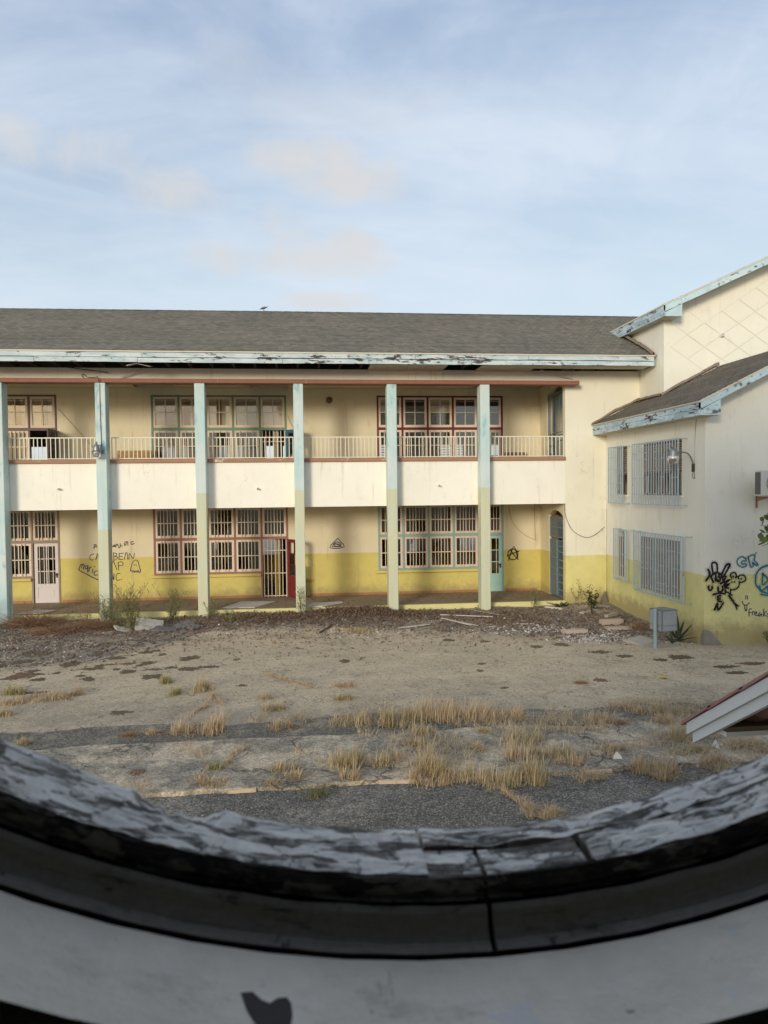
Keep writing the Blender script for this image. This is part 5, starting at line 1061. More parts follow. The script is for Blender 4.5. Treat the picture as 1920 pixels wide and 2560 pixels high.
ring('frame_segment', top_prof , -174.7, -93.15, M['frame_top'], 2, 300, .0022, None, ch)
ring('frame_segment', INN, -93.12, -90.15, M['frame_top'], 3, 24, .0010)
ring('frame_segment', OUT, -92.9, -8, M['frame_top'], 4, 300, .0024, 'outer strip of the frame right of the joint', ch)
ring('frame_segment', INN, -89.85, -84.1, M['frame_top'], 5, 36, .0012, 'short loose piece of the frame beside the joint')
ring('frame_segment', [(.4300,.595), (.4298,.5832)] + inner[1:] , -83.6, -8, M['frame_top'], 6, 280, .0022)
ring('frame_segment', top_prof , -7.7, 87, M['frame_top'], 7, 220, .0013)
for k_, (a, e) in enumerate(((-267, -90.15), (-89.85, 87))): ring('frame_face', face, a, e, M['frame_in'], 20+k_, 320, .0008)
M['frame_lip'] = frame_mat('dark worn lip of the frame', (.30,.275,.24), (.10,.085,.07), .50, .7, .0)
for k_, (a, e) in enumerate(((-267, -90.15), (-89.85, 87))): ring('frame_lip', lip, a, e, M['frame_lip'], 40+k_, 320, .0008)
ring('light_block_ring', [(.412,.598),(.402,.600),(.397,.612),(.393,.626),(.3925,.66)], -268, 88, M['dark_void'], 31, 200, .0)  # near-black ring added behind the frame, blocks light so its gaps go black
b = MB(); pp = [(-.103,.0),(-.085,.002),(-.070,-.010),(-.050,-.004),(-.040,-.006),(-.037,-.02),(-.046,-.045),(-.08,-.045),(-.092,-.02)]
# flake missing from the reveal: a thin patch lying on the cylinder
vs = []; chip = [(-.0328,.3457),(-.0276,.3474),(-.023,.3426),(-.0192,.3409),(-.0156,.3449),(-.0114,.346),(-.0093,.3423),(-.0085,.334),(-.0094,.325),(-.0150,.318),(-.0222,.320),(-.0250,.3268),(-.0293,.3346)]
for x, y in chip:
    xx = x; vs.append((xx, y, CZW - math.sqrt(.6170**2-(xx-CXW)**2)))
b.add(vs, [tuple(range(len(vs)-1, -1, -1))]); part('bare_patch', b, simple('bare dark patch', (.085,.075,.07), .9, .2, 20, .001), nb_, 'dark patch where paint has flaked off the reveal')
# tiled porch roof of the same building, lower right
pr_ = thing('porch_roof', (2.5, .46, 2.2), 'white edged tiled porch roof sloping down at the lower right', 'roof')
PXE, PYE, PZE, PS = 2.47, 4.57, 2.245, .61
pz = lambda y: PZE + PS*(PYE-y)
BZ = 2.277
M['rake_white'] = simple('grey white painted board', (.76,.77,.75), .55, .06, 3, .0006); M['tile_pink'] = simple('faded red roof tile', (.40,.20,.165), .75, .2, 8, .002); M['porch_soffit'] = simple('brown stained boards', (.17,.135,.095), .85, .2, 2, .002)
def slope_board(name, x0, x1, y0, y1, zb, zt, mat, root):
    return part(name, MB().prism([(y0, pz(y0)+zb), (y1, pz(y1)+zb), (y1, pz(y1)+zt), (y0, pz(y0)+zt)], x0, x1, 0), mat, root)
slope_board('rake_board', PXE, PXE+.03, .47, PYE-.005, -.075, .0, M['rake_white'], pr_)
slope_board('rake_board', PXE+.018, PXE+.05, .47, PYE-.05, -.145, -.077, M['rake_white'], pr_)
slope_board('roof_deck', PXE+.051, 6.5, .47, PYE-.02, -.035, -.005, M['porch_soffit'], pr_)
y = PYE+.05; i = 0
while y > 1.0:
    L = .36; m = MB().prism([(y-L, pz(y-L)+.012), (y, pz(y)+.002), (y, pz(y)+.024), (y-L, pz(y-L)+.026)], PXE-.012, PXE+.22, 0)
    part('roof_tile', m, M['tile_pink'], pr_)
    for q in range(1, 18):
        if q < 4: part('roof_tile', MB().tube([(PXE+.10+q*.22, y-L, pz(y-L)+.02), (PXE+.10+q*.22, y, pz(y)+.02)], .10, 10), M['tile_pink'], pr_)
    y -= L-.03; i += 1
part('roof_sheet', MB().prism([(.5, pz(.5)-.004), (PYE+.03, pz(PYE+.03)-.004), (PYE+.03, pz(PYE+.03)+.02), (.5, pz(.5)+.02)], PXE+.95, 6.5, 0), M['tile_pink'], pr_)
part('beam', MB().box(PXE+.052, 6.4, 4.20, 4.36, BZ+.03, pz(4.36)-.04), M['porch_soffit'], pr_)
part('beam_trim', MB().box(PXE+.052, 6.4, 4.19, 4.37, BZ, BZ+.029), M['rake_white'], pr_)
for q in (3.6, 6.2): part('post', MB().box(q, q+.14, 4.21, 4.35, -.1, BZ-.001), M['rake_white'], pr_)
# ------------------------------------------------------------------ lamps, cables and fittings
def bell_lamp(at, mats, bowl=True):
    D = Matrix.Translation(at); h = MB()
    h.lathe([(0,.36),(.030,.36),(.034,.35),(.034,.29),(.050,.285),(.068,.27),(.080,.20),(.088,.13),(.088,.12)], D, 20); return h, D
lt = thing('street_lamp', (-5.80, 21.84, 4.85), 'bell shaped metal lamp fixed to the second blue pillar', 'lamp')
h, D = bell_lamp((-5.845, 21.80, 4.86), M); part('housing', h, M['steel'], lt)
part('cap', MB().lathe([(0,.38),(.026,.38),(.030,.36)], D, 14), M['gate'], lt)
part('reflector', MB().lathe([(.088,.125),(.112,.095),(.132,.060),(.134,.045),(.128,.045),(.105,.085),(.06,.11)], D, 24), simple('shiny aluminium', (.55,.54,.52), .25, .1, 5, 0, .9), lt)
part('refractor', MB().lathe([(.130,.045),(.128,.0),(.112,-.050),(.075,-.078),(0,-.085)], D, 24), M['lamp_glass'], lt)
part('bracket', MB().tube([(-5.78,21.81,5.14),(-5.745,21.84,5.13),(-5.73,21.88,5.06),(-5.725,21.93,4.98),(-5.725,21.998,4.95)], .016, 8).box(-5.76,-5.69,21.985,21.999,4.90,5.02), M['steel'], lt)
wl = thing('wall_lamp', (9.43, 17.1, 4.2), 'grey lamp on a curved arm over the barred window of the side wing', 'lamp')
D = Matrix.Translation((8.90, 17.1, 4.36))
part('housing', MB().lathe([(0,.34),(.05,.34),(.09,.325),(.105,.29),(.108,.20),(.112,.17)], D, 22), M['steel'], wl)
part('reflector', MB().lathe([(.112,.172),(.128,.150),(.136,.115),(.136,.095),(.128,.095),(.10,.15)], D, 24), simple('pale aluminium', (.72,.72,.70), .3, .05, 5, 0, .6), wl)
part('refractor', MB().lathe([(.132,.095),(.128,.06),(.105,-.005),(.06,-.015),(0,-.018)], D, 24), M['lamp_glass'], wl)
part('photocell', MB().lathe([(0,.40),(.022,.40),(.028,.385),(.028,.34)], D, 12), M['rust'], wl)
part('arm', MB().tube(catmull([(9.0,17.1,4.60),(9.12,17.1,4.615),(9.25,17.1,4.60),(9.34,17.1,4.50),(9.395,17.1,4.36),(9.41,17.1,4.22)], 5), .020, 8), M['steel'], wl)
part('wall_bracket', MB().rbox(9.385, 9.438, 17.06, 17.14, 4.14, 4.34, .006), M['iron'], wl)
def cable(pts, r, mat, label, k=6, smooth=True): 
    return solo('cable', MB().tube(catmull(pts, k) if smooth else pts, r, 5), mat, tuple(pts[0]), label, 'cable')
cable([(9.41,17.1,4.14),(9.37,17.06,4.02),(9.40,17.02,3.98),(9.43,17.07,4.08),(9.435,17.07,4.5),(9.435,17.05,5.1),(9.432,17.0,5.40)], .007, M['cable'], 'dark cable looping below the curved arm lamp and up the wing wall', 8)
cable([(8.10,22.40,3.28),(8.13,22.40,2.9),(8.35,22.40,2.45),(8.75,22.40,2.22),(9.05,22.40,2.28),(9.36,22.30,2.55)], .008, M['cable'], 'dark cable sagging across the front wall to the downpipe', 8)
cable([(-5.765,21.99,6.9),(-5.765,21.985,6.2),(-5.755,21.985,5.6),(-5.75,21.985,5.1)], .008, M['cable'], 'thin cable running down the second pillar to the bell lamp', 4)
cable([(-5.765,21.97,6.93),(-5.80,21.93,7.09),(-5.95,22.3,7.13),(-6.2,22.4,7.14),(-6.27,22.39,7.20),(-6.33,22.38,7.23),(-6.36,22.38,7.17),(-6.30,22.38,7.12)], .010, M['cable'], 'stray cable end curling above the brown beam', 6)
cable([(-7.83,24.88,6.5),(-7.4,24.88,6.0),(-6.9,24.88,5.4),(-6.45,24.88,4.9)], .008, M['cable_pale'], 'thin slanting cable on the upper rear wall left of the second pillar', 4)
cable([(-.52,24.88,6.3),(-.42,24.88,6.05),(-.32,24.88,5.85)], .008, M['cable_pale'], 'short slanting cable beside the upper green window frame', 4)
cable([(7.0,24.88,3.2),(7.1,24.88,2.7),(7.35,24.88,2.35),(7.65,24.88,2.12),(7.95,24.88,1.98)], .008, M['cable_pale'], 'cable sagging down the lower rear wall beside the teal door', 5)
cable([(7.92,24.88,3.25),(7.92,24.88,2.6),(7.95,24.88,1.98)], .009, M['cable_pale'], 'cable hanging straight down the lower rear wall near the iron gate', 3)
cable([(-6.63,24.885,3.25),(-6.63,24.885,1.7),(-6.60,24.885,.6)], .009, M['cable_pale'], 'pale vertical cable on the lower wall right of the white door', 3)
cable([(-.28,24.885,3.25),(-.28,24.885,2.5),(-.27,24.885,1.75)], .009, M['cable_pale'], 'vertical cable beside the dark red door', 3)
for (fx, fy, lab) in ((-2.41, 23.8, 'bare fluorescent batten on the gallery ceiling above the green window'), (4.86, 23.6, 'bare fluorescent batten on the gallery ceiling above the maroon window')):
    t = thing('ceiling_light', (fx, fy, 7.18), lab, 'light')
    part('batten', MB().rbox(fx-.60, fx+.60, fy-.06, fy+.06, 7.11, 7.178, .01), M['sash'], t)
    part('tube', MB().tube([(fx-.57, fy, 7.085), (fx+.57, fy, 7.085)], .016, 8), M['white_plastic'], t); part('end_cap', MB().box(fx-.60, fx-.57, fy-.03, fy+.03, 7.06, 7.109).box(fx+.57, fx+.60, fy-.03, fy+.03, 7.06, 7.109), M['sash'], t)
t = thing('bulkhead_lamp', (.877, 24.89, 6.92), 'round brown lamp on the bare upper wall', 'lamp')
D = Matrix.Translation((.877, 24.89, 6.80)) @ Matrix.Rotation(R(90), 4, 'X')
part('base', MB().lathe([(.11,0),(.11,.03),(.085,.05)], D, 18), M['iron'], t); part('globe', MB().lathe([(.085,.05),(.09,.09),(.07,.14),(.04,.165),(0,.17)], D, 18), simple('brown glass globe', (.16,.10,.05), .3, .2, 9, 0), t)
b = MB(); D = Matrix.Translation((7.1, 24.8, 3.885)) 
cb = MB().xbox(Matrix.Translation((-5.36, 24.32, 4.50)) @ Matrix.Rotation(R(-14), 4, 'X'), 1.10, .018, 1.28); solo('chipboard_panel', cb, M['osb'], (-5.36, 24.3, 3.88), 'flaky chipboard sheet leaning behind the railing left of the green window', 'board')
bp = MB().xbox(Matrix.Translation((-4.74, 24.45, 4.50)) @ Matrix.Rotation(R(-10), 4, 'X'), .10, .016, 1.26); solo('plywood_strip', bp, M['plywood'], (-4.74, 24.4, 3.88), 'narrow brown board leaning beside the chipboard sheet', 'board')
solo('brown_board', MB().xbox(Matrix.Translation((7.2, 24.65, 4.45)) @ Matrix.Rotation(R(-8), 4, 'X'), .76, .016, 1.13), M['plywood'], (7.2, 24.6, 3.88), 'reddish brown board leaning on the upper wall at the right of the gallery', 'board')
ac = thing('air_conditioner', (10.75, 16.1, 3.5), 'white air conditioner unit on a rusty wall bracket at the right edge', 'air conditioner')
part('casing', MB().rbox(10.44, 11.30, 15.98, 16.22, 3.55, 4.14, .012), M['white_plastic'], ac)
part('side_grille', MB().box(10.432, 10.4395, 16.0, 16.20, 3.59, 4.10), M['grey_panel'], ac)
for q in range(9): part('fin', MB().box(10.424, 10.4315, 16.005, 16.195, 3.60+q*.056, 3.612+q*.056), M['grey_panel'], ac)
g_ = MB(); D = Matrix.Translation((10.80, 15.975, 3.84)) @ Matrix.Rotation(R(90), 4, 'X')
for q in range(5): g_.lathe([(.06+q*.04, 0), (.06+q*.04, .008), (.068+q*.04, .008), (.068+q*.04, 0)], D, 28)
part('fan_grille', g_, M['grey_panel'], ac)
part('bracket', MB().prism([(15.96, 3.535), (16.585, 3.535), (16.585, 3.42)], 10.70, 10.73, 0).prism([(15.96, 3.535), (16.585, 3.535), (16.585, 3.40)], 11.15, 11.18, 0), M['rust'], ac)
for xx in (10.70, 11.15): part('bracket_rail', MB().box(xx, xx+.03, 16.56, 16.588, 3.26, 3.80), M['rust'], ac)
# ------------------------------------------------------------------ litter bin
bn = thing('litter_bin', (8.13, 16.4, 0), 'square grey metal litter bin on a round blue post', 'litter bin')
part('post', MB().tube([(8.10, 16.40, -.05), (8.10, 16.40, .93)], .040, 12).lathe([(.04,.93),(.04,.945),(0,.95)], Matrix.Translation((8.10,16.40,0)), 12), M['gate'], bn)
Dm = Matrix.Translation((8.36, 16.52, .62)) @ Matrix.Rotation(R(14), 4, 'Z')
M['bin_edge'] = peel('rust spotted bin edge', (.17,.175,.18), (.20,.10,.055), .45, (1,1,1), 9, .15, .6)
M['bin'] = peel('grey galvanised bin', (.30,.325,.34), (.17,.115,.09), .28, (1,1,1), 5, .12, .5)
bx_ = MB(); s2 = .215
for q in range(4):
    Dq = Dm @ Matrix.Rotation(R(90*q), 4, 'Z'); bx_.xbox(Dq @ Matrix.Translation((0, -s2, .05)), 2*s2-.02, .008, .48)
bx_.xbox(Dm @ Matrix.Translation((0,0,-.185)), 2*s2-.02, 2*s2-.02, .01)
part('box', bx_, M['bin'], bn)
fr = MB()
for q in range(4):
    Dq = Dm @ Matrix.Rotation(R(90*q), 4, 'Z')
    fr.xbox(Dq @ Matrix.Translation((s2-.012, -s2-.003, .05)), .018, .012, .50); fr.xbox(Dq @ Matrix.Translation((0, -s2-.005, .29)), 2*s2, .014, .016); fr.xbox(Dq @ Matrix.Translation((0, -s2-.005, -.19)), 2*s2, .014, .016); fr.xbox(Dq @ Matrix.Translation((0, -s2-.006, -.06)), 2*s2-.05, .012, .012)
part('frame', fr, M['bin_edge'], bn); part('dark_sheet', MB().xbox(Dm @ Matrix.Translation((0,0,.20)), 2*s2-.03, 2*s2-.03, .004), M['dark_void'], bn)  # flat near-black sheet across the box, a little below its rim
part('bracket', MB().box(8.13, 8.19, 16.39, 16.41, .50, .54).box(8.13, 8.19, 16.39, 16.41, .80, .84), M['rust'], bn)
# ------------------------------------------------------------------ slabs, blocks, boards and laths lying about
def slab(name, x, y, sx, sy, sz, rz, mat, label, cat, tilt=0, tiltx=0, z=None, rough=.012, seed=1):
    z0 = gh(x, y) if z is None else z; D = Matrix.Translation((x, y, z0+sz/2)) @ Matrix.Rotation(R(rz), 4, 'Z') @ Matrix.Rotation(R(tilt), 4, 'Y') @ Matrix.Rotation(R(tiltx), 4, 'X')
    m = MB(); nx, ny = 8, 5; vs = []
    for k in (-1, 1):
        for j in range(ny+1):
            for i in range(nx+1):
                u, v = i/nx*2-1, j/ny*2-1; p = Vector((u*sx/2, v*sy/2, k*sz/2)); e = max(abs(u), abs(v))
                d = Vector((mnoise.noise((i*.9, j*.8, seed)), mnoise.noise((i*.8, j*.9, seed+5)), mnoise.noise((i*.7, j*.7, seed+9)))) * rough
                if e == 1: p.z *= .86
                vs.append(D @ (p+d))
    w = nx+1; N = w*(ny+1); fs = []
    for j in range(ny):
        for i in range(nx): a = j*w+i; fs += [(a, a+w, a+w+1, a+1), (N+a, N+a+1, N+a+w+1, N+a+w)]
    rim = [i for i in range(nx+1)] + [j*w+nx for j in range(1, ny+1)] + [ny*w+i for i in range(nx-1, -1, -1)] + [j*w for j in range(ny-1, 0, -1)]
    for a, b_ in zip(rim, rim[1:]+rim[:1]): fs.append((a, b_, N+b_, N+a))
    m.add(vs, fs); return solo(name, m, mat, (x, y, z0), label, cat)
M['slab'] = simple('sun bleached concrete slab', (.46,.42,.35), .9, .15, 3, .006); M['slab_dark'] = simple('dark broken asphalt slab', (.16,.15,.14), .95, .25, 5, .008); M['block'] = simple('pale pinkish block', (.50,.41,.32), .9, .14, 4, .005)
slab('concrete_slab', -4.25, 20.66, .72, .62, .06, 12, M['slab'], 'largest pale cracked slab tilted on the rubble heap at the left', 'slab', 12, 20, .13, .03, 2)
slab('concrete_slab', -4.75, 20.5, .75, .35, .05, 30, M['slab'], 'narrow broken slab wedge sloping down left of the tilted slab', 'slab', 14, 10, .06, .03, 12)
slab('asphalt_slab', -3.75, 20.30, .62, .42, .05, -8, M['slab_dark'], 'dark slab fragment in front of the tilted pale slab', 'slab', 5, 4, .08, .03, 3)
slab('asphalt_slab', -3.30, 20.62, .50, .36, .05, 25, M['slab_dark'], 'dark slab fragment right of the tilted pale slab', 'slab', -7, 8, .12, .03, 4)
slab('asphalt_slab', -4.05, 20.08, .55, .25, .04, 5, M['slab_dark'], 'thin dark slab flake lowest on the rubble heap at the left', 'slab', 3, 2, .05, .03, 5)
slab('asphalt_slab', -3.00, 20.40, .34, .24, .05, 40, M['slab_dark'], 'small bluish slab flake at the right end of the rubble heap', 'slab', -4, 6, .10, .03, 6)
slab('asphalt_slab', -8.35, 20.1, .8, .4, .04, 20, M['slab_dark'], 'dark flat slab lying at the far left before the dry bush', 'slab', 8, 5, None, .03, 7)
slab('concrete_block', 6.92, 18.45, .66, .20, .10, 4, M['block'], 'pale block lying alone left of the white rubble heap', 'block', 0, 3, None, .006, 7)
slab('concrete_block', 8.30, 19.35, .62, .18, .16, 3, M['block'], 'pale upright block nearest the foot of the wing wall', 'block', 0, 2, None, .006, 8)
slab('concrete_block', 8.22, 18.75, .66, .26, .07, -2, M['block'], 'pale flat block just in front of the upright block', 'block', 0, 0, None, .01, 9)
slab('concrete_slab', 8.12, 17.15, .62, .55, .06, 28, M['slab'], 'square grey slab lying left of the litter bin', 'slab', -3, 4, None, .012, 10)
slab('concrete_slab', 8.36, 16.62, .85, .50, .03, 8, M['concrete'], 'grey footing slab under the litter bin', 'slab', 0, 0, -.005, .012, 11)
slab('concrete_slab', 8.35, 21.05, .75, .14, .05, 32, M['slab'], 'narrow kerb piece lying before the small bush', 'slab', 0, 0, None, .01, 13)
slab('concrete_slab', 8.72, 20.3, .62, .12, .10, 38, M['concrete'], 'angled stone edging piece right of the small bush', 'slab', 0, 0, None, .012, 14)
slab('concrete_slab', 8.9, 21.6, .5, .25, .05, 20, M['concrete'], 'small flat stone in the inner corner of the two walls', 'slab', 3, 2, None, .012, 15)
slab('concrete_slab', 7.55, 21.9, .60, .12, .05, -50, M['lath'], 'pale stone edging lying at the end of the platform kerb', 'slab', 0, 0, None, .008, 16)
def quad_sheet(name, pts, z, th, mat, label, cat): return solo(name, MB().prism(pts, z, z+th, 2), mat, (pts[0][0], pts[0][1], z), label, cat)
quad_sheet('white_sheet', [(-2.55,22.78),(-1.55,22.70),(-.95,23.85),(-2.05,24.05)], .236, .014, M['white_board'], 'white ceiling board lying on the platform before the barred doorway', 'board')
quad_sheet('white_sheet', [(.02,22.50),(.50,22.46),(.95,23.0),(1.15,23.18),(.62,23.12),(.25,23.16)], .238, .05, M['white_board'], 'crumpled white board on the platform edge right of the fourth pillar', 'board')
quad_sheet('white_sheet', [(-8.5,22.7),(-7.75,22.68),(-7.5,23.2),(-8.1,23.4)], .238, .016, M['white_board'], 'pale board lying on the platform behind the dry brown bush', 'board')
def lath(a, b_, w, h, label, mat='lath'):
    a, b_ = Vector((*a, gh(*a)+.03)), Vector((*b_, gh(*b_)+.03)); d = (b_-a); L = d.length; q = d.to_track_quat('X', 'Z').to_matrix().to_4x4()
    solo('plank', MB().xbox(Matrix.Translation((a+b_)/2) @ q, L, w, h), M[mat], tuple(a), label, 'plank')
lath((2.47,19.6), (3.35,19.95), .09, .018, 'short white plank lying before the fifth pillar')
lath((3.90,21.25), (5.35,20.75), .05, .02, 'long thin pale batten pointing at the sixth pillar')
lath((3.85,20.72), (4.45,19.6), .045, .018, 'pale batten lying slanted in front of the long thin one'); lath((3.95,20.55), (4.62,19.5), .03, .015, 'thinnest batten, beside the slanted one')
lath((5.05,21.9), (5.62,21.0), .06, .018, 'short batten at the foot of the sixth pillar', 'concrete')
lath((5.6,19.6), (6.2,19.55), .035, .015, 'small white batten lying near the dry leaves at the right')
lath((.35,19.3), (.72,20.1), .045, .03, 'dark charred stick on the gravel below the gallery', 'twig')
# crumpled papers, leaf, bird
def paper(x, y, s, label, seed):
    r = random.Random(seed); m = MB(); P_ = [(x+s*a+r.uniform(-.02,.02), y+s*b_+r.uniform(-.02,.02), strip_h(x, y)+c*s) for a, b_, c in ((-.5,-.3,0),(.5,-.35,0),(.4,.4,.05),(-.4,.45,.05),(0,0,1.0),(-.25,.1,.55),(.28,-.1,.5))]
    m.add(P_, [(0,1,6),(0,6,4),(0,4,5),(1,2,6),(6,2,4),(2,3,4),(4,3,5),(5,3,0)]); solo('crumpled_paper', m, M['papers'], (x, y, 0), label, 'litter')
paper(4.25, 9.72, .10, 'crumpled white carton left of the tall dry grass on the raised strip', 1); paper(5.85, 10.0, .11, 'crumpled white carton further right, just below the porch roof', 2)
solo('fallen_leaf', MB().add([(6.93,13.85,.02),(7.0,13.8,.035),(7.08,13.84,.03),(7.10,13.9,.045),(7.03,13.93,.03),(6.96,13.92,.04)], [(0,1,2,3,4,5)]), M['leaf_yellow'], (7,13.86,0), 'single yellow leaf lying on the bare courtyard at the right', 'leaf')
bd = thing('pigeon', (-1.32, ry, rz), 'dark pigeon stooping on the roof ridge', 'bird')
def body(prof, nseg=10):
    m = MB(); vs = []
    for (x, z, rx_, rz_) in prof:
        for q in range(nseg): a = 2*math.pi*q/nseg; vs.append((-1.32+x, ry+rx_*math.cos(a), rz+.02+z+rz_*math.sin(a)))
    n = len(prof); m.add(vs, [(i*nseg+q, i*nseg+(q+1) % nseg, (i+1)*nseg+(q+1) % nseg, (i+1)*nseg+q) for i in range(n-1) for q in range(nseg)] + [tuple(range(nseg-1,-1,-1)), tuple((n-1)*nseg+q for q in range(nseg))], smooth=True); return m
part('body', body([(-.125,.050,.004,.004),(-.112,.058,.014,.014),(-.095,.068,.020,.020),(-.078,.074,.020,.021),(-.055,.082,.030,.032),(-.02,.090,.045,.045),(.025,.100,.048,.044),(.06,.112,.036,.030),(.085,.125,.020,.014),(.12,.142,.022,.007),(.155,.158,.026,.004)]), M['bird'], bd)
part('beak', MB().lathe([(.005,0),(.001,.025),(0,.026)], Matrix.Translation((-1.32-.122, ry, rz+.068)) @ Matrix.Rotation(R(-155), 4, 'Y'), 6), M['twig'], bd)
for s_ in (-1, 1):
    part('wing', MB().add([(-1.36,ry+s_*.047,rz+.12),(-1.30,ry+s_*.052,rz+.14),(-1.24,ry+s_*.042,rz+.15),(-1.175,ry+s_*.02,rz+.165),(-1.24,ry+s_*.044,rz+.115),(-1.32,ry+s_*.050,rz+.09)], [(0,1,2,3,4,5)]), M['bird_grey'], bd)
    part('leg', MB().tube([(-1.31,ry+s_*.018,rz+.075),(-1.305,ry+s_*.018,rz+.02)], .004, 5).tube([(-1.33,ry+s_*.018,rz+.021),(-1.295,ry+s_*.018,rz+.021)], .004, 5), M['rust'], bd)

# ------------------------------------------------------------------ plants
def blade(m, p, h, lean, az, w, tint, seg=3, droop=1.0):
    d = Vector((math.cos(az), math.sin(az), 0)); n = Vector((-d.y, d.x, 0)); L = []; Rr = []
    for i in range(seg+1):
        t = i/seg; q = p + d*(lean*h*t**(1+.8*droop)) + Vector((0,0,h*(t - .25*lean*t*t)))
        ww = w*(1-t)**.7*.5 + .0008; L.append(q+n*ww); Rr.append(q-n*ww)
    k = seg+1; m.add(L+Rr, [(i, i+1, k+i+1, k+i) for i in range(seg)], tint=tint)
def zg(x, y): return strip_h(x, y) if YR < y < YS else (-.013 if y <= YR else (-.01 if y < YG else gh(x, y)))
def tuft(cx, cy, w, h, kind, seed):
    r = random.Random(seed); m = MB(); dpt = max(.10, min(.5, w*.42)); n = int(min(1100, 110 + 1150*w*max(.35, h))); wind = r.uniform(-.4, .5)
    lob = [(r.uniform(-.46,.46)*w, r.uniform(-.45,.45)*dpt, r.uniform(.09,.22)*max(w,.30)) for _ in range(max(3, int(w/.10)))]
    for i in range(n):
        lx, ly, lr = r.choice(lob); x = cx+lx+r.gauss(0, lr*.75); y = cy+ly+r.gauss(0, min(lr*.75, .16)); hh = h*r.uniform(.35, 1.12)*(.72+.55*mnoise.noise((lx*9, ly*9, seed)))*(1 - .22*min(1, abs(x-cx)/(w*.5+.01)))
        if r.random() < .35: hh *= .5
        blade(m, Vector((x, y, zg(x, y)-.01)), hh, abs(r.gauss(.38, .32)), wind + r.gauss(0, 1.3), r.uniform(.007, .0135), r.random(), 3)
    for i in range(int(n*.45)):                      # dead thatch lying at the foot
        lx, ly, lr = r.choice(lob); x = cx+lx+r.gauss(0, lr*.8); y = cy+ly+r.gauss(0, min(lr*.7, .14)); blade(m, Vector((x, y, zg(x, y)+.005)), r.uniform(.05,.13), r.uniform(1.2, 2.6), r.uniform(0, 6.28), .007, r.random(), 2)
    return m
LAB = {0:'small green tuft with a pale plume, topmost at the left of the courtyard',1:'low green tuft left of a drooping dry clump in the courtyard',2:'drooping reddish dry clump between green tuft and bare ground',4:'ragged dry clump under an arching strand left of the tall tuft',5:'tall upright straw tuft standing on the dark gutter strip',
 7:'yellowing clump trailing down onto the dark gutter strip',8:'dry clump at the end of the trailing yellow one, over a rusty stain',9:'dry clump at the far left against the window frame',10:'flat dry wisp highest in the middle of the courtyard',11:'small dry wisp just below the flat one',12:'left end of the long dry grass bank on the gutter strip',
 13:'broad dense clump on the raised strip below the grass bank',15:'slim clump right of the broad dense one on the raised strip',17:'flattened dry mat on a sandy mound at the near edge of the raised strip',19:'green and straw clump on the sandy slab edge',22:'dark green low mat on the kerb line',
 46:'rusty fan shaped clump alone on the gutter strip at the right',62:'dry clump on the dark road at the end of a long runner',66:'greenish tuft at the right end of the left dry mat'}
SPRIG = {3:'tiny dry sprig on a rusty stain, leftmost on the dark gutter strip', 16:'thin leaning sprig right beside the slim clump on the raised strip', 18:'little green sprig above the flattened dry mat on the sandy mound', 20:'dry sprig leaning at the right of the green and straw clump', 21:'small dry sprig at the kerb line left of the dark green mat',
 43:'sprig between the grass bank and the dense grass of the raised strip', 48:'tiny sprig just left of the rusty fan shaped clump', 50:'tiny rusty sprig below right of the rusty fan shaped clump', 61:'sparse sprig on the dark road beside the end of the long runner', 69:'low reddish sprig on a stain at the left of the gutter clumps'}
bank = MB()
for i, (x, y, w, h, kd) in enumerate(CLUMPS):
    kk = {'s':'grass_s','m':'grass_m','g':'grass_g','G':'grass_g','r':'grass_r','D':'weed'}[kd]
    if i in (66,): kk = 'grass_g'
    if kd == 'D': h = .10
    tm = tuft(x, y, w*1.12, h*.9, kd, 100+i)
    if i in LAB: solo('grass_clump', tm, M[kk], (x, y, zg(x, y)), LAB[i], 'grass')
    elif i in SPRIG: solo('grass_sprig', tm, M[kk], (x, y, zg(x, y)), SPRIG[i], 'grass', 'small dry sprigs in the cracks')
    else:
        b_ = bank if kd != 'm' else globals().setdefault('bank2', MB()); b_.add(tm.v, tm.f); b_.tint[-len(tm.f):] = tm.tint
for nm, b_, kk in (('dry_grass', bank, 'grass_s'), ('dry_grass', bank2, 'grass_m')):
    o = place(nm, mesh(nm, b_, (0,0,0), M[kk])); tag(o, 'straw coloured grass spreading in banks over the raised strip' if kk == 'grass_s' else 'yellowing grass mixed into the dry banks on the raised strip', 'grass', None, 'stuff')
r = random.Random(77); th = MB()
for _ in range(15000):                                # thin dead thatch between the clumps
    x, y = r.uniform(-2.6, 6.9), r.uniform(9.35, 12.5)
    if mnoise.noise((x*.9, y*1.1, 6)) + .5*mnoise.noise((x*3, y*3, 1)) + (-.35 if x < .4 else .05) < .05: continue
    blade(th, Vector((x, y, zg(x, y)+.004)), r.uniform(.05,.20), r.uniform(.4, 2.0), r.uniform(0, 6.28), .006, r.random(), 2)
o = place('dry_thatch', mesh('dry_thatch', th, (0,0,0), M['grass_s'])); tag(o, 'low dead thatch lying between the dry clumps', 'grass', None, 'stuff')
for i, pl in enumerate(STRANDS):
    m = MB(); P_ = catmull([(x+r.gauss(0,.05), y+r.gauss(0,.07), 0) for x, y in pl], 10)
    for q in P_:
        for _ in range(r.randint(2, 15)): 
            x, y = q.x+r.gauss(0,.025), q.y+r.gauss(0,.03); blade(m, Vector((x, y, zg(x, y)+.01)), r.uniform(.05,.11), r.uniform(.4, 1.8), r.uniform(0, 6.28), .008, r.random(), 2)
    m.tube([(q.x, q.y, zg(q.x, q.y)+.03) for q in P_], .008, 4)
    solo('grass_runner', m, M['grass_s'], tuple(P_[0]), ('long dry runner crossing the dark road', 'dry runner arching over the raised strip at the left', 'dry runner climbing from the ragged clump to the gutter', 'dry reddish runner lying high in the courtyard', 'dry runner along the gutter at the right')[i], 'grass')
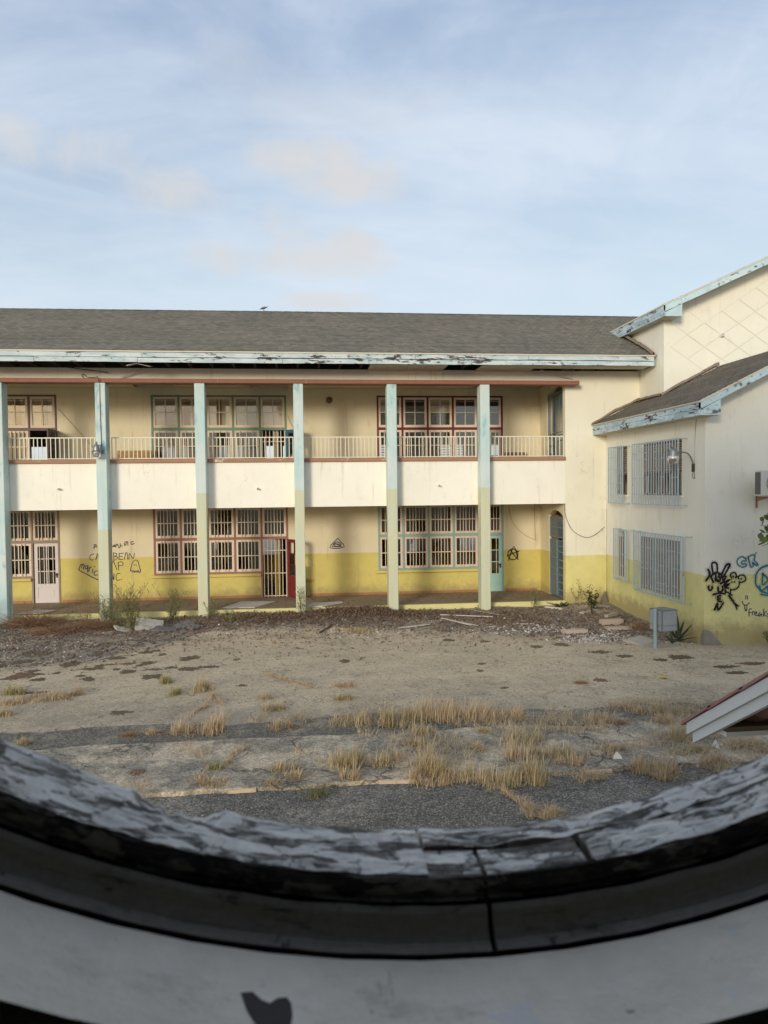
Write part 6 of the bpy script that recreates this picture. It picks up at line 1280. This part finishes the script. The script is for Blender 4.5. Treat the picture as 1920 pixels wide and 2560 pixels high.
# tall weeds with branching stems
def weed(x, y, h, spread, n, label, mat='weed', leafy=.3, seed=1, cat='weed', lz=None):
    r = random.Random(seed); z = gh(x, y) if lz is None else lz; t = thing('weed', (x, y, z), label, cat); st_, lf = MB(), MB()
    for i in range(n):
        a = r.uniform(0, 6.28); hh = h*r.uniform(.55, 1); d = Vector((math.cos(a), math.sin(a)*.6, 0))*spread*r.uniform(.2, 1); p0 = Vector((x+r.gauss(0,.10), y+r.gauss(0,.07), z-.02)); p = [p0 + d*(k/6)**1.4 + Vector((r.gauss(0,.012), r.gauss(0,.012), hh*k/6)) for k in range(7)]
        st_.tube(p, .006, 4, False, .003)
        for k in range(2, 7):
            for _ in range(2):
                a2 = r.uniform(0, 6.28); L = hh*r.uniform(.08, .26); e = p[k] + Vector((math.cos(a2)*.6, math.sin(a2)*.5, .75))*L; st_.tube([p[k], (p[k]+e)/2+Vector((0,0,-.01)), e], .0042, 3, False, .0024)
                for _2 in range(2): 
                    q = p[k].lerp(e, r.uniform(.4, 1)); s_ = r.uniform(.008, .016); lf.add([q+Vector((-s_,0,0)), q+Vector((0,-s_*.5,-s_)), q+Vector((s_,0,0)), q+Vector((0,s_*.4,s_))], [(0,1,2,3)], tint=r.random())
    for i in range(int(900*leafy)):
        a = r.uniform(0, 6.28); rr = spread*.6*r.random()**.6; q = Vector((x+rr*math.cos(a), y+rr*math.sin(a)*.6, z+h*.38*r.random()**1.6*(1.2-rr/spread*.6))); s_ = r.uniform(.010,.024); u = Vector((r.gauss(0,1), r.gauss(0,1), r.gauss(0,.6))).normalized(); v = u.orthogonal().normalized()
        lf.add([q-u*s_, q-v*s_*.5, q+u*s_, q+v*s_*.5], [(0,1,2,3)], tint=r.random())
    part('stem', st_, M['weed'] if mat == 'weed' else M[mat], t); part('foliage', lf, M[mat], t, kind='stuff')
weed(-4.95, 21.6, 1.05, .55, 30, 'tall feathery weed standing right of the second pillar', 'weed', .35, 1)
weed(-5.55, 21.45, .85, .5, 26, 'thinner weed tangling in front of the second pillar', 'weed', .45, 2)
weed(-6.15, 21.5, .75, .35, 10, 'sparse dry weed left of the second pillar', 'weed_dry', .1, 3)
weed(-3.83, 21.75, 1.0, .55, 18, 'wiry weed with a leafy base left of the third pillar', 'weed', .0, 4)
weed(-2.75, 21.8, .55, .25, 8, 'thin weed climbing the foot of the third pillar', 'weed', .15, 5)
weed(-.15, 21.75, .75, .22, 9, 'thin twining weed at the foot of the fourth pillar', 'weed', .12, 6)
weed(6.95, 21.9, .75, .22, 7, 'sparse weed before the platform kerb at the right', 'weed', .10, 7)
weed(8.45, 22.15, .75, .6, 4, 'thin arching stems against the yellow front wall', 'weed', .03, 8)
weed(-9.0, 21.3, .85, .4, 16, 'weed at the foot of the leftmost blue pillar', 'weed', .4, 9)
weed(-4.7, 20.5, .32, .25, 16, 'low bright green weed left of the tilted slab', 'weed', .4, 10)
weed(7.9, 22.1, .18, .4, 12, 'low leafy weeds at the end of the platform kerb', 'leaf_dark', .3, 11)
weed(-2.1, 21.35, .28, .6, 12, 'low creeping weeds right of the third pillar', 'weed', .5, 12)
def twig_bush(x, y, w, h, n, mat, label, seed, leaves=0):
    r = random.Random(seed); m = MB(); t = thing('dry_bush', (x, y, gh(x, y)), label, 'bush')
    for i in range(n):
        a = r.uniform(0, 6.28); rr = r.random()**.5; p = Vector((x+r.gauss(0,w*.16), y+r.gauss(0,w*.07), gh(x, y)-.02)); e = Vector((math.cos(a)*w*.5*rr, math.sin(a)*w*.28*rr, h*r.uniform(.35,1)*(1.1-.6*rr))); q = p+e*.5+Vector((r.gauss(0,.04), r.gauss(0,.04), r.gauss(.03,.03)))
        m.tube([p, q, p+e], .0055, 3, False, .002)
        for _ in range(3): s_ = p+e*r.uniform(.4,1); m.tube([s_, s_+Vector((r.gauss(0,.07), r.gauss(0,.06), r.gauss(.03,.05)))], .003, 3, False, .0015)
    part('branch', m, M[mat], t, kind='stuff')
    if leaves:
        lf = MB()
        for i in range(leaves):
            q = Vector((x+r.gauss(0,w*.24), y+r.gauss(0,w*.12), gh(x, y)+abs(r.gauss(0,h*.38)))); s_ = r.uniform(.010,.022); u = Vector((r.gauss(0,1), r.gauss(0,1), r.gauss(0,.6))).normalized(); v = u.orthogonal().normalized(); lf.add([q-u*s_, q-v*s_*.5, q+u*s_, q+v*s_*.5], [(0,1,2,3)], tint=r.random())
        part('foliage', lf, M[mat], t, kind='stuff')
twig_bush(-7.5, 21.35, 1.75, .62, 420, 'weed_dry', 'reddish brown dead bush before the first bay', 21)
twig_bush(-5.7, 20.85, 1.5, .32, 260, 'weed_dry', 'low tangle of dry brown weeds before the second pillar', 22, 900)
twig_bush(-4.9, 20.9, .9, .42, 120, 'weed', 'green brown tangle right of the low dry weeds', 23, 700)
twig_bush(-6.6, 20.5, 1.6, .26, 200, 'weed_dry', 'flattened brown weeds in front of the dead bush', 27, 1100)
twig_bush(-8.9, 20.9, 1.2, .34, 150, 'weed', 'low grey green scrub before the leftmost pillar', 24, 800)
twig_bush(8.75, 18.55, .6, .34, 60, 'weed_dry', 'grey dead scrub behind the pale blocks', 25)
def leafy_bush(name, x, y, w, h, n, mat, label, seed, ls=(.03, .05), stem=.10, cat='bush', top=None):
    r = random.Random(seed); z = gh(x, y); t = thing(name, (x, y, z), label, cat); s_, lf = MB(), MB()
    for i in range(9):
        a = 6.28*i/9+r.uniform(-.3,.3); tip = Vector((x+math.cos(a)*w*.42*r.uniform(.3,1), y+math.sin(a)*w*.3, z+h*r.uniform(.6,.95)))
        if i == 0 and top: tip = Vector((x+top[0], y, z+h*top[1]))
        s_.tube([Vector((x,y,z-.03)), Vector((x,y,z+h*stem)).lerp(tip,.3), tip], .008, 5, False, .003)
        for _ in range(n//9):
            q = Vector((x,y,z+h*.12)).lerp(tip, r.uniform(.25,1.02)) + Vector((r.gauss(0,w*.055), r.gauss(0,w*.055), r.gauss(0,h*.04))); L = r.uniform(*ls); u = Vector((r.gauss(0,1), r.gauss(0,1), r.gauss(.3,.6))).normalized(); v = u.cross(Vector((0,0,1))).normalized(); w_ = u.cross(v)*.012
            lf.add([q, q+u*L*.4+v*L*.3+w_, q+u*L, q+u*L*.4-v*L*.3+w_, q+u*L*.5-w_*.6], [(0,1,4),(1,2,4),(0,4,3),(4,2,3)], tint=r.random())
    part('stem', s_, M['twig'], t); part('foliage', lf, M[mat], t, kind='stuff')
leafy_bush('bush', 8.25, 20.6, .58, .78, 330, 'leaf_dark', 'small dark green bush growing before the front wall', 31, (.045,.075), .15, 'bush', (-.08, 1.1))
leafy_bush('bush', -3.80, 21.55, .55, .45, 420, 'weed', 'round leafy green bush left of the third pillar', 32, (.02,.04), .1)
def agave(x, y, specs, label, seed):
    r = random.Random(seed); z = gh(x, y); t = thing('agave_plant', (x, y, z), label, 'plant')
    for (az, el, L) in specs:
        d = Vector((math.cos(R(az))*math.cos(R(el)), math.sin(R(az))*math.cos(R(el)), math.sin(R(el)))); s_ = d.cross(Vector((0,0,1))); s_ = s_.normalized() if s_.length > .01 else Vector((1,0,0)); n_ = s_.cross(d); vs = []; k = 6
        for i in range(k+1):
            u = i/k; w = L*.075*(math.sin(math.pi*min(1, .25+u*.75))**.8)+.001; p = Vector((x, y, z+.02))+d*L*u+Vector((0,0,-.10*L*u*u)); vs += [p-s_*w, p-n_*w*.35, p+s_*w]
        m = MB().add(vs, [(i*3+q, i*3+q+1, i*3+q+4, i*3+q+3) for i in range(k) for q in range(2)], smooth=True); m.tint = [r.random()]*len(m.f); part('leaf', m, M['agave'], t)
agave(9.05, 17.15, [(a_, e_, l_*.82) for a_, e_, l_ in [(80,82,.95),(20,68,.72),(-20,55,.62),(150,60,.55),(200,45,.55),(-60,38,.62),(-90,30,.5),(30,30,.7),(-35,20,.65),(170,20,.5),(110,50,.6),(0,50,.75)]], 'spiky agave behind the litter bin', 41)
agave(8.75, 16.85, [(70,60,.36),(150,50,.33),(220,40,.36),(300,35,.36),(10,40,.34),(100,75,.34)], 'smaller spiky plant directly below the litter bin', 42)
# tree at the right edge: trunk outside the picture, its leaves reaching in
tr = thing('tree', (12.3, 15.2, 0), 'large leaved tree reaching in at the right edge', 'tree'); r = random.Random(9)
part('trunk', MB().tube(catmull([(12.3,15.2,-.1),(12.25,15.2,.9),(12.35,15.25,1.9),(12.2,15.2,2.7)], 4), .09, 9, True, .05), M['bark'], tr)
lmesh = [mesh('leaf', MB().add([(0,0,0),(.35*a,.30,.02),(.42*a,.55,.0),(.25*a,.85,-.03),(0,1,-.06),(-.25*a,.85,-.03),(-.42*a,.55,0),(-.35*a,.30,.02),(0,.5,-.05)], [(0,1,8),(1,2,8),(2,3,8),(3,4,8),(4,5,8),(5,6,8),(6,7,8),(7,0,8)]), (0,0,0), M['leaf_tree']) for a in (1.0, .85, 1.15)]
for q in range(14):
    a = r.uniform(0, 6.28); tip = Vector((12.2+math.cos(a)*r.uniform(.8,1.6), 15.2+math.sin(a)*1.3, r.uniform(1.9,4.0)))
    if q < 4: tip = Vector((9.98+.05*q, 15.1+.15*q, (3.05, 2.75, 2.45, 2.9)[q]))
    b0 = Vector((12.3,15.22,r.uniform(1.6,2.6))); mid = b0.lerp(tip,.5)+Vector((0,0,.35)); path = catmull([b0, mid, tip], 6); part('limb', MB().tube(path, .022, 6, True, .006), M['bark'], tr)
    for k in range(19 if q >= 4 else 40):
        p = path[int(r.uniform(.35, 1)*(len(path)-1))] + Vector((r.gauss(0,.13), r.gauss(0,.13), r.gauss(0,.10))); L = r.uniform(.15,.23)
        if q < 4 and p.x < 9.90: p.x = 9.90 + r.uniform(0,.12)
        o = place('leaf', r.choice(lmesh), tr, tuple(p)); o.scale = (L*.8, L, L); o.rotation_euler = (R(r.uniform(-75,-15)), R(r.uniform(-30,30)), r.uniform(0, 6.28))
leafy_bush('shrub', 10.86, 16.2, .6, .42, 220, 'weed', 'low grey green shrub at the foot of the wing wall, right edge', 33, (.04,.08), .1, 'shrub')
# ------------------------------------------------------------------ loose ground cover
def patch(m, x, y, w, d, seed):                    # ragged mat of small crumbs
    r = random.Random(seed); d = max(d, .10); n = int(min(600, 140*w*d/.05*.5 + 25))
    for _ in range(n):
        a, k = r.uniform(0, 6.283), r.random()**.5
        lim = .62+.55*mnoise.noise((math.cos(a)*1.5, math.sin(a)*1.5, seed*1.7))+.35*mnoise.noise((math.cos(a)*4.5, math.sin(a)*4.5, seed*.9))
        px, py = x+w*.5*k*lim*math.cos(a)+r.gauss(0, .02), y+d*.5*k*lim*math.sin(a)+r.gauss(0, .02); z = zg(px, py); s_ = r.uniform(.012, .040); b0 = r.uniform(0, 6.28); h = r.uniform(.004, .022)
        ps = [(px+s_*math.cos(b0+t)*r.uniform(.6, 1.3), py+s_*math.sin(b0+t)*r.uniform(.6, 1.3), z-.002) for t in (0, 1.57, 3.14, 4.71)]
        m.add(ps+[(px+r.gauss(0,.008), py+r.gauss(0,.008), z+h)], [(0,1,4),(1,2,4),(2,3,4),(3,0,4)], tint=r.random())
ms, mr = MB(), MB()
for i, (x, y, w, d) in enumerate(MOSS): patch(mr if i in (3, 9, 10, 22, 24, 30) else ms, x, y, w, d*1.15, i*3+1)
r = random.Random(14)
for i in range(46):
    x, y = r.uniform(-9.3, -2), r.gauss(16.9, 1.0)
    if y > 14.2: patch(ms, x, y, r.uniform(.15,.7), r.uniform(.1,.4), 200+i)
for nm, b_, k, lab in (('moss', ms, 'moss', 'dark matted moss patches scattered over the courtyard'), ('dead_moss', mr, 'moss_red', 'reddish matted debris patches in the courtyard')):
    o = place(nm, mesh(nm, b_, (0,0,0), M[k])); tag(o, lab, 'moss', None, 'stuff')
def dens(x, y):                                   # 0..1 how much rubble lies at a point
    lim = earth_lim(x)-.2
    if y < lim or y > 22.2: return 0
    return min(1, (y-lim)/.6)*(.55+.6*mnoise.noise((x*.9, y*.9, 3)))
def chip(m, x, y, s, r, flat=.6):
    z = zg(x, y); a = r.uniform(0, 6.28); D = Matrix.Translation((x, y, z+s*.25)) @ Matrix.Rotation(a, 4, 'Z') @ Matrix.Rotation(r.gauss(0,.35), 4, 'X'); P_ = [D @ Vector((q[0]*s*r.uniform(.6,1.2), q[1]*s*r.uniform(.6,1.2), q[2]*s*flat*r.uniform(.6,1.2))) for q in ((1,0,0),(0,1,0),(-1,0,0),(0,-1,0),(0,0,1),(0,0,-1))]
    m.add(P_, [(0,1,4),(1,2,4),(2,3,4),(3,0,4),(1,0,5),(2,1,5),(3,2,5),(0,3,5)])
r = random.Random(5); cw, cg, cd = MB(), MB(), MB()
n = 0
while n < 8000:
    x, y = r.uniform(-10, 9.3), r.uniform(15.8, 22.2)
    if r.random() > dens(x, y): continue
    n += 1; q = r.random()
    if q < .07: chip(cw, x, y, abs(r.gauss(.012,.012))+.008, r)
    elif q < .40: chip(cg, x, y, abs(r.gauss(.012,.014))+.008, r)
    else: chip(cd, x, y, abs(r.gauss(.018,.016))+.010, r)
for cxx, cyy, sx, sy, n in ((7.15,17.75,.75,.40,800),(6.3,19.0,.8,.4,460),(7.75,18.2,.4,.5,260),(5.0,19.0,.9,.5,120),(-6.8,18.9,1.5,.5,60),(-2.2,19.6,.8,.4,70),(1.3,19.3,1.6,.6,160),(8.6,16.9,.7,.3,70)):
    for _ in range(n): x, y = r.gauss(cxx, sx*.6), r.gauss(cyy, sy*.6); chip(cw if r.random() < .7 else cg, min(x, 9.2), y, abs(r.gauss(.008,.014))+.009, r)
for _ in range(420): x, y = r.uniform(-9.5, 9.3), r.uniform(8.3, 17.5); chip(r.choice((cg, cd, cd)), x, y, abs(r.gauss(.006,.008))+.005, r)
for nm, b_, k, lab in (('white_rubble', cw, 'stone_white', 'white rubble chips strewn along the building'), ('grey_gravel', cg, 'stone_grey', 'grey gravel strewn along the building'), ('dark_debris', cd, 'stone_dark', 'dark earthy crumbs strewn along the building')):
    o = place(nm, mesh(nm, b_, (0,0,0), M[k])); tag(o, lab, 'rubble', None, 'stuff')
lm = MB(); r = random.Random(6); n = 0
def leafq(x, y, z):
    s_ = r.uniform(.028,.065); u = Vector((r.gauss(0,1), r.gauss(0,1), r.gauss(0,.5))).normalized(); v = u.cross(Vector((r.gauss(0,.3), r.gauss(0,.3), 1))).normalized()*s_*.45; q = Vector((x, y, z)); k = u.cross(v)*.35
    lm.add([q-u*s_, q+v+k, q+u*s_, q-v+k], [(0,1,2),(0,2,3)], tint=r.random())
for cxx, cyy, sx, sy, n in ((-.3,21.6,1.6,.40,2300),(1.5,21.5,1.1,.45,2600),(-2.6,21.0,1.0,.5,500),(3.6,21.7,1.2,.3,500),(5.9,20.4,.8,.5,600),(-5.5,20.6,1.5,.6,500),(8.6,19.9,.6,.3,250),(8.3,19.0,.6,.3,150),(7.4,18.0,.6,.3,150),(0,19.6,6,1.5,2200),(-3,22.0,3,.2,400),(3.0,20.6,2.2,.8,900),(-7,20.2,2,1.0,900),(6.5,19.6,1.4,1.0,700)):
    for _ in range(n):
        x, y = r.gauss(cxx, sx), r.gauss(cyy, sy)
        if 16 < y < 22.38 and x < 9.3: leafq(x, y, gh(x, y)+.012+abs(r.gauss(0,.035 if 21 < y else .012)))
for _ in range(260): x, y = r.uniform(-9, 8), r.uniform(22.6, 24.7); leafq(x, y, .245)
o = place('leaf_litter', mesh('leaf_litter', lm, (0,0,0), M['litter'])); tag(o, 'brown dead leaves heaped along the platform kerb', 'leaves', None, 'stuff')
tw = MB(); r = random.Random(8)
for _ in range(330):
    x, y = r.uniform(-9.5, 9.2), r.gauss(19.2, 1.5)
    if dens(x, y) <= 0: continue
    a = r.uniform(0, 6.28); L = r.uniform(.08,.5); p = Vector((x, y, zg(x, y)+.015)); e = p+Vector((math.cos(a)*L, math.sin(a)*L, r.uniform(0,.03))); tw.tube([p, (p+e)/2+Vector((r.gauss(0,.03), r.gauss(0,.03), .012)), e], r.uniform(.004,.009), 4, False, .003)
o = place('twigs', mesh('twigs', tw, (0,0,0), M['twig'])); tag(o, 'thin brown twigs strewn over the debris', 'twigs', None, 'stuff')
